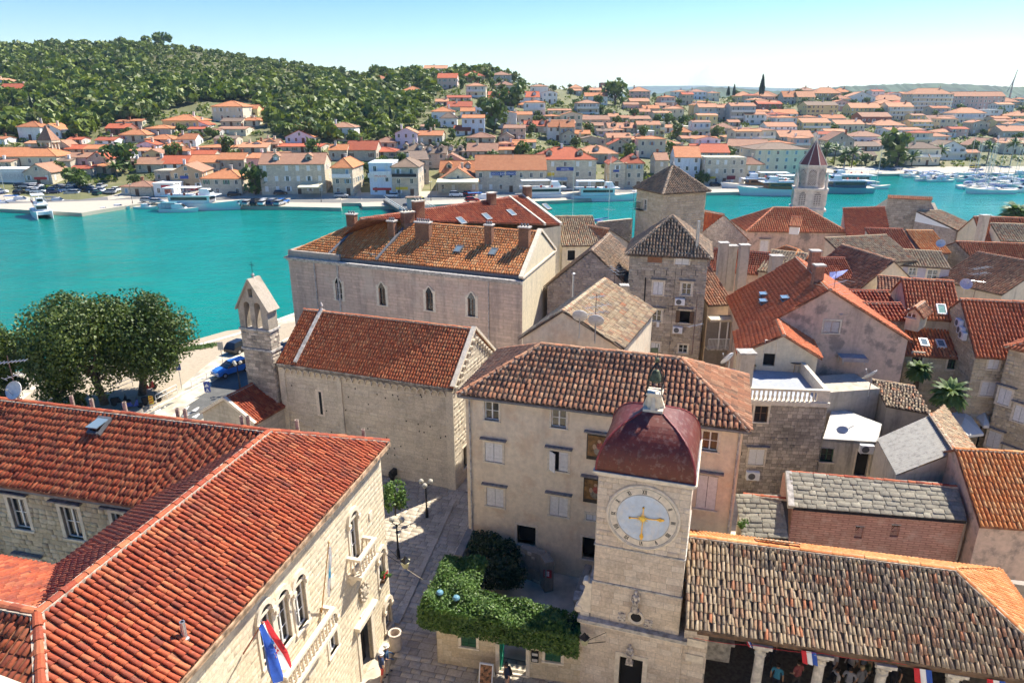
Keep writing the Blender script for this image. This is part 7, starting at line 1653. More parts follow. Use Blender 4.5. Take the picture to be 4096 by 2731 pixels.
fh(zB,1036,1224,930,975,1243,'f','b','o',D=12,label='flat-roofed white hostel with red lettered sign',sh=0,bal=1,signs=[(1118,1074,7.6,1.25,'HOSTEL',SGW,SGR),(1130,1190,5.5,0.7,'',SGR,SGW)])
fh(zB,1226,1440,922,1002,1250,'h','s','d',D=14,label='stone quay house with dark hip roof right of the white hostel',sh=0,bal=1,railm=IRON,signs=[(1345,1076,4.5,1.0,'',SGW,SGB),(1298,1184,3.6,0.8,'',SGY,SGB)])
fh(zB,1390,1530,862,935,1150,'x','s','d',D=16,yaw=0.2,label='tall stone house with dark roof behind the dark hip roof')
fh(zB,1616,1950,1008,1118,1228,'g','s','o',D=11,label='gabled stone cafe under a long cream awning',awning=(0.0,1.0,4.4,5.0,AWN),sh=0,signs=[(1710,1152,5,0.01,'',AWN,AWN)])
fh(zB,1630,1935,945,1040,1100,'x','s','o',D=8,dorm=2,label='orange roof with two dormers behind the awning cafe')
fh(zB,1945,2520,895,1022,1222,'x','s','o',D=13,label='long stone quay house with big orange roof and disco bar signs',sh=0,ws=3.0,kinds=['dark','dark','shut'],signs=[(2118,1058,4.2,1.1,'DISCO BAR',SGB,SGW),(2232,1056,2.9,1.1,'DONACO',SGB,SGW)])
fh(zC,300,805,722,830,1085,'h','s','r',D=14,dorm=2,label='three-storey stone hotel with red hip roof and flags on its front',sh=0,ws=3.3,kinds=['shut','shut','dark'],awning=(0.2,0.53,3.6,2.2,AWG),signs=[(558,912,5.6,1.1,'HOTEL',SGB,SGW),(435,956,2.2,1.0,'',SGY,SGB)])
fh(zC,932,1060,828,868,1075,'g','s','r',D=12,label='narrow gabled stone house with blue sign right of the hotel',sh=0,signs=[(993,928,1.9,0.7,'',SGB,SGW)])
fh(zC,1062,1215,785,862,1075,'h','s','r',D=12,dorm=1,label='stone house with red hip roof and blue windows right of the hotel',sh=2)
fh(zC,1322,1428,770,832,1000,'x','s','b',D=10,label='small stone house with brown roof left of the blue-grey quay house')
fh(zC,1490,1692,715,808,1012,'x','b','o',D=16,yaw=-0.1,label='tall blue-grey quay house with pale quoins and orange roof',sh=0)
fh(zC,1750,2075,812,822,1045,'f','s','o',D=10,label='flat-roofed three-storey stone quay house with yellow sign',sh=0,kinds=['shut','dark'],signs=[(1812,985,2.6,0.7,'',SGY,SGB),(1975,985,2.8,1.2,'',plain('awning_maroon',(0.20,0.03,0.04),0.8),SGW)])
fh(zC,2078,2240,808,872,1012,'h','s','b',D=10,label='small stone quay house with brown hip roof and blue sign',sh=0,signs=[(2155,938,2.2,0.6,'SPAL',plain('sign_azure',(0.05,0.22,0.55),0.5),SGW)])
fh(zC,1645,1945,695,768,880,'x','s','r',D=14,label='stone house with broad plain red roof behind the flat quay house')
fh(zD,30,475,580,640,888,'h','c','d',D=16,label='long cream palace with dark hip roof and three window rows',sh=2,ws=3.3,kinds=['shut','dark'])
fh(zC,1950,2250,655,715,800,'x','s','b',D=14,yaw=-0.35,label='rear wing with brown roof behind the long cream palace')
fh(zC,655,1000,708,780,860,'h','s','p',D=12,dorm=1,label='broad pale orange roof with dormer behind the hotel')
# --- left shore and slope
for a in [(0,235,460,515,560,'x','w','r'),(-150,90,415,450,500,'g','w','p'),(-120,92,688,712,760,'x','s','o'),(162,322,755,800,905,'h','w','o'),(322,480,775,820,895,'g','w','o'),(415,530,822,828,895,'f','g','o'),(455,560,1052,1065,1140,'x','s','d'),
  (520,690,938,972,1020,'x','s','r'),(665,845,938,970,1030,'x','s','o'),(545,700,998,1035,1120,'x','p','b'),(702,855,995,1045,1130,'g','s','r'),(688,868,1090,1132,1165,'h','t','o'),(845,985,948,985,1035,'h','s','b'),(755,900,878,905,950,'x','w','r'),(535,640,885,908,945,'x','p','r'),
  (840,1000,772,808,865,'x','r','r'),(952,1145,810,862,915,'h','s','o'),(918,1020,748,770,800,'x','w','o'),(1030,1115,742,765,795,'x','c','o'),(1158,1335,785,812,868,'h','g','o'),(1150,1350,858,905,945,'h','s','o'),(1080,1220,912,960,985,'g','l','r'),(1290,1550,703,750,822,'h','y','o'),(1465,1625,748,785,825,'g','w','r'),
  (1480,1600,815,838,860,'x','c','r'),(1600,1720,812,842,880,'x','g','b'),(1400,1535,850,892,955,'x','w','o'),(1680,1905,595,640,755,'h','c','o'),(1912,2020,625,655,728,'x','y','o'),(1890,2025,720,752,792,'h','c','o'),(1690,1850,868,890,962,'x','s','d'),(1320,1520,950,988,1040,'h','g','o'),(1290,1400,920,950,1000,'x','s','o'),
  (1010,1160,962,1000,1035,'x','w','p'),(1130,1275,975,1012,1060,'g','y','b'),(1075,1275,1035,1088,1155,'x','s','b'),(1272,1480,1022,1085,1145,'x','w','r'),(1480,1670,980,1040,1080,'x','s','r'),(1525,1800,942,975,1010,'h','s','o'),(1495,1720,1018,1075,1145,'x','s','o'),(1722,1915,1000,1052,1140,'x','s','o'),(1880,2090,920,958,1010,'x','s','p'),(2060,2180,892,930,990,'x','s','b'),
  (-100,90,1090,1100,1125,'x','s','b'),(205,350,918,945,975,'x','s','p'),(440,550,905,950,1010,'g','s','b'),(862,1010,1020,1032,1100,'f','w','o'),(960,1080,1052,1070,1120,'x','s','d'),(560,720,1100,1130,1180,'x','s','r'),(1225,1420,1140,1150,1235,'f','s','o'),(1740,1890,728,755,800,'x','s','d'),(-60,40,880,900,940,'x','w','o'),(1715,1920,795,830,860,'x','c','b')]:
 fh(zA,*a,bal=1 if a[6] in 'wy' and random.random() < 0.4 else 0)
for a in [(302,555,50,95,135,'h','c','p'),(562,700,80,105,150,'h','c','p'),(655,800,95,125,190,'h','y','p'),(790,930,100,130,205,'h','y','p'),(1030,1190,220,248,300,'h','w','o'),(1312,1440,135,155,215,'x','p','p'),(1440,1500,140,162,205,'x','c','o'),(1496,1675,133,158,222,'x','w','p'),(1640,1785,115,138,180,'x','w','o'),
  (1612,1765,200,238,335,'x','p','r'),(1826,1995,180,222,268,'h','t','r'),(1312,1460,312,348,402,'h','g','o'),(1856,2010,280,308,405,'h','c','p'),(2076,2230,185,215,285,'h','g','b'),(2100,2262,268,302,355,'h','c','b'),(2055,2250,450,478,518,'x','w','d'),
  (1690,1880,388,415,445,'x','p','r'),(1696,1890,440,488,525,'x','c','r'),(1590,1690,418,440,480,'x','p','p'),(356,550,405,445,495,'h','l','r'),(1562,1735,487,528,612,'h','w','o'),(1636,1765,532,582,658,'h','w','d'),(1806,1920,492,522,575,'x','w','o'),(1926,2090,482,492,562,'f','b','o'),(1822,2000,553,580,722,'x','b','o'),(2086,2200,520,555,628,'g','t','b'),(1748,1880,645,688,735,'x','w','r'),
  (346,600,610,662,712,'h','c','b'),(316,540,686,742,802,'g','b','o'),(682,890,618,662,778,'h','w','b'),(1252,1425,665,708,832,'g','l','p'),(1442,1640,690,728,812,'x','s','o'),(1072,1250,745,792,850,'h','s','b'),(236,600,800,838,878,'x','s','r'),(112,250,760,798,860,'g','s','o'),(0,140,780,838,870,'g','w','o'),(682,830,805,852,945,'x','s','o'),(832,1075,775,852,948,'x','s','r'),(1012,1250,830,888,925,'h','s','r'),
  (1272,1510,790,872,935,'h','s','d'),(1502,1680,820,880,1010,'x','s','d'),(1862,2080,705,752,800,'h','s','b'),(1862,2110,795,862,925,'x','s','b'),(2132,2250,705,748,790,'g','s','d'),(2172,2340,640,692,740,'x','s','b'),(2236,2360,775,830,860,'x','p','o'),(1622,1820,888,950,1000,'g','p','b'),(20,140,498,520,570,'x','y','o'),(0,75,580,602,650,'x','s','o'),(140,320,875,900,950,'x','p','p'),(1466,1575,650,680,700,'x','s','b'),(1680,1835,850,880,920,'x','s','d'),(2100,2340,838,880,905,'x','s','o')]:
 fh(zB,*a,bal=2 if a[6] in 'wpc' and a[4]-a[3] > 60 and random.random() < 0.7 else 0,dorm=2 if a[7] == 'd' and a[4] > 900 else 0)
fh(zB,2056,2460,355,402,448,'x','w','r',dorm=5,label='long white terrace row with red dormered roof on the slope',bal=1)
for a in [(868,1010,170,178,275,'f','r','o'),(1010,1078,190,200,270,'f','c','o'),(945,1010,222,245,275,'x','p','o'),(602,700,190,218,255,'h','c','p'),(590,690,225,240,275,'x','g','p'),(700,860,218,238,270,'x','c','p'),(732,910,258,288,362,'x','w','o'),(656,840,320,348,442,'h','g','b'),(726,865,355,392,442,'h','w','o'),(416,600,400,418,448,'x','c','p'),(376,525,445,472,500,'h','s','o'),(156,300,332,362,402,'h','p','o'),(112,270,420,445,528,'x','c','o'),(216,410,498,542,608,'x','s','r'),(412,515,500,548,668,'x','w','o'),(516,630,500,548,700,'x','s','o'),(632,765,578,608,662,'x','y','o'),(530,640,575,612,708,'g','s','d'),
  (1116,1275,210,248,305,'h','p','p'),(1116,1268,305,332,392,'x','t','p'),(1360,1488,295,322,372,'x','p','p'),(1226,1355,365,392,452,'x','s','o'),(1335,1420,345,372,400,'x','c','p'),(1412,1500,362,400,448,'g','g','p'),(1486,1555,358,388,430,'h','s','o'),(1136,1280,395,425,455,'x','p','p'),(1062,1180,340,360,420,'x','p','b'),(1622,1755,230,252,320,'h','b','p'),(1698,1850,350,382,492,'x','c','p'),(1852,1970,365,385,500,'x','g','p'),(1970,2165,345,372,525,'x','g','p'),(2026,2160,248,288,335,'h','y','p'),(2176,2345,248,292,330,'h','p','p'),(2206,2360,325,348,425,'x','r','p'),(2096,2255,420,445,530,'x','w','p'),
  (702,928,452,488,545,'x','s','b'),(930,1010,435,462,532,'x','s','p'),(1030,1100,452,472,520,'x','s','p'),(1100,1280,455,482,525,'x','s','b'),(746,880,512,548,580,'x','s','b'),(932,1150,515,558,602,'x','s','p'),(1176,1360,500,532,632,'x','o','p'),(1360,1398,512,518,630,'f','c','o'),(1190,1310,585,592,672,'f','w','o'),(832,960,565,588,628,'x','l','d'),(955,1060,570,592,620,'h','s','p'),(922,1115,602,642,692,'x','s','p'),(1052,1230,630,662,702,'x','s','p'),(936,1110,655,702,772,'g','s','r'),(662,900,632,690,706,'g','s','d'),(1502,1635,548,598,642,'h','s','o'),(1562,1745,545,552,602,'f','c','o'),(1836,2000,515,562,622,'h','s','b'),(2016,2160,555,592,620,'x','s','b'),(1922,2080,615,648,680,'h','s','p'),(1980,2120,600,610,640,'f','w','o'),(1562,1785,625,658,692,'x','s','p'),(1395,1560,670,702,740,'h','s','p'),(-10,110,700,720,745,'h','p','p'),(1700,1790,632,655,690,'g','w','p'),
  (640,760,448,470,520,'x','w','p'),(2280,2400,510,540,600,'g','w','p'),(1396,1475,530,555,600,'x','w','p'),(1955,2050,490,515,545,'x','p','p'),(220,300,530,545,600,'x','s','b'),(0,115,600,640,690,'g','s','d'),(95,300,662,690,730,'x','w','o'),(40,210,532,560,660,'x','s','b'),(1300,1400,680,705,750,'x','s','d')]:
 fh(zC,*a,bal=2 if a[6] in 'wpcg' and a[4]-a[3] > 60 and random.random() < 0.7 else 0,dorm=2 if a[0] in (216,932,1052) else 0)
for a in [(226,360,88,102,160,'x','w','p'),(42,235,140,182,218,'h','p','p'),(286,410,140,188,248,'x','g','o'),(410,548,140,188,250,'x','y','p'),(556,770,108,158,222,'h','o','p'),(732,860,112,148,180,'h','c','o'),(836,1060,145,190,238,'g','w','p'),(722,855,170,206,242,'h','c','p'),(728,870,210,245,292,'h','p','p'),(1078,1330,168,218,245,'h','y','p'),(1092,1245,208,248,302,'h','r','p'),(866,1100,240,282,362,'x','y','p'),(486,735,228,260,368,'x','y','d'),(72,260,225,248,322,'x','r','r'),(216,398,295,332,402,'x','w','o'),(632,810,340,372,418,'x','w','o'),(1180,1380,235,272,388,'x','c','p'),(2132,2300,195,232,290,'h','t','p'),
  (960,1200,320,358,418,'x','r','b'),(146,385,405,442,522,'x','w','p'),(446,672,370,408,500,'x','y','p'),(742,970,385,422,482,'x','c','p'),(1080,1330,385,442,468,'h','w','p'),(1386,1555,385,402,472,'x','y','p'),(1546,1770,345,392,432,'x','w','b'),(1762,2005,280,328,422,'h','w','p'),(1972,2145,290,302,412,'f','w','p'),(2242,2400,310,352,432,'h','y','p'),(1180,1470,450,470,572,'x','w','p'),(1472,1710,490,528,582,'h','w','p'),(1602,1760,460,492,540,'h','w','p'),(1722,1860,445,462,542,'x','p','r'),(2162,2400,435,480,545,'x','s','p'),(886,1130,480,528,602,'h','w','b'),(662,870,490,560,685,'g','s','b'),(262,530,475,530,580,'x','s','p'),(872,1110,572,612,652,'x','g','d'),(1106,1350,560,602,640,'x','s','b'),(1602,1830,565,625,725,'g','w','d'),(1932,2150,545,605,655,'g','s','b'),(942,1080,655,692,735,'x','s','d'),(2150,2400,540,590,650,'x','s','b'),
  (0,130,318,345,420,'x','w','p'),(1700,1800,168,195,260,'x','p','p'),(430,560,105,135,165,'h','s','b'),(1850,1960,640,665,730,'x','s','p'),(1480,1600,600,620,700,'f','w','o'),(440,490,260,280,330,'x','p','o'),(1010,1090,430,440,460,'x','s','p'),(0,190,480,520,560,'g','s','d')]:
 fh(zD,*a,bal=2 if a[6] in 'wyc' and a[4]-a[3] > 60 and random.random() < 0.7 else 0)
fh(zD,1376,1700,115,165,342,'h','c','p',D=14,name='apartment_block',cat='apartments',bal=4,label='big cream six-storey apartment block with pale orange hip roof',ws=3.0)
fh(zD,1752,2145,145,182,305,'x','p','p',D=12,name='apartment_block',cat='apartments',bal=0,label='long pink and white apartment slab with plain red roof',ws=3.0)
fh(zD,1346,1615,575,632,775,'h','c','d',D=11,bal=1,label='beige house with dark hip roof and balcony by the marina',ws=3.2)
R2 = random.Random(77);nf = 0;tr_ = 0
while nf < 58 and tr_ < 4000:
 tr_ += 1;px = R2.uniform(1750,4090);py = R2.uniform(395,640);d = solve_d(px,py,0.0)
 if d is None or d < 230: continue
 x = PD(px,py,d).x
 if any((a-x)**2+(b-d-4)**2 < (r*0.85+4.5)**2 for a,b,r in HOUSES): continue
 w_ = R2.uniform(7,11)/(d*_c/FPX)/2;e = R2.uniform(5,7.5)/(d*_c/FPX);fh(lambda a,b: (a,b),px-w_,px+w_,py-e-R2.uniform(8,14)*300/d,py-e,py,R2.choice('hhxxg'),R2.choice('wwccyspps'),R2.choice('opporb'),bal=R2.choice([0,1]));nf += 1
print('fillers',nf)
# pointed bell tower on the left shore
p = PD(*zA(415,1060),solve_d(*zA(415,1060),0.0));k_ = p.y*_c/FPX;t = thing('bell_tower','slim stone bell tower with tall pointed roof on the left shore','bell tower',p);hw = 26*k_;z1 = PD(*zA(415,905),p.y).z;z2_ = PD(*zA(385,785),p.y).z;HOUSES.append((p.x,p.y,4))
MB().box(p.x-hw,p.y-hw,p.z-2,p.x+hw,p.y+hw,z1-4.2).build('shaft',FW['s'][1],t);mb = MB()
for sx in (-1,0,1):
 for sy in (-1,0,1):
  if sx or sy: mb.box(p.x+sx*hw*0.8-0.25,p.y+sy*hw*0.8-0.25,z1-4.2,p.x+sx*hw*0.8+0.25,p.y+sy*hw*0.8+0.25,z1-0.6)
mb.box(p.x-hw*0.55,p.y-hw*0.55,z1-4.2,p.x+hw*0.55,p.y+hw*0.55,z1-3.4);mb.build('belfry_pillars',FW['s'][1],t);MB().box(p.x-hw-0.2,p.y-hw-0.2,z1-0.7,p.x+hw+0.2,p.y+hw+0.2,z1).build('cornice',FW['s'][1],t)
b4 = [Vector((p.x+sx*hw*1.15,p.y+sy*hw*1.15,z1)) for sx,sy in ((-1,-1),(1,-1),(1,1),(-1,1))];mb = MB();apx = Vector((p.x,p.y,z2_))
for i in range(4): mb.poly([b4[i],b4[(i+1) % 4],apx])
mb.build('spire',FR['b'][1],t)
# vegetation
LF_FOREST = leaf('forest_leaf',[(0.07,0.125,0.010),(0.14,0.19,0.014),(0.20,0.25,0.018),(0.10,0.15,0.022),(0.24,0.26,0.025),(0.05,0.10,0.012),(0.17,0.18,0.045)])
LF_TREE = leaf('tree_leaf',[(0.05,0.095,0.016),(0.08,0.14,0.02),(0.12,0.18,0.028),(0.07,0.11,0.02),(0.16,0.20,0.03)])
LF_NEAR = leaf('near_leaf',[(0.03,0.06,0.010),(0.055,0.10,0.014),(0.09,0.135,0.02),(0.14,0.18,0.028),(0.04,0.08,0.013),(0.11,0.15,0.022)])
LF_HEDGE = leaf('hedge_leaf',[(0.035,0.085,0.014),(0.07,0.145,0.022),(0.12,0.21,0.035),(0.05,0.11,0.02),(0.16,0.24,0.05)])
LF_CYP_SHADE = leaf('cypress_shade_leaf',[(0.012,0.03,0.012),(0.022,0.048,0.016),(0.03,0.06,0.02)])  # cypress green, also used to paint shade into the garden oleanders
LF_PALM = leaf('palm_leaf',[(0.05,0.10,0.02),(0.09,0.16,0.03),(0.13,0.19,0.045),(0.06,0.12,0.03)])
BARK = plain('bark',(0.11,0.085,0.06),0.95,var=0.4,scale=5)
def leaf_quads(C,N,S,rng,tr=None,asp=0.6):
 """C centres, N outward directions, S sizes -> verts, faces, tr"""
 n = len(C);r = rng.normal(size=(n,3));N = N+r*0.75;N /= np.linalg.norm(N,axis=1)[:,None]+1e-9
 A = np.cross(N,rng.normal(size=(n,3)));A /= np.linalg.norm(A,axis=1)[:,None]+1e-9;B = np.cross(N,A)*asp
 S = S[:,None]*0.5;V = np.stack([C-A*S,C-B*S,C+A*S,C+B*S],1).reshape(-1,3)
 F = np.arange(n*4).reshape(n,4);T = rng.random(n) if tr is None else tr
 return V,F,np.repeat(T,4)
def crown_pts(n,rx,ry,rz,rng,lumps=9,hollow=0.45):
 L = rng.normal(size=(lumps,3));L /= np.linalg.norm(L,axis=1)[:,None];L[:,2] = L[:,2]*0.8+0.08
 c = L*np.array([rx,ry,rz])*0.62;r = rng.uniform(0.34,0.55,lumps)
 k = rng.integers(0,lumps,n);d = rng.normal(size=(n,3));d /= np.linalg.norm(d,axis=1)[:,None]
 q = hollow+(1-hollow)*rng.random(n)**0.6
 return c[k]+d*(r[k]*q)[:,None]*np.array([rx,ry,rz]),d,k/lumps
def crown_mesh(name,n,rx,ry,rz,size,mat,seed,lumps=9,asp=0.7):
 rng = np.random.default_rng(seed);C,N,k = crown_pts(n,rx,ry,rz,rng,lumps)
 V,F,T = leaf_quads(C,N,size*rng.uniform(0.6,1.3,n),rng,(k*0.5+rng.random(n)*0.5) % 1,asp);return mesh_np(name,V,F,mat,T)
def trunk_mesh(h,r,seed):
 random.seed(seed);mb = MB();mb.tube((0,0,-0.5),(0,0,h*0.55),r,r*0.75,7)
 for k in range(5): a = k*1.26+random.random();mb.tube((0,0,h*(0.4+0.04*k)),(math.cos(a)*h*0.35,math.sin(a)*h*0.35,h*random.uniform(0.8,1.1)),r*0.5,r*0.15,5)
 return mesh_of('trunk',mb.v,mb.f,BARK)
# --- the wooded hill: one mass of scrub and pines
rng = np.random.default_rng(4);HX = np.array([(a,b,c) for a,b,c in HOUSES])
def clear(x,y,r): return ((HX[:,0]-x)**2+(HX[:,1]-y)**2 > (HX[:,2]*0.8+r)**2).all()
pts = []
ROADPX = [(1440,340),(1490,300)]
while len(pts) < 6800:
 t = rng.uniform(-0.93,0.06);d = rng.uniform(255,690);x = t*d;z = terrain(t,d);px,py = proj((x,d,z))
 lim = lerp_tab([(-900,560),(0,545),(330,560),(420,500),(640,470),(700,430),(1020,400),(1040,470),(1120,560),(1500,580),(1640,520),(1760,360),(1900,330),(2080,340),(2240,300)],px)
 if py > lim: continue
 if 1420 < px < 1500 and 300 < py < 390 and abs(px-(1500-(py-300)*0.75)) < 9: continue
 if px > 1500 and py > 330 and rng.random() < 0.3: continue
 thin = 0.45 if (px > 600 and py < 330 and px < 1500) else 0.0
 if rng.random() < thin: continue
 r = rng.uniform(1.0,2.6) if thin else (rng.uniform(1.2,3.0) if rng.random() < 0.75 else rng.uniform(3.0,5.0))
 if not clear(x,d,r*0.7): continue
 pts.append((x,d,z,r))
pts = np.array(pts);nq = 54;n = len(pts);base = rng.normal(size=(n,nq,3));base /= np.linalg.norm(base,axis=2)[:,:,None];base[:,:,2] = np.abs(base[:,:,2])
q = base*(0.72+0.28*rng.random((n,nq,1)));flat = rng.uniform(0.65,1.05,n);C = pts[:,None,:3]+q*np.stack([pts[:,3],pts[:,3],pts[:,3]*flat*1.2],1)[:,None,:]+np.array([0,0,0.5])
C[:,:,2] += (pts[:,3]*0.5)[:,None]
tree_t = rng.random(n);T = (tree_t[:,None]*0.75+rng.random((n,nq))*0.25)
V,F,T = leaf_quads(C.reshape(-1,3),base.reshape(-1,3),(np.repeat(pts[:,3],nq)*rng.uniform(0.5,0.95,n*nq)),rng,T.ravel(),0.75)
tag(link(bpy.data.objects.new('hillside_wood',mesh_np('hillside_wood',V,F,LF_FOREST,T))),'dense green scrub and pine wood covering the hillside','wood',kind='stuff')
gp = []
while len(gp) < 4200:
 t = rng.uniform(-0.80,0.80);d0 = lerp_tab(QS,t)+21;d1_ = lerp_tab(_rt1,t)+15;d = d0+(d1_-d0)*rng.random()**0.85;x = t*d;r = rng.uniform(0.6,2.0)
 if clear(x,d,r*0.3): gp.append((x,d,terrain(t,d),r))
gp = np.array(gp);n = len(gp);nq = 16;b_ = rng.normal(size=(n,nq,3));b_ /= np.linalg.norm(b_,axis=2)[:,:,None];b_[:,:,2] = np.abs(b_[:,:,2]);C = gp[:,None,:3]+b_*gp[:,3][:,None,None]*np.array([1.2,1.2,0.9]);V,F,T = leaf_quads(C.reshape(-1,3),b_.reshape(-1,3),np.repeat(gp[:,3],nq)*rng.uniform(0.6,1.0,n*nq),rng,(np.repeat(rng.random(n),nq)*0.7+rng.random(n*nq)*0.3),0.8)
tag(link(bpy.data.objects.new('garden_greenery',mesh_np('garden_greenery',V,F,LF_FOREST,T))),'low green garden shrubs between the houses across the water','shrubs',kind='stuff')
# --- single trees among the far houses
CR = [crown_mesh('crown',260,1,1,1.0,0.40,LF_TREE,50+i,8) for i in range(5)];TRK = [trunk_mesh(1.1,0.09,60+i) for i in range(3)]
def far_tree(x,y,z,r,label,group,sz=1.0,name='tree'):
 t = thing(name,label,'tree',(x,y,z),random.uniform(0,6),group)
 for me,nm,zz,s in ((random.choice(TRK),'trunk',0,(r,r,r)),(random.choice(CR),'crown',r*0.95*sz,(r,r,r*sz))):
  o = bpy.data.objects.new(nm,me);COL.objects.link(o);o.parent = t;o.location = (0,0,zz);o.scale = s
 return t
random.seed(8);n = 0;TREES = [];tries = 0
while n < 270 and tries < 9000:
 tries += 1
 t = random.uniform(-0.80,0.78);d0 = lerp_tab(QS,t);d = d0+20+random.random()**1.2*(lerp_tab(_rt1,t)-d0);x = t*d;z = terrain(t,d);px,py = proj((x,d,z));r = random.uniform(1.6,3.4)
 if not (-60 < px < 4150) or (px < 1500 and py < 500 and px < 1050) or not clear(x,d,r*0.5): continue
 if any((a-x)**2+(b-d)**2 < 14 for a,b in TREES): continue
 TREES.append((x,d));t_ = far_tree(x,d,z,r,'x','trees among the far houses',random.uniform(0.8,1.2));n += 1;_lab.append((t_,px,'%s round tree %s' % ('small' if r < 2.2 else ('middling' if r < 2.8 else 'large'),place_of(px,py))))
for px,py,rp_x,lab in ((300,740,42,'round clipped tree by the left quay car park'),(250,705,30,'round tree behind the clipped quay tree'),(495,690,60,'large dark tree beside the palms at the car park'),(1025,780,60,'dark bush mass left of the dormered quay house'),(3585,665,70,'large bright green tree on the marina promenade'),(2200,345,48,'large round pine standing on the skyline'),(2040,320,34,'umbrella pine on the skyline above the terrace row'),(2460,425,50,'broad tree on the slope under the skyline pine'),(1235,565,50,'dark broad tree above the stone quay house'),(1975,525,60,'round dark tree above the awning cafe'),(2050,445,55,'broad pale green tree right of the white terrace row'),(650,190,34,'pine clump on the top of the wooded hill')):
 d = solve_d(px,py,0.0)
 if d: p = PD(px,py,d);far_tree(p.x,d,p.z,rp_x*d*_c/FPX*1.15,lab,None,0.95)
# cypresses
cm = crown_mesh('crown',260,0.9,0.9,1.0,0.5,LF_CYP_SHADE,91,14);C_,N_,k_ = crown_pts(300,1,1,1,np.random.default_rng(9),1);
rg = np.random.default_rng(6);zc_ = rg.random(320);rr_ = (1-zc_)**0.7*np.minimum(1,zc_*6+0.35);aa = rg.random(320)*6.283;C_ = np.stack([np.cos(aa)*rr_,np.sin(aa)*rr_,zc_],1);V,F,T = leaf_quads(C_,np.stack([np.cos(aa),np.sin(aa),0.3+0*aa],1),np.full(320,0.55)*rg.uniform(0.6,1.2,320),rg,asp=0.9);V[:,2] *= 1;CYP = mesh_np('crown',V*np.array([1,1,1]),F,LF_CYP_SHADE,T)
for px,yb,yt,w,lab in ((70,480,390,10,'cypress furthest left on the wooded slope'),(138,485,395,10,'cypress second from left on the wooded slope'),(155,480,398,10,'cypress third from left on the wooded slope'),(428,450,395,9,'cypress in the middle of the wooded slope'),(1564,515,440,11,'tall dark cypress above the lavender gable house'),(3046,370,312,12,'tall thin cypress on the right skyline'),(2912,380,352,8,'short cypress left of the tall skyline cypress'),(2935,378,345,7,'middle cypress left of the tall skyline cypress')):
 d = solve_d(px,yb,0.0) or 560;p = PD(px,yb,d);h = (yb-yt)*d*_c/FPX*1.02;t = thing('cypress',lab,'tree',p,0,'cypresses on the far slope');o = bpy.data.objects.new('crown',CYP);COL.objects.link(o);o.parent = t;o.scale = (w*d/FPX*0.85,w*d/FPX*0.85,h);MB().tube((0,0,-0.5),(0,0,h*0.3),0.15).build('trunk',BARK,t,inv=False)
# palms
def palm_mesh(nf,L,w,seed,droop=1.0):
 rg = random.Random(seed);mb = MB()
 for i in range(nf):
  a = i*2.399;e = rg.uniform(-0.3,1.25);d = Vector((math.cos(a)*math.cos(e),math.sin(a)*math.cos(e),math.sin(e)));s = Vector((-math.sin(a),math.cos(a),0));p = Vector((0,0,0));mb.cur = rg.random()
  for k in range(6):
   q = p+d*(L/6);d = (d+Vector((0,0,-0.20*droop))).normalized();wd = w*math.sin((k+0.7)/6.5*math.pi);wn2 = w*math.sin((k+1.7)/6.9*math.pi);mb.poly([p-s*wd+Vector((0,0,-wd*0.5)),p,q,q-s*wn2+Vector((0,0,-wn2*0.5))]);mb.poly([p,p+s*wd+Vector((0,0,-wd*0.5)),q+s*wn2+Vector((0,0,-wn2*0.5)),q]);p = q
 return mesh_of('fronds',mb.v,mb.f,LF_PALM,None,mb.t)
PF = palm_mesh(34,1.0,0.10,3);PF2 = palm_mesh(80,1.0,0.17,4,1.5)
def palm(p,h,r,lab,group=None,tr=0.22,fm=None):
 t = thing('palm_tree',lab,'palm',p,random.random()*6,group);mb = MB();k = 7
 for i in range(k): mb.tube((0,0,h*i/k),(0,0,h*(i+1)/k),tr*1.08,tr*0.9,8)
 mb.build('trunk',BARK,t,inv=False);o = bpy.data.objects.new('fronds',fm or PF);COL.objects.link(o);o.parent = t;o.location = (0,0,h);o.scale = (r,r,r)
for i,(px,yb,yt,lab) in enumerate(((3298,665,595,'leftmost palm right of the campanile'),(3335,660,600,'second palm right of the campanile'),(3375,672,620,'third palm on the marina promenade'),(3405,672,612,'fourth palm on the marina promenade'),(3645,665,632,'small palm in front of the beige marina house'),(3755,655,605,'palm right of the beige marina house'),(470,720,668,'bushy palm at the left car park'),(1430,545,510,'palm above the quay beside the three-storey white house'),(3945,655,590,'palm behind the marina masts'),(4040,660,580,'rightmost palm behind the marina masts'))):
 d = solve_d(px,yb,0.0);
 if d: p = PD(px,yb,d);m = d*_c/FPX;palm(p,(yb-yt)*m,42*m,lab)
for px,py,z,r,lab in ((*zr(1575,480),5.0,1.6,'bushy fan palm between the old roofs and the stone houses'),(*zr(1360,315),5.6,1.2,'smaller fan palm beside the skylight house'),(*zk(1085,12),6.0,3.4,'palm crown by the water at the right edge')): p = P(px,py,z);palm(Vector((p.x,p.y,0)),z,r,lab,tr=0.2,fm=PF2)
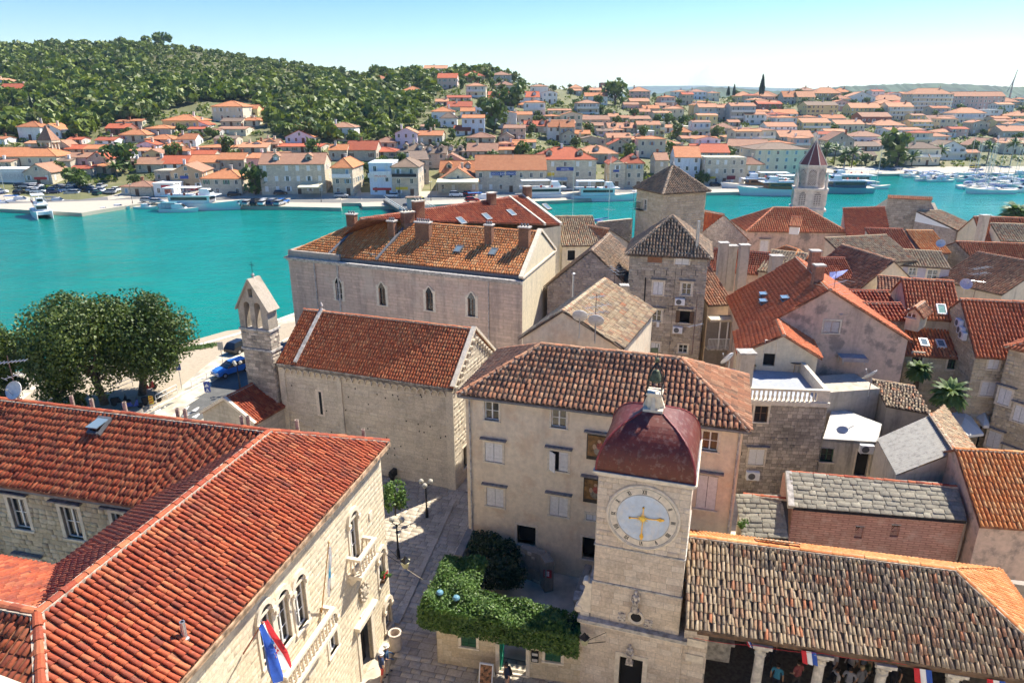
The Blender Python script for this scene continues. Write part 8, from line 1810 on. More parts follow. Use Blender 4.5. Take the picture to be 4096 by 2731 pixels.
# --- near trees by the left quay
def near_tree(px,py,z0,cx,cy,rx,rz,nleaf,size,lab,seed,lumps=16,name='tree'):
 b = P(px,py,z0);c = PD(cx,cy,b.y);t = thing(name,lab,'tree',b);rx,rz = rx*b.y*_c/FPX,rz*b.y*_c/FPX
 me = crown_mesh('crown',nleaf,rx,rx*0.9,rz,size,LF_NEAR,seed,lumps);o = link(bpy.data.objects.new('crown',me),t);o.location = c
 mb = MB();mb.tube(b-Vector((0,0,0.3)),b.lerp(c,0.55),0.38,0.26,9);random.seed(seed)
 for k in range(9): a = k*0.7;mb.tube(b.lerp(c,0.35+0.02*k),c+Vector((math.cos(a)*rx*0.6,math.sin(a)*rx*0.5,rz*random.uniform(-0.35,0.5))),0.16,0.03,5)
 mb.build('trunk',BARK,t)
near_tree(566,1572,-0.7,590,1350,205,255,26000,0.27,'large dense tree with a thick trunk beside the gravel quay',71,22)
near_tree(420,1610,-0.7,325,1380,265,270,32000,0.27,'broader dark tree left of the thick-trunked one',72,26)
near_tree(-60,1620,-0.7,-25,1395,165,180,9000,0.26,'olive green tree cut by the left edge',73,12)
near_tree(225,1640,-0.7,225,1545,115,70,4200,0.2,'low pine bush in front of the two trees',74,10)
near_tree(40,1640,-0.7,30,1560,100,70,3600,0.2,'low bush behind the satellite dish',75,10)
near_tree(330,1650,-0.7,300,1610,60,45,1500,0.2,'small dark bush between pine bush and road',76,6)
# shrub at the palace corner, vines and grass
def shrub(c,r,n,size,lab,mat=LF_HEDGE,seed=1,name='shrub',flat=1.0):
 t = thing(name,lab,'shrub',c-Vector((0,0,r*flat)));o = link(bpy.data.objects.new('foliage',crown_mesh('foliage',n,r,r,r*flat,size,mat,seed,9)),t);o.location = c;mb = MB();mb.tube(c-Vector((0,0,r*flat)),c,0.05);mb.build('stem',BARK,t)
shrub(P(*zf(1130,90),3.0),0.9,900,0.2,'leafy shrub peeping out behind the palace corner',seed=5,flat=1.6)
shrub(P(*zb(1650,860),5.0),1.8,1500,0.25,'bright vine in the yard right of the lavender house',seed=6)
dk = P(*zg(950,480),1.6);shrub(dk,1.9,5000,0.16,'large dark oleander in the shaded garden behind the hedge',LF_CYP_SHADE,7,'oleander',1.0)  # cypress leaf tone puts the garden's deep shade into the oleander colour
shrub(P(*zg(760,330),1.8),1.0,1800,0.15,'smaller dark oleander beside the garden wall',LF_CYP_SHADE,8,'oleander')  # same darkened leaf, garden shade put into the colour
shrub(P(*zr(1480,1500),1.2),0.8,600,0.16,'potted greenery under the laundry',LF_NEAR,9)
shrub(P(*zr(130,1380),4.0),0.35,250,0.12,'weeds growing by the small slate shed',LF_HEDGE,10)
rg = np.random.default_rng(3);n = 1500;a = P(*zq(1430,880),-0.8);b = P(*zq(1680,840),-0.8);k = rg.random(n);C = np.array(a)[None]*(1-k)[:,None]+np.array(b)[None]*k[:,None]+rg.normal(size=(n,3))*np.array([0.3,0.35,0.02]);V,F,T = leaf_quads(C+np.array([0,0,0.05]),np.tile([0,0,1.0],(n,1)),np.full(n,0.22),rg);tag(link(bpy.data.objects.new('quay_grass',mesh_np('quay_grass',V,F,LF_HEDGE,T))),'strip of grass along the quay edge','grass',kind='stuff')
# garden house with clipped ivy roof
hA,hB = P(1752,2649,0),P(2345,2742,0);hu = xy(hB-hA).normalized();hv = Vector((-hu.y,hu.x,0))
gh = thing('garden_gatehouse','low stone gatehouse with green shutters under a clipped ivy roof','gatehouse',hA)
w = Wall(hA,hB+hu*0.3,0,2.75)
for px,py in ((615,1160),(1372,1290)):
 s,z = w.hit(*zg(px,py));window(w,s,z-0.52,0.72,1.05,gh,'shut',shut=GREENP,sw=0.13)
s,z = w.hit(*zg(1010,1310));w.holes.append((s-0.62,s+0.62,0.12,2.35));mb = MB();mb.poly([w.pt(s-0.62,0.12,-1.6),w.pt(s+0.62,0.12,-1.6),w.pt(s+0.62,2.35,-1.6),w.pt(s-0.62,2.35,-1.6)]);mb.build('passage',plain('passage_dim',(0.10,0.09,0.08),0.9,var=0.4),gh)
mb = MB()
for q in ((s-0.8,s-0.62,0,2.35),(s+0.62,s+0.8,0,2.35),(s-0.8,s+0.8,2.35,2.53)): w.box(mb,*q,-0.1,0.06)
w.box(mb,s-0.75,s+0.75,-0.02,0.12,-0.5,0.1);mb.build('gate_surround',TRIM,gh)
mb = MB();w.box(mb,s-0.62,s-0.57,0.12,2.35,-0.75,-0.05);
for k in range(4): w.box(mb,s-0.57,s-0.555,0.3+k*0.5,0.65+k*0.5,-0.7,-0.1)
mb.build('gate_leaf',plain('gate_green',(0.01,0.20,0.12),0.4),gh)
s2,z2_ = w.hit(*zg(1210,1322));mb = MB();w.box(mb,s2-0.17,s2+0.17,z2_-0.32,z2_+0.32,0.02,0.07);nb = mb.build('notice_board',IRON,gh);mb = MB();w.box(mb,s2-0.13,s2+0.13,z2_+0.06,z2_+0.2,0.07,0.075);w.box(mb,s2-0.13,s2+0.13,z2_-0.28,z2_-0.12,0.07,0.075);mb.build('notice',TRIM_D,nb)
wo = w.build('wall',MORTAR,gh);w.stones(ST_WARM,wo,120,(0.22,0.34),(0.35,0.75),0.012,0.012)
wl_ = Wall(hA+hv*2.6,hA,0,2.75);wo = wl_.build('wall',MORTAR,gh);wl_.stones(ST_WARM,wo,20)
MB().obox(hA+hu*3.1+hv*0.6+Vector((0,0,2.62)),hu*3.1,hv*0.55,Vector((0,0,0.08))).build('roof_slab',TRIM_D,gh)
# ivy roof: front arm along the wall, side arm going back
rg = np.random.default_rng(17);n = 34000
front = [P(*zg(160,960),2.95),P(*zg(1600,1190),2.95)];fl_,fr_ = xy(front[0]),xy(front[1]);LU = (fr_-fl_).length;fu = (fr_-fl_)/LU;fv = Vector((-fu.y,fu.x,0))
s = rg.random(n)*LU;side = rg.random(n) < 0.26;s = np.where(side,rg.random(n)*2.3,s)
dep = np.where(side,1.5+rg.random(n)*2.5,rg.random(n)*(2.1-0.12*s));dep = np.where(rg.random(n) < 0.22,rg.random(n)*0.15,dep)
frontf = dep < 0.15;lim = np.where(side,4.0,2.1);x = s;zz = np.where(frontf,2.25+rg.random(n)*1.15,3.35+0.16*np.sin(s*2.1+dep*2.7)+0.1*np.sin(s*4.3)+rg.normal(size=n)*0.07)
zz -= 0.5*np.clip(0.4-dep,0,1)*(~frontf);edge = (s < 0.12);zz = np.where(edge,2.3+rg.random(n)*1.1,zz);zz -= 0.3*np.clip(s/LU,0,1)
bk = (rg.random(n) < 0.15) & ~side & (s > 2.3);dep = np.where(bk,2.1-0.12*s+rg.random(n)*0.1,dep);zz = np.where(bk,2.2+rg.random(n)*1.1,zz)
C = np.array(fl_)[None]+s[:,None]*np.array(fu)+dep[:,None]*np.array(fv)+np.stack([0*s,0*s,zz],1)+rg.normal(size=(n,3))*0.03
N = np.where(frontf[:,None],-np.array(fv)[None],np.array([[0,0,1.0]]));V,F,T = leaf_quads(C,N,rg.uniform(0.09,0.17,n),rg,asp=0.75)
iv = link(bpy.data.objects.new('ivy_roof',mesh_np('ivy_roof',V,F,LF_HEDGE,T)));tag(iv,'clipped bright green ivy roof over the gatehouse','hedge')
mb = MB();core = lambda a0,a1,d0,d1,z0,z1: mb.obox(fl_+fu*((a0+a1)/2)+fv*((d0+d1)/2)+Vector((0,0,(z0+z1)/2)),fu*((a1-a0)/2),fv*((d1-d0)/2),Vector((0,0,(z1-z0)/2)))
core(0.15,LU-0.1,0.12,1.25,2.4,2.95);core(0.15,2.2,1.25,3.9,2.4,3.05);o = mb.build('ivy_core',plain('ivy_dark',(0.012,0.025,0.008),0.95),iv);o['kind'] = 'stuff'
# two domed blue lamps poking through the ivy
for px,py,lab in ((357,763,'left of two round blue-grey lamp tops in the ivy roof'),(504,810,'right of two round blue-grey lamp tops in the ivy roof')):
 p = P(*zg(px,py),3.5);t = thing('globe_lamp',lab,'lamp',p-Vector((0,0,1)));MB().tube(p-Vector((0,0,0.8)),p,0.04).build('stem',IRON,t);MB().lathe(p,[(0.02,0.16),(0.12,0.13),(0.17,0.06),(0.17,0.0),(0.05,-0.03)][::-1],16).build('globe',plain('lamp_blue',(0.12,0.26,0.34),0.3),t)
# garden walls, path and stones behind
GW = plaster('garden_wall',(0.26,0.23,0.19),stain=(0.05,0.05,0.04),sa=0.8)
def wall_block(name,label,pts,z0,z1,th,mat=ST_SOOT,nobj=40):
 t = thing(name,label,'wall',Vector((pts[0].x,pts[0].y,z0)))
 for a,b in zip(pts,pts[1:]):
  a,b = xy(a),xy(b);d = (b-a).normalized();s_ = Vector((d.y,-d.x,0));MB().obox((a+b)/2+Vector((0,0,(z0+z1)/2)),(b-a)/2,s_*(th/2),Vector((0,0,(z1-z0)/2))).build('core',GW,t)
  for sg in (1,-1):
   w = Wall(a+s_*sg*th/2,b+s_*sg*th/2,z0,z1) if sg > 0 else Wall(b-s_*th/2,a-s_*th/2,z0,z1);w.stones(mat,t,nobj//2,(0.18,0.3),(0.25,0.5),0.03)
wall_block('garden_wall','grey garden wall with jagged top beside the paved lane',[P(*zg(520,420),1.9),P(*zg(660,130),1.9),P(*zg(720,20),1.9)],0,1.9,0.4)
wall_block('ruined_wall','ruined stone arch wall in the shaded garden, red and white poster on it',[P(*zg(1100,320),2.0),P(*zg(1290,420),1.8),P(*zg(1340,500),1.8)],0,1.9,0.5)
p = P(*zg(1325,578),1.2);t = thing('poster','red and white poster on the ruined garden wall','poster',p);MB().obox(p-hv*0.1,hu*0.22,hv*0.01,Vector((0,0,0.25))).build('sheet',plain('poster_sheet',(0.40,0.05,0.05),0.7),t);mb = MB()
for i in range(3):
 for j in range(3): mb.obox(p-hv*0.115+hu*(-0.13+i*0.09)+Vector((0,0,-0.1+j*0.11)),hu*0.034,hv*0.003,Vector((0,0,0.04)))
mb.build('print',CLOTHW,t)
wall_block('stair_wall','low stone stair wall between garden and clock tower',[P(*zg(1600,760),1.5),P(*zg(1690,520),1.5)],0,1.6,0.35)
mb = MB();mb.obox(P(*zg(1620,800),1.75),hu*0.35,hv*0.35,Vector((0,0,0.09)));mb.obox(P(*zg(1640,830),0.9),hu*0.2,hv*0.2,Vector((0,0,0.8)));tag(mb.build('stone_well_head',TRIM_D),'broken stone block beside the clock tower base','stone block')
# boats
BW = plain('boat_white',(0.76,0.77,0.78),0.35,var=0.04);BWD = plain('boat_wood',(0.30,0.13,0.05),0.5,var=0.25);BBL = plain('boat_blue',(0.03,0.12,0.35),0.6);BTL = plain('boat_teal',(0.20,0.42,0.46),0.5);BDK = plain('boat_deck',(0.55,0.48,0.38),0.7);BAN = plain('antifoul',(0.08,0.10,0.16),0.7);ORG = plain('lifebuoy_red',(0.65,0.08,0.04),0.5)
def hull(mb,L,B,F,m=0,bow=0.5,x0=0.0,n=10):
 """bow towards +x, waterline z = 0"""
 R = []
 for i in range(n+1):
  k = i/n;x = -L/2+L*k;b = B/2*(1-max(0,(k-bow)/(1-bow))**2.2)*(0.86+0.14*min(1,k*4));sh = F*(1+0.45*max(0,k-0.4)**1.5/0.46);R.append([(x+0.05*L*k*(z > 0),y,z) for y,z in ((-b+x0,sh),(-b*0.86+x0,0.0),(x0,-0.5),(b*0.86+x0,0.0),(b+x0,sh))])
 for i in range(n):
  for j in range(4): mb.poly([R[i][j],R[i+1][j],R[i+1][j+1],R[i][j+1]],m if j in (0,3) else 1)
  mb.poly([R[i][0],R[i][4],R[i+1][4],R[i+1][0]],2)
 mb.poly([R[0][k] for k in range(5)],m)
def boat(p,L,rz,lab,kind,group=None,hm=BW,m=None):
 B = L*(0.30 if L < 9 else 0.25);F = max(0.5,L*0.085);t = thing('sailboat' if kind == 'sail' else 'boat',lab,'boat',(p.x,p.y,-2.0),rz,group);bd = lambda mb,nm,mats,par=None: mb.build(nm,mats,par or t,inv=False)
 mb = MB()
 if kind == 'cat': hull(mb,L,B*0.34,F*1.3,x0=-B*0.5);hull(mb,L,B*0.34,F*1.3,x0=B*0.5);mb.box(-L*0.48,-B*0.6,F*0.8,L*0.35,B*0.6,F*1.5)
 else: hull(mb,L,B,F)
 bd(mb,'hull',[hm,BAN,BDK])
 if kind == 'sail':
  bd(MB().hull([(-L*0.1,-B*0.28,F),(L*0.22,-B*0.16,F),(L*0.22,B*0.16,F),(-L*0.1,B*0.28,F)],[(-L*0.1,-B*0.24,F+0.45),(L*0.18,-B*0.12,F+0.3),(L*0.18,B*0.12,F+0.3),(-L*0.1,B*0.24,F+0.45)]),'cabin',BW)
  h = L*1.25;mo = bd(MB().tube((L*0.08,0,F),(L*0.08,0,h),0.09,0.06,6),'mast',ALU);mb = MB();mb.tube((L*0.08,0,F+1.3),(-L*0.3,0,F+1.2),0.06,n=5);bd(mb,'boom',ALU,mo);bd(MB().tube((L*0.06,0,F+1.42),(-L*0.3,0,F+1.34),0.14,0.11,6),'furled_sail',m or BBL,mo);mb = MB()
  for z in (0.5,0.75): mb.tube((L*0.08,-B*0.3,h*z),(L*0.08,B*0.3,h*z),0.03,n=4)
  for q in ((L*0.5,0,F),(-L*0.48,0,F),(L*0.05,B*0.45,F),(L*0.05,-B*0.45,F)): mb.tube(q,(L*0.08,0,h),0.012,n=3,caps=False)
  bd(mb,'rigging',STEEL,mo);bd(MB().hull([(-L*0.22,-B*0.3,F+0.8),(-L*0.08,-B*0.3,F+0.9),(-L*0.08,B*0.3,F+0.9),(-L*0.22,B*0.3,F+0.8)],[(-L*0.22,-B*0.26,F+1.15),(-L*0.1,-B*0.26,F+1.2),(-L*0.1,B*0.26,F+1.2),(-L*0.22,B*0.26,F+1.15)]),'sprayhood',m or BBL)
 elif kind == 'motor':
  co = bd(MB().hull([(-L*0.15,-B*0.34,F),(L*0.22,-B*0.25,F*1.1),(L*0.22,B*0.25,F*1.1),(-L*0.15,B*0.34,F)],[(-L*0.15,-B*0.3,F+L*0.12),(L*0.08,-B*0.24,F+L*0.13),(L*0.08,B*0.24,F+L*0.13),(-L*0.15,B*0.3,F+L*0.12)]),'cabin',BW)
  bd(MB().hull([(L*0.1,-B*0.26,F+L*0.07),(L*0.19,-B*0.24,F+L*0.05),(L*0.19,B*0.24,F+L*0.05),(L*0.1,B*0.26,F+L*0.07)],[(L*0.06,-B*0.25,F+L*0.125),(L*0.10,-B*0.22,F+L*0.125),(L*0.10,B*0.22,F+L*0.125),(L*0.06,B*0.25,F+L*0.125)]),'windscreen',GLASS,co)
  if m: bd(MB().box(-L*0.42,-B*0.36,F+L*0.15,-L*0.05,B*0.36,F+L*0.165).tube((-L*0.4,-B*0.34,F),(-L*0.4,-B*0.34,F+L*0.15),0.03,n=5).tube((-L*0.4,B*0.34,F),(-L*0.4,B*0.34,F+L*0.15),0.03,n=5),'canopy',m)
 else:   # excursion boats, ferries and catamaran: saloon, upper deck, awning
  z1 = F+2.0;zf_ = F*1.4 if kind == 'cat' else F;sal = bd(MB().box(-L*0.36,-B*0.40,zf_,L*0.16,B*0.40,z1),'saloon',m or BW);mb = MB()
  for sy in (-1,1): mb.box(-L*0.33,sy*B*0.405-0.01,z1-1.1,L*0.13,sy*B*0.405+0.01,z1-0.35)
  mb.box(L*0.16,-B*0.34,z1-1.1,L*0.162,B*0.34,z1-0.3);bd(mb,'saloon_windows',GLASS,sal);bd(MB().box(-L*0.44,-B*0.46,z1,L*0.24,B*0.46,z1+0.15),'upper_deck',BW)
  wh = bd(MB().hull([(L*0.02,-B*0.26,z1),(L*0.18,-B*0.24,z1),(L*0.18,B*0.24,z1),(L*0.02,B*0.26,z1)],[(L*0.03,-B*0.24,z1+1.7),(L*0.13,-B*0.2,z1+1.7),(L*0.13,B*0.2,z1+1.7),(L*0.03,B*0.24,z1+1.7)]),'wheelhouse',BW);bd(MB().box(L*0.135,-B*0.19,z1+0.8,L*0.165,B*0.19,z1+1.45),'wheelhouse_window',GLASS,wh)
  ao = bd(MB().box(-L*0.42,-B*0.42,z1+2.0,L*0.0,B*0.42,z1+2.12),'awning',BW);mb = MB()
  for x in (-0.41,-0.2,-0.01):
   for sy in (-1,1): mb.tube((L*x,sy*B*0.4,z1),(L*x,sy*B*0.4,z1+2.0),0.04,n=5)
  bd(mb,'awning_posts',STEEL,ao);mb = MB()
  for k in range(12): x = -L*0.44+L*0.66*k/11;mb.tube((x,-B*0.45,z1),(x,-B*0.45,z1+0.9),0.02,n=4);mb.tube((x,B*0.45,z1),(x,B*0.45,z1+0.9),0.02,n=4)
  for sy in (-1,1): mb.tube((-L*0.44,sy*B*0.45,z1+0.9),(L*0.22,sy*B*0.45,z1+0.9),0.025,n=4)
  bd(mb,'railing',STEEL);bd(MB().tube((L*0.05,0,z1+1.7),(L*0.03,0,z1+4.2),0.06,0.03,5),'mast',BW)
  for k in range(3): bd(MB().lathe((-L*0.3+k*L*0.16,-B*0.46,z1+0.5),[(0.32,-0.05),(0.36,0),(0.32,0.05),(0.2,0.0)],10,0,(0,-1,0)),'lifebuoy',ORG)
 return t
def at(zf_,x,y,z=-2.0): return P(*zf_(x,y),z)
R_ = random.Random(31)
for zf_,x,y,L,rz,lab,kind,hm,m in (
 (zA,335,1500,13,-0.9,'white passenger catamaran moored at the left pier','cat',BW,None),(zA,1580,1445,21,0.0,'large white motor yacht at the quay before the stone hip-roofed house','ferry',BW,None),(zA,1405,1465,10,-0.05,'small white wooden fishing boat before the large yacht','motor',BW,BTL),
 (zA,815,1460,4.5,0.3,'small outboard boat off the left pier','motor',BW,None),(zA,930,1442,6,0.0,'white open boat beside the left pier','motor',BW,None),(zA,1145,1440,6.5,-0.1,'slim white speedboat at the quay','motor',BW,None),(zA,30,1425,7,0.4,'white boat furthest left on the water','motor',BW,BBL),(zA,90,1410,7,0.6,'second white boat at the left edge','motor',BW,None),(zA,165,1398,9,0.2,'white cabin boat behind the catamaran','motor',BW,BBL),(zA,455,1400,8,0.1,'boat with dark canopy right of the catamaran','motor',BW,BAN),(zA,30,1375,10,0.2,'dark-hulled sailboat at the left edge','sail',BAN,None),
 (zC,880,1180,19,0.05,'white wooden excursion boat with red upper deck right of the masts','ferry',BW,None),(zC,420,1175,20,0.1,'white tour boat partly hidden behind the red palace roof','ferry',BW,None),(zC,1160,1140,7,0.0,'small dark boat left of the square tower roof','motor',BAN,None),(zC,90,1130,10,0.3,'boat with mast behind the red palace roof','sail',BW,None),(zB,2000,1300,11,0.2,'white boat with radar arch behind the red roof','motor',BW,BBL),
 (zD,60,995,22,3.1,'white excursion boat left of the campanile','ferry',BW,BWD),(zD,230,1030,23,3.14,'white-hulled wooden boat with brown saloon before the campanile','ferry',BW,BWD),(zD,770,1010,20,3.1,'dark wooden boat with white awning right of the campanile','ferry',BTL,BAN),(zD,800,960,22,3.1,'glass-sided tour boat behind the dark wooden boat','ferry',BTL,BTL),(zD,1055,978,11,0.05,'single sailboat lying off right of the campanile boats','sail',BW,None),(zD,990,890,7,0.6,'small boat at the promenade right of the campanile','motor',BW,BBL),(zD,1110,865,6,0.4,'small boat moored under the promenade wall','motor',BW,None),
 (zC,590,1420,12,0.6,'sailboat whose white mast rises left behind the roofs','sail',BW,None),(zC,893,1425,13,0.6,'sailboat whose white mast rises right behind the roofs','sail',BW,None)): boat(at(zf_,x,y),L,rz,lab,kind,None,hm,m)
n = 0;BT = []
while n < 58:
 x = R_.uniform(1340,2600);y = R_.uniform(858,885+(x-1340)*0.16 if x < 2250 else 1015);p = at(zD,x,y)
 if any((p.x-a)**2*0.25+(p.y-b)**2*0.12 < 1.6 for a,b in BT): continue
 BT.append((p.x,p.y));sail = R_.random() < 0.55 and x > 1650;b_ = boat(p,R_.uniform(9,13) if sail else R_.uniform(6,9.5),R_.choice([0.15,3.3])+R_.uniform(-0.25,0.25),'white sailboat moored among the marina berths' if sail else 'white motorboat moored among the marina berths','sail' if sail else 'motor','sailboats in the marina' if sail else 'motorboats in the marina',BW,R_.choice([BBL,BBL,CLOTHW,None]));n += 1;_lab.append((b_,x,'white %s moored in the marina berths' % ('sailboat' if sail else 'motorboat')))
boat(at(zD,2060,1018),15,3.12,'largest white sailboat nearest in the marina','sail')
# bridge, piers
bA,bB = P(1600,812,-1.0),P(1715,868,-0.2);bd_ = xy(bB-bA).normalized();bs = Vector((bd_.y,-bd_.x,0));br = thing('bridge','low road bridge with white railings across the channel','bridge',bA);L_ = 75
MB().obox(xy(bA)+bd_*(L_/2)+Vector((0,0,-0.55)),bd_*(L_/2+2),bs*4.2,Vector((0,0,0.4))).build('deck',ASPH,br)
for sg in (-1,1):
 mb = MB()
 for k in range(38): mb.obox(xy(bA)+bd_*(k*2)+bs*sg*4.0+Vector((0,0,0.35)),bd_*0.04,bs*0.04,Vector((0,0,0.55)))
 for z in (0.3,0.85): mb.obox(xy(bA)+bd_*(L_/2)+bs*sg*4.0+Vector((0,0,z)),bd_*(L_/2),bs*0.04,Vector((0,0,0.05)))
 mb.build('railing',WHITE,br)
p = P(1655,835,-0.1);t = thing('bridge_kiosk','small grey kiosk standing on the bridge','kiosk',p);MB().box(p.x-1.5,p.y-1.2,-0.1,p.x+1.5,p.y+1.2,2.6).build('walls',FW['g'][1],t);MB().box(p.x-1.9,p.y-1.6,2.6,p.x+1.9,p.y+1.6,2.85).build('roof',FR['d'][1],t)
# cars
GLS = GLASS;TYRE = plain('tyre',(0.015,0.015,0.015),0.8);HUB = plain('hubcap',(0.5,0.5,0.5),0.4,0.6)
def car_meshes(col,nm):
 m = plain('car_'+nm,col,0.25,var=0.02);mb = MB();prof = [(-2.0,0.35),(-2.05,0.75),(-1.9,0.95),(-0.9,1.0),(0.9,0.98),(1.75,0.85),(2.0,0.7),(2.02,0.38)]
 for (a,b),(c,d) in zip(prof,prof[1:]): mb.poly([(a,-0.82,b),(c,-0.82,d),(c,0.82,d),(a,0.82,b)][::-1])
 for s in (-1,1): mb.poly([(x,s*0.82,z) for x,z in (prof if s < 0 else prof[::-1])])
 mb.poly([(-2,-0.82,0.35),(-2,0.82,0.35),(2.02,0.82,0.38),(2.02,-0.82,0.38)]);mb.hull([(-1.6,-0.62,1.42),(0.2,-0.62,1.42),(0.2,0.62,1.42),(-1.6,0.62,1.42)],[(-1.5,-0.58,1.48),(0.1,-0.58,1.48),(0.1,0.58,1.48),(-1.5,0.58,1.48)])
 g = MB();g.hull([(-1.95,-0.78,0.96),(0.95,-0.78,0.98),(0.95,0.78,0.98),(-1.95,0.78,0.96)],[(-1.6,-0.62,1.43),(0.2,-0.62,1.43),(0.2,0.62,1.43),(-1.6,0.62,1.43)])
 return mesh_of('body',mb.v,mb.f,m),mesh_of('cabin_glass',g.v,g.f,GLS)
_w = MB().lathe((0,0.09,0),[(0.31,0),(0.31,0.18)],14,0,(0,-1,0));WHM = mesh_of('wheel',_w.v,_w.f,TYRE);_w = MB().lathe((0,0.11,0),[(0.17,0),(0.17,0.22)],10,0,(0,-1,0));HBM = mesh_of('hub',_w.v,_w.f,HUB);_w = MB().box(-0.03,-0.14,-0.07,0.03,0.14,0.07);HLM = mesh_of('headlight',_w.v,_w.f,PLASTIC)
CC = {k: car_meshes(c,k) for k,c in dict(white=(0.75,0.75,0.75),black=(0.015,0.015,0.018),silver=(0.42,0.43,0.45),navy=(0.015,0.03,0.10),red=(0.40,0.02,0.02),blue=(0.04,0.17,0.52),green=(0.02,0.07,0.06),yellow=(0.70,0.55,0.05)).items()}
def car(p,rz,col,lab,group=None,sc_=1.0,van=False):
 t = thing('van' if van else 'car',lab,'van' if van else 'car',p,rz,group);t.scale = (sc_,sc_,sc_*(1.25 if van else 1))
 for me,loc in ((CC[col][0],(0,0,0)),(CC[col][1],(0,0,0)))+tuple((HLM,(2.0,s*0.58,0.68)) for s in (-1,1)): o = bpy.data.objects.new(me.name.split('.')[0],me);COL.objects.link(o);o.parent = t;o.location = loc
 for sx in (-1.25,1.3):
  for sy in (-0.76,0.76):
   o = bpy.data.objects.new('wheel',WHM);COL.objects.link(o);o.parent = t;o.location = (sx,sy,0.31);h = bpy.data.objects.new('hub',HBM);COL.objects.link(h);h.parent = o
 return t
p = P(930,1492,-0.72);p.z = ground_z(p.x,p.y)+0.014;car(p,math.radians(232),'blue','bright blue hatchback on the road beside the bell gable',None,0.92)
p = P(966,1402,-0.85);p.z = ground_z(p.x,p.y)+0.01;car(p,math.radians(70),'black','dark car half hidden behind the bell gable',None,0.9)
cl = ['white','silver','black','white','navy','silver','black','green','white','silver']
def far_car(zf_,x,y,rz,col,lab=None,van=False):
 px,py = zf_(x,y);d = solve_d(px,py,0.05) or 190;p = PD(px,py,d);p.z = terrain_xy(p.x,d)+0.02;c_ = car(p,rz,col,lab or '%s car parked in the far car park' % col,None if lab else '%s cars in the far car park' % col,1.0,van)
 if not lab: _lab.append((c_,px,'%s car parked in the far car park' % col))
for i in range(6): far_car(zA,1885+i*62,1412,1.4,cl[i],'%s car in the quay row, %s from left' % (cl[i],['first','second','third','fourth','fifth','sixth'][i]))
for i,x in enumerate((60,135,205,285)): far_car(zB,x,1312,1.3,['black','white','silver','blue'][i],'%s car near the quay steps right of the parked row' % ['black','white','silver','blue'][i])
for i in range(34):
 x = R_.uniform(100,960) if i < 26 else R_.uniform(0,500);y = R_.uniform(1258,1335) if x > 450 else R_.uniform(1270,1330);far_car(zA,x,y,R_.choice([0.2,1.7,3.2])+R_.uniform(-0.1,0.1),cl[i % 10])
for zf_,x,y,rz,c,lab,v in ((zA,1165,1390,0.1,'silver','silver car before the low white shop',False),(zA,1240,1400,0.1,'silver','silver wagon right of the white shop car',False),(zA,1840,1345,0.3,'black','black car behind the large yacht',False),(zB,780,1262,0.1,'silver','silver car before the orange corner house',False),(zB,1205,1262,3.1,'white','white car before the hostel',False),(zB,1763,1258,0.0,'white','white van before the awning cafe',True),(zB,1878,1245,0.0,'red','red car right of the white van',False),(zB,1385,1285,1.9,'black','dark car at the far end of the bridge',False),(zB,1460,1300,1.9,'yellow','yellow car at the far end of the bridge',False),(zB,1338,1358,1.9,'navy','dark blue car driving on the bridge',False),(zB,265,1240,0.2,'black','dark car before the dormered quay house',False),(zB,1900,1300,0.2,'red','red car by the quay behind the red roof',False),(zC,565,1100,0.1,'silver','pale car under the hotel awning',False),(zC,760,1098,0.1,'black','black car before the hotel',False),(zC,1845,1060,0.1,'black','dark car before the flat quay house',False),(zC,1945,1056,0.1,'white','white car before the flat quay house',False),(zD,1265,815,0.1,'silver','silver car under the marina tree',False),(zD,1930,800,0.1,'yellow','yellow car behind the marina masts',False)): far_car(zf_,x,y,rz,c,lab,v)
# street furniture
GLOBE = plain('lamp_globe',(0.42,0.40,0.34),0.3)
def lamp(p,h,lab,n=3):
 t = thing('street_lamp',lab,'street lamp',p);MB().lathe(p,[(0.11,0),(0.1,0.5),(0.055,0.7),(0.045,h)],8).build('post',IRON,t)
 for k in range(n): a = 2.1*k+0.5;q = p+Vector((0.34*math.cos(a),0.34*math.sin(a),h+0.05 if n > 1 else h));MB().tube(p+Vector((0,0,h-0.1)),q,0.025,n=5).build('arm',IRON,t);MB().ball(q+Vector((0,0,0.16)),0.17,12).build('globe',GLOBE,t)
for px,py,n,lab in ((*zf(1388,268),3,'triple globe street lamp on the shaded paving before the church'),(*zf(1165,590),2,'street lamp with white globes close to the palace corner')): lamp(P(px,py,0.02),2.3,lab,n)
p = P(*zq(1885,1200),-0.6);lamp(Vector((p.x,p.y,ground_z(p.x,p.y))),2.6,'triple globe street lamp beside the bell gable')
for i,(zf_,x,y) in enumerate(((zA,1040,1400),(zA,1410,1395),(zA,405,1290),(zB,1283,1270),(zB,610,1300),(zB,1548,1290))): px,py = zf_(x,y);d = solve_d(px,py,0) or 190;q = PD(px,py,d);lamp(q,5.0,'globe street lamp on the far quay, %s from left' % ['second','third','first','fifth','fourth','sixth'][i],2)
def lantern(p,wall_p,lab):
 t = thing('lantern',lab,'lantern',p);mb = MB()
 for a,b,z0,z1 in ((0.10,0.19,0,0.34),):
  mb.hull([p+Vector((x*a,y*a,z0)) for x,y in ((-1,-1),(1,-1),(1,1),(-1,1))],[p+Vector((x*b,y*b,z1)) for x,y in ((-1,-1),(1,-1),(1,1),(-1,1))])
 mb.build('glass',plain('lantern_glass',(0.42,0.40,0.24),0.2),t);MB().lathe(p+Vector((0,0,0.34)),[(0.26,0),(0.1,0.14),(0.03,0.26)],4).build('cap',IRON,t);MB().tube(p,wall_p,0.02,n=5).tube(p+Vector((0,0,0.1)),wall_p+Vector((0,0,0.5)),0.015,n=5).build('bracket',IRON,t)
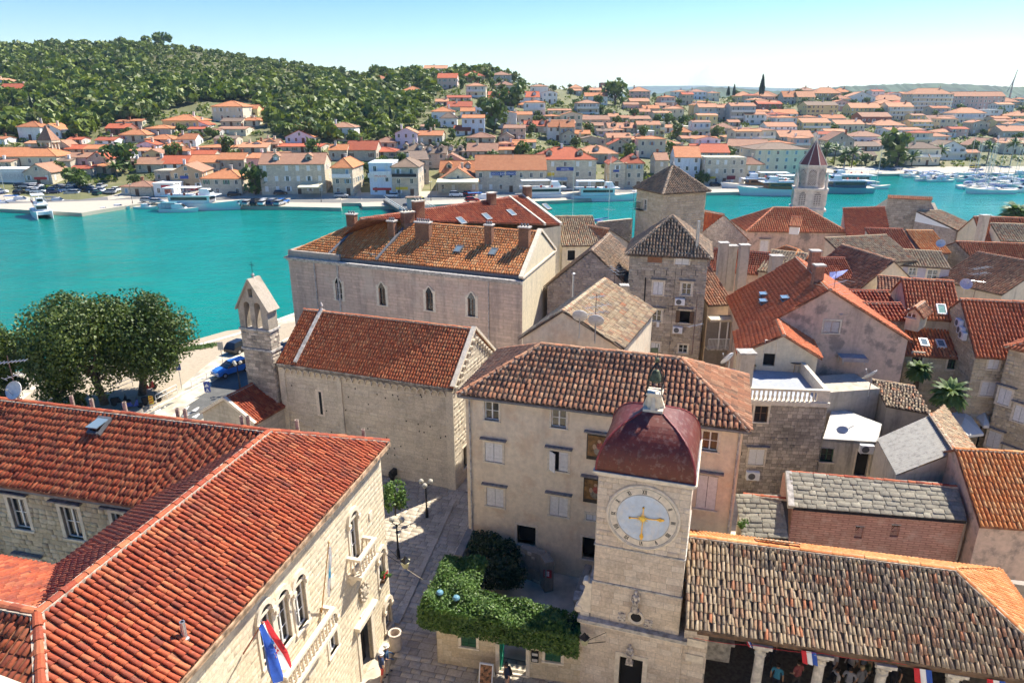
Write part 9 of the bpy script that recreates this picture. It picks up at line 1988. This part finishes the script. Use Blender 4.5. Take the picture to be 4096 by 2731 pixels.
p = P(*zf(1222,660),4.6);s,z = wf.hit(*zf(1155,760));lantern(p,wf.pt(wf.L-0.1,4.3,0.02),'glass lantern on an iron bracket at the palace corner')
p = P(*zg(1650,1215),2.9);lantern(p,p+hu*0.9+hv*0.3,'glass lantern between the ivy roof and the clock tower')
tag(MB().tube(P(*zf(1222,670),4.6),P(*zf(1360,760),3.5),0.012,n=4).build('lantern_cable',plain('cable_tan',(0.4,0.33,0.22),0.8)),'cable from the corner lantern to the ivy roof','cable')
p = P(*zf(1143,1290),0.03);tag(MB().lathe(p,[(0.30,0),(0.31,0.1),(0.28,0.8),(0.33,0.86),(0.33,0.93),(0.24,0.93),(0.24,0.6)],20).build('stone_planter',plain('planter_stone',(0.52,0.44,0.36),0.85)),'round stone bin standing against the palace corner','planter')
p = P(*zg(778,1545),0.03);t = thing('sandwich_board','white framed pavement board with brown poster before the gatehouse','sign board',p)
for sg in (-1,1): MB().obox(p+hv*sg*0.16+Vector((0,0,0.5)),hu*0.32,hv*0.015,Vector((0,0,0.5))-hv*sg*0.14).build('panel',WHITE,t);MB().obox(p+hv*sg*0.178+Vector((0,0,0.52)),hu*0.27,hv*0.006,(Vector((0,0,0.5))-hv*sg*0.14)*0.88).build('poster',plain('board_print',(0.24,0.11,0.05),0.5,var=0.9,scale=7),t)
s,z = wf.hit(*zf(1040,740));t = thing('window_box','flower box with red blooms on the palace window sill','flower box',wf.pt(s,z,0.1));mb = MB();wf.box(mb,s-0.28,s+0.28,z-0.1,z+0.05,0.02,0.2);mb.build('box',BROWNP,t);o = link(bpy.data.objects.new('plants',crown_mesh('plants',160,0.35,0.2,0.22,0.1,LF_HEDGE,3)),t);o.location = wf.pt(s,z+0.15,0.12)
mb = MB()
for k in range(9): mb.ball(wf.pt(s+R_.uniform(-0.25,0.25),z+0.2+R_.random()*0.15,0.2),0.04,6)
mb.build('blooms',RED,t)
def sign(px,py,h,w_,hh,lab,mats,txt=None):
 p = P(px,py,-0.7);p.z = ground_z(p.x,p.y);t = thing('road_sign',lab,'sign',p);MB().tube(p,p+Vector((0,0,h)),0.03,n=6).build('post',STEEL,t);so_ = MB().obox(p+Vector((0.02,-0.05,h-hh/2)),(w_/2,0.1*w_,0),(0,0.012,0),(0,0,hh/2)).build('plate',mats,t)
 u = Vector((1,0.2,0)).normalized();n_ = Vector((0.2,-1,0)).normalized()
 if txt: text(txt,hh*0.62,SGW,p+Vector((0.02,-0.07,h-hh*0.62)),u,n_,so_)
 return p,t,so_,u,n_
sign(*zq(1425,1178),2.6,0.42,0.62,'blue parking sign on the gravel quay',SGB,'P');sign(*zq(1758,1060),3.4,0.5,0.85,'grey backed sign on a pole at the quay',STEEL)
p,t,so_,u,n_ = sign(*zq(1648,1330),2.5,0.5,1.0,'tall blue pedestrian crossing sign beside the road',SGB);c = p+Vector((0.02,-0.075,2.15));MB().poly([c-u*0.19-Vector((0,0,0.14)),c+u*0.19-Vector((0,0,0.14)),c+Vector((0,0,0.2))]).build('triangle',SGW,so_);c = c-Vector((0,0,0.42));MB().poly([c-u*0.16-Vector((0,0,0.2)),c-Vector((0,0,0.1)),c+u*0.16-Vector((0,0,0.2)),c+Vector((0,0,0.18))]).build('arrow',SGW,so_)
p,t,so_,u,n_ = sign(*zq(1195,1330),1.3,0.35,0.8,'yellow and red chevron board by the road',SGY)
for k in range(3): c = p+Vector((0.02,-0.075,0.6+k*0.24));MB().poly([c-u*0.15,c+u*0.15+Vector((0,0,0.1)),c+u*0.15+Vector((0,0,0.2)),c-u*0.15+Vector((0,0,0.1))]).build('chevron',SGR,so_)
for i,(a,b,lab) in enumerate((((1505,1165),(1735,1055),'white pipe railing in the middle of the road side'),((1755,1030),(1880,975),'white pipe railing nearest the blue car'),((1225,1290),(1390,1205),'white pipe railing nearest the big trees'),((740,1270),(1040,1150),'grey railing under the big trees'))):
 p,q = P(*zq(*a),-0.65),P(*zq(*b),-0.65);t = thing('railing',lab,'railing',p);m_ = WHITE if i < 3 else STEEL
 for k in (0,0.5,1): r = p.lerp(q,k);r.z = ground_z(r.x,r.y);MB().tube(r,r+Vector((0,0,0.85)),0.035,n=6).build('post',m_,t)
 for z in (0.45,0.85): MB().tube(p+Vector((0,0,z-0.15)),q+Vector((0,0,z-0.15)),0.03,n=6).build('rail',m_,t)
def scooter(p,rz,m_,lab):
 t = thing('scooter',lab,'scooter',p,rz)
 for x in (-0.55,0.6): MB().lathe((x,0.06,0.24),[(0.24,0),(0.24,0.12),(0.1,0.12)],12,0,(0,-1,0)).build('wheel',TYRE,t,inv=False)
 MB().hull([(-0.75,-0.16,0.35),(0.1,-0.12,0.28),(0.1,0.12,0.28),(-0.75,0.16,0.35)],[(-0.8,-0.15,0.7),(-0.1,-0.13,0.72),(-0.1,0.13,0.72),(-0.8,0.15,0.7)]).hull([(0.1,-0.15,0.25),(0.5,-0.15,0.3),(0.5,0.15,0.3),(0.1,0.15,0.25)],[(0.38,-0.14,0.85),(0.52,-0.12,0.8),(0.52,0.12,0.8),(0.38,0.14,0.85)]).build('body',m_,t,inv=False);MB().box(-0.75,-0.14,0.7,-0.1,0.14,0.8).build('seat',TYRE,t,inv=False);MB().tube((0.4,-0.3,0.98),(0.4,0.3,0.98),0.025).tube((0.5,0,0.7),(0.4,0,0.98),0.03).build('handlebar',IRON,t,inv=False)
for x,y,rz,m_,lab in ((1165,1190,1.0,SGR,'red scooter beside the thick tree trunk'),(1190,1290,0.7,TYRE,'black scooter next to the chevron board'),(1040,1330,0.4,SGB,'blue scooter at the foot of the trees'),(950,1300,0.4,TYRE,'black scooter left of the blue one under the trees')): p = P(*zq(x,y),-0.7);p.z = ground_z(p.x,p.y);scooter(p,rz,m_,lab)
scooter(P(*zc(1345,1290),0.03),1.2,TYRE,'dark scooter leaning at the church wall')
for i,q4 in enumerate((((1550,620),(1690,590),(1812,755),(1625,775)),((1725,600),(1850,590),(1850,700),(1810,700)))):
 q = [P(*zr(x,y),2.6) for x,y in q4];t = thing('parasol',['large cream canvas parasol in the lane at the right','smaller white canvas parasol behind the large one'][i],'parasol',(q[0].x,q[0].y,0));c = sum(q,Vector())/4;mb = MB()
 for k in range(4): mb.poly([q[k],q[(k+1) % 4],c+Vector((0,0,0.45))]);mb.poly([q[k],q[(k+1) % 4],q[(k+1) % 4]-Vector((0,0,0.2)),q[k]-Vector((0,0,0.2))])
 mb.build('canopy',plain('canvas',(0.76,0.72,0.64),0.8,var=0.04),t);MB().tube((c.x,c.y,0),c+Vector((0,0,0.4)),0.05).build('pole',IRON,t)
# people
SKIN = (0.45,0.26,0.17)
def cloth_mat(nm,shirt,pants,shorts,h):
 m,n,l,b = _nodes('clothes_'+nm);co = n.new('ShaderNodeTexCoord').outputs['Object'];sp = n.new('ShaderNodeSeparateXYZ');l.new(co,sp.inputs[0]);dv = n.new('ShaderNodeMath');dv.operation = 'DIVIDE';dv.inputs[1].default_value = h;l.new(sp.outputs[2],dv.inputs[0])
 c = _ramp(n,l,dv.outputs[0],[(0,(0.03,0.03,0.03)),(0.05,SKIN if shorts else pants),(0.30,pants),(0.52,shirt),(0.845,SKIN)],True)
 ab = n.new('ShaderNodeMath');ab.operation = 'ABSOLUTE';l.new(sp.outputs[0],ab.inputs[0]);g = n.new('ShaderNodeMath');g.operation = 'GREATER_THAN';g.inputs[1].default_value = 0.135*h;l.new(ab.outputs[0],g.inputs[0]);lt = n.new('ShaderNodeMath');lt.operation = 'LESS_THAN';lt.inputs[1].default_value = 0.70;l.new(dv.outputs[0],lt.inputs[0]);mu = n.new('ShaderNodeMath');mu.operation = 'MULTIPLY';l.new(g.outputs[0],mu.inputs[0]);l.new(lt.outputs[0],mu.inputs[1])
 l.new(_mix(n,l,'MIX',mu.outputs[0],c,SKIN),b.inputs['Base Color']);b.inputs['Roughness'].default_value = 0.8;return m
def person(p,h,rz,lab,shirt,pants,shorts=False,hair=(0.03,0.02,0.015),hat=None,bag=None,reach=0.0,stride=0.06):
 t = thing('person',lab,'person',p,rz);V = [];E = [];R = []
 def add(x,y,z,r,par=None): V.append((x*h,y*h,z*h));R.append(r*h);(E.append((par,len(V)-1)) if par is not None else None);return len(V)-1
 pel = add(0,0,0.53,0.075);ch = add(0,0.01,0.66,0.078,pel);st_ = add(0,0.0,0.79,0.07,ch);nk = add(0,-0.01,0.85,0.032,st_);hd = add(0,-0.02,0.905,0.052,nk);add(0,-0.02,0.965,0.046,hd)
 for s in (-1,1):
  hp = add(s*0.055,0,0.49,0.056,pel);kn = add(s*0.06,-s*stride*0.6,0.28,0.036,hp);an = add(s*0.06,-s*stride+0.02,0.045,0.024,kn);add(s*0.065,-s*stride-0.075,0.02,0.022,an)
  sh_ = add(s*0.115,0,0.795,0.042,st_);el = add(s*0.155,0.02,0.64,0.028,sh_);wr = add(s*(0.16-0.05*reach),-0.02-0.12*reach,0.50+0.1*reach,0.02,el);pm = add(s*(0.16-0.06*reach),-0.03-0.15*reach,0.465+0.12*reach,0.018,wr)
  for k in range(4): add(s*(0.148+0.008*k-0.06*reach),-0.05+0.012*k-0.16*reach,(0.415 if k in (1,2) else 0.425)+0.12*reach,0.0055,pm)
  add(s*(0.14-0.06*reach),-0.06-0.12*reach,0.455+0.12*reach,0.006,wr)
 me = bpy.data.meshes.new('body');me.from_pydata(V,E,[]);o = bpy.data.objects.new('body',me);COL.objects.link(o);o.parent = t;o.modifiers.new('skin','SKIN');
 for i,d in enumerate(me.skin_vertices[0].data if len(me.skin_vertices) else []): d.radius = (R[i],R[i]);d.use_root = (i == 0)
 sb = o.modifiers.new('smooth','SUBSURF');sb.levels = sb.render_levels = 1;me.materials.append(cloth_mat(lab[:18],shirt,pants,shorts,h))
 c = (0,-0.015*h,0.945*h)
 MB().lathe((c[0],c[1]+0.008*h,c[2]-0.02*h),[(0.052*h,-0.02*h),(0.058*h,0.01*h),(0.048*h,0.045*h),(0.01*h,0.06*h)],10).build('hair',plain('hair_%d%d' % (hair[0]*99,hair[1]*99),hair,0.8),t,inv=False);MB().tube((0,c[1]-0.05*h,c[2]-0.03*h),(0,c[1]-0.068*h,c[2]-0.045*h),0.008*h,0.01*h,5).build('nose',plain('skin',SKIN,0.6),t,inv=False)
 if hat: MB().lathe(c,[(0.085*h,-0.002*h),(0.085*h,0.004*h),(0.062*h,0.01*h),(0.055*h,0.05*h),(0.02*h,0.062*h)],12).build('hat',plain('hat_white',hat,0.8),t,inv=False)
 if bag: MB().hull([(-0.09*h,0.05*h,0.58*h),(0.09*h,0.05*h,0.58*h),(0.08*h,0.15*h,0.6*h),(-0.08*h,0.15*h,0.6*h)],[(-0.08*h,0.05*h,0.8*h),(0.08*h,0.05*h,0.8*h),(0.07*h,0.12*h,0.78*h),(-0.07*h,0.12*h,0.78*h)]).build('backpack',plain('bag_dark',bag,0.8),t,inv=False)
person(P(1531,2722,0.03),1.66,2.2,'man in white cap, navy shirt and red shorts by the palace door',(0.015,0.03,0.09),(0.50,0.06,0.05),True,hat=(0.75,0.72,0.65))
person(P(1551,2692,0.03),1.68,1.7,'man in white cap and blue shirt reading beside the red shorts',(0.03,0.07,0.14),(0.36,0.30,0.24),False,hat=(0.75,0.74,0.72),reach=1.0)
person(P(*zg(955,1640),0.03),1.65,-1.2,'dark-haired person in navy top with black backpack at the gate',(0.01,0.02,0.05),(0.30,0.20,0.16),True,bag=(0.01,0.01,0.012),stride=0.1)
for i,(x,y,s_,pn,lab) in enumerate(((545,1440,(0.05,0.25,0.38),(0.03,0.03,0.05),'person in turquoise shirt in the loggia shade'),(692,1430,(0.30,0.08,0.08),(0.05,0.05,0.05),'person in red top carrying a bag in the loggia'),(960,1345,(0.55,0.5,0.5),(0.03,0.03,0.04),'person in pale top behind the second column'),(1080,1340,(0.6,0.56,0.52),(0.03,0.03,0.04),'person in cream top in the loggia group'),(1178,1350,(0.66,0.66,0.68),(0.03,0.03,0.05),'person in white shirt in the loggia group'),(1245,1320,(0.05,0.07,0.15),(0.03,0.03,0.04),'person in dark blue at the back of the group'),(965,1470,(0.55,0.52,0.5),(0.04,0.04,0.05),'person with white straps in front of the group'),(1060,1480,(0.3,0.3,0.34),(0.04,0.04,0.05),'person in grey in front of the group'),(1140,1480,(0.2,0.2,0.22),(0.04,0.04,0.05),'fair-haired person in front of the group'),(1195,1400,(0.12,0.14,0.08),(0.04,0.04,0.05),'person in olive top in the loggia group'),(1390,1430,(0.02,0.02,0.03),(0.03,0.03,0.04),'person in black beside the third column'),(495,1240,(0.03,0.04,0.08),(0.02,0.02,0.02),'dark figure standing deep in the loggia'))):
 person(P(*zl(x,y+70),0.04),1.62+0.1*(i % 3),2.6+i*0.9,lab,s_,pn,hair=(0.45,0.35,0.2) if 'fair' in lab else (0.03,0.02,0.015),bag=(0.6,0.6,0.6) if 'straps' in lab else None,reach=0.6*(i % 2))
# shipyard crane far right, smoke plume, air
p = PD(4040,385,620);t = thing('harbour_crane','slim dark harbour crane on the right skyline','crane',p);MB().tube(p-Vector((0,0,8)),p+Vector((0,0,13)),0.9,0.5,6).build('mast',FW['g'][1],t);MB().tube(p+Vector((0,0,11)),p+Vector((1.5,0,21)),0.5,0.25,5).build('jib',FW['g'][1],t);MB().tube(p+Vector((0,0,12)),p+Vector((-3.5,0,3)),0.3,0.3,5).build('counterweight_arm',FW['g'][1],t)
hz_m = bpy.data.materials.new('haze_air');hz_m.use_nodes = True;hn = hz_m.node_tree.nodes;hn.remove(hn['Principled BSDF']);pv = hn.new('ShaderNodeVolumePrincipled');pv.inputs['Color'].default_value = (0.55,0.76,1.0,1);pv.inputs['Density'].default_value = 9e-5;pv.inputs['Anisotropy'].default_value = 0.2;hz_m.node_tree.links.new(pv.outputs[0],hn['Material Output'].inputs['Volume'])
hz = MB().box(-8500,-60,-4.5,8500,8600,240).build('haze',hz_m);tag(hz,'thin blue air haze over the whole bay','haze',kind='stuff')
finish_labels()
sm = bpy.data.materials.new('smoke_air');sm.use_nodes = True;hn = sm.node_tree.nodes;hn.remove(hn['Principled BSDF']);pv = hn.new('ShaderNodeVolumePrincipled');pv.inputs['Color'].default_value = (0.7,0.82,1.0,1);pv.inputs['Density'].default_value = 0.012;sm.node_tree.links.new(pv.outputs[0],hn['Material Output'].inputs['Volume'])
mb = MB();rs = random.Random(3);p0 = PD(2880,405,430);
for k in range(1): prof = [(0.2,0)]+[(1.5+i*1.1+rs.uniform(-0.8,0.8),2.0+i*2.2) for i in range(9)]+[(0.3,23)];mb.lathe(p0,prof,12,0,(-0.75,0.1,0.62))
tag(mb.build('smoke',sm,smooth=True),'faint blue smoke drifting from a chimney across the water','smoke',kind='stuff')
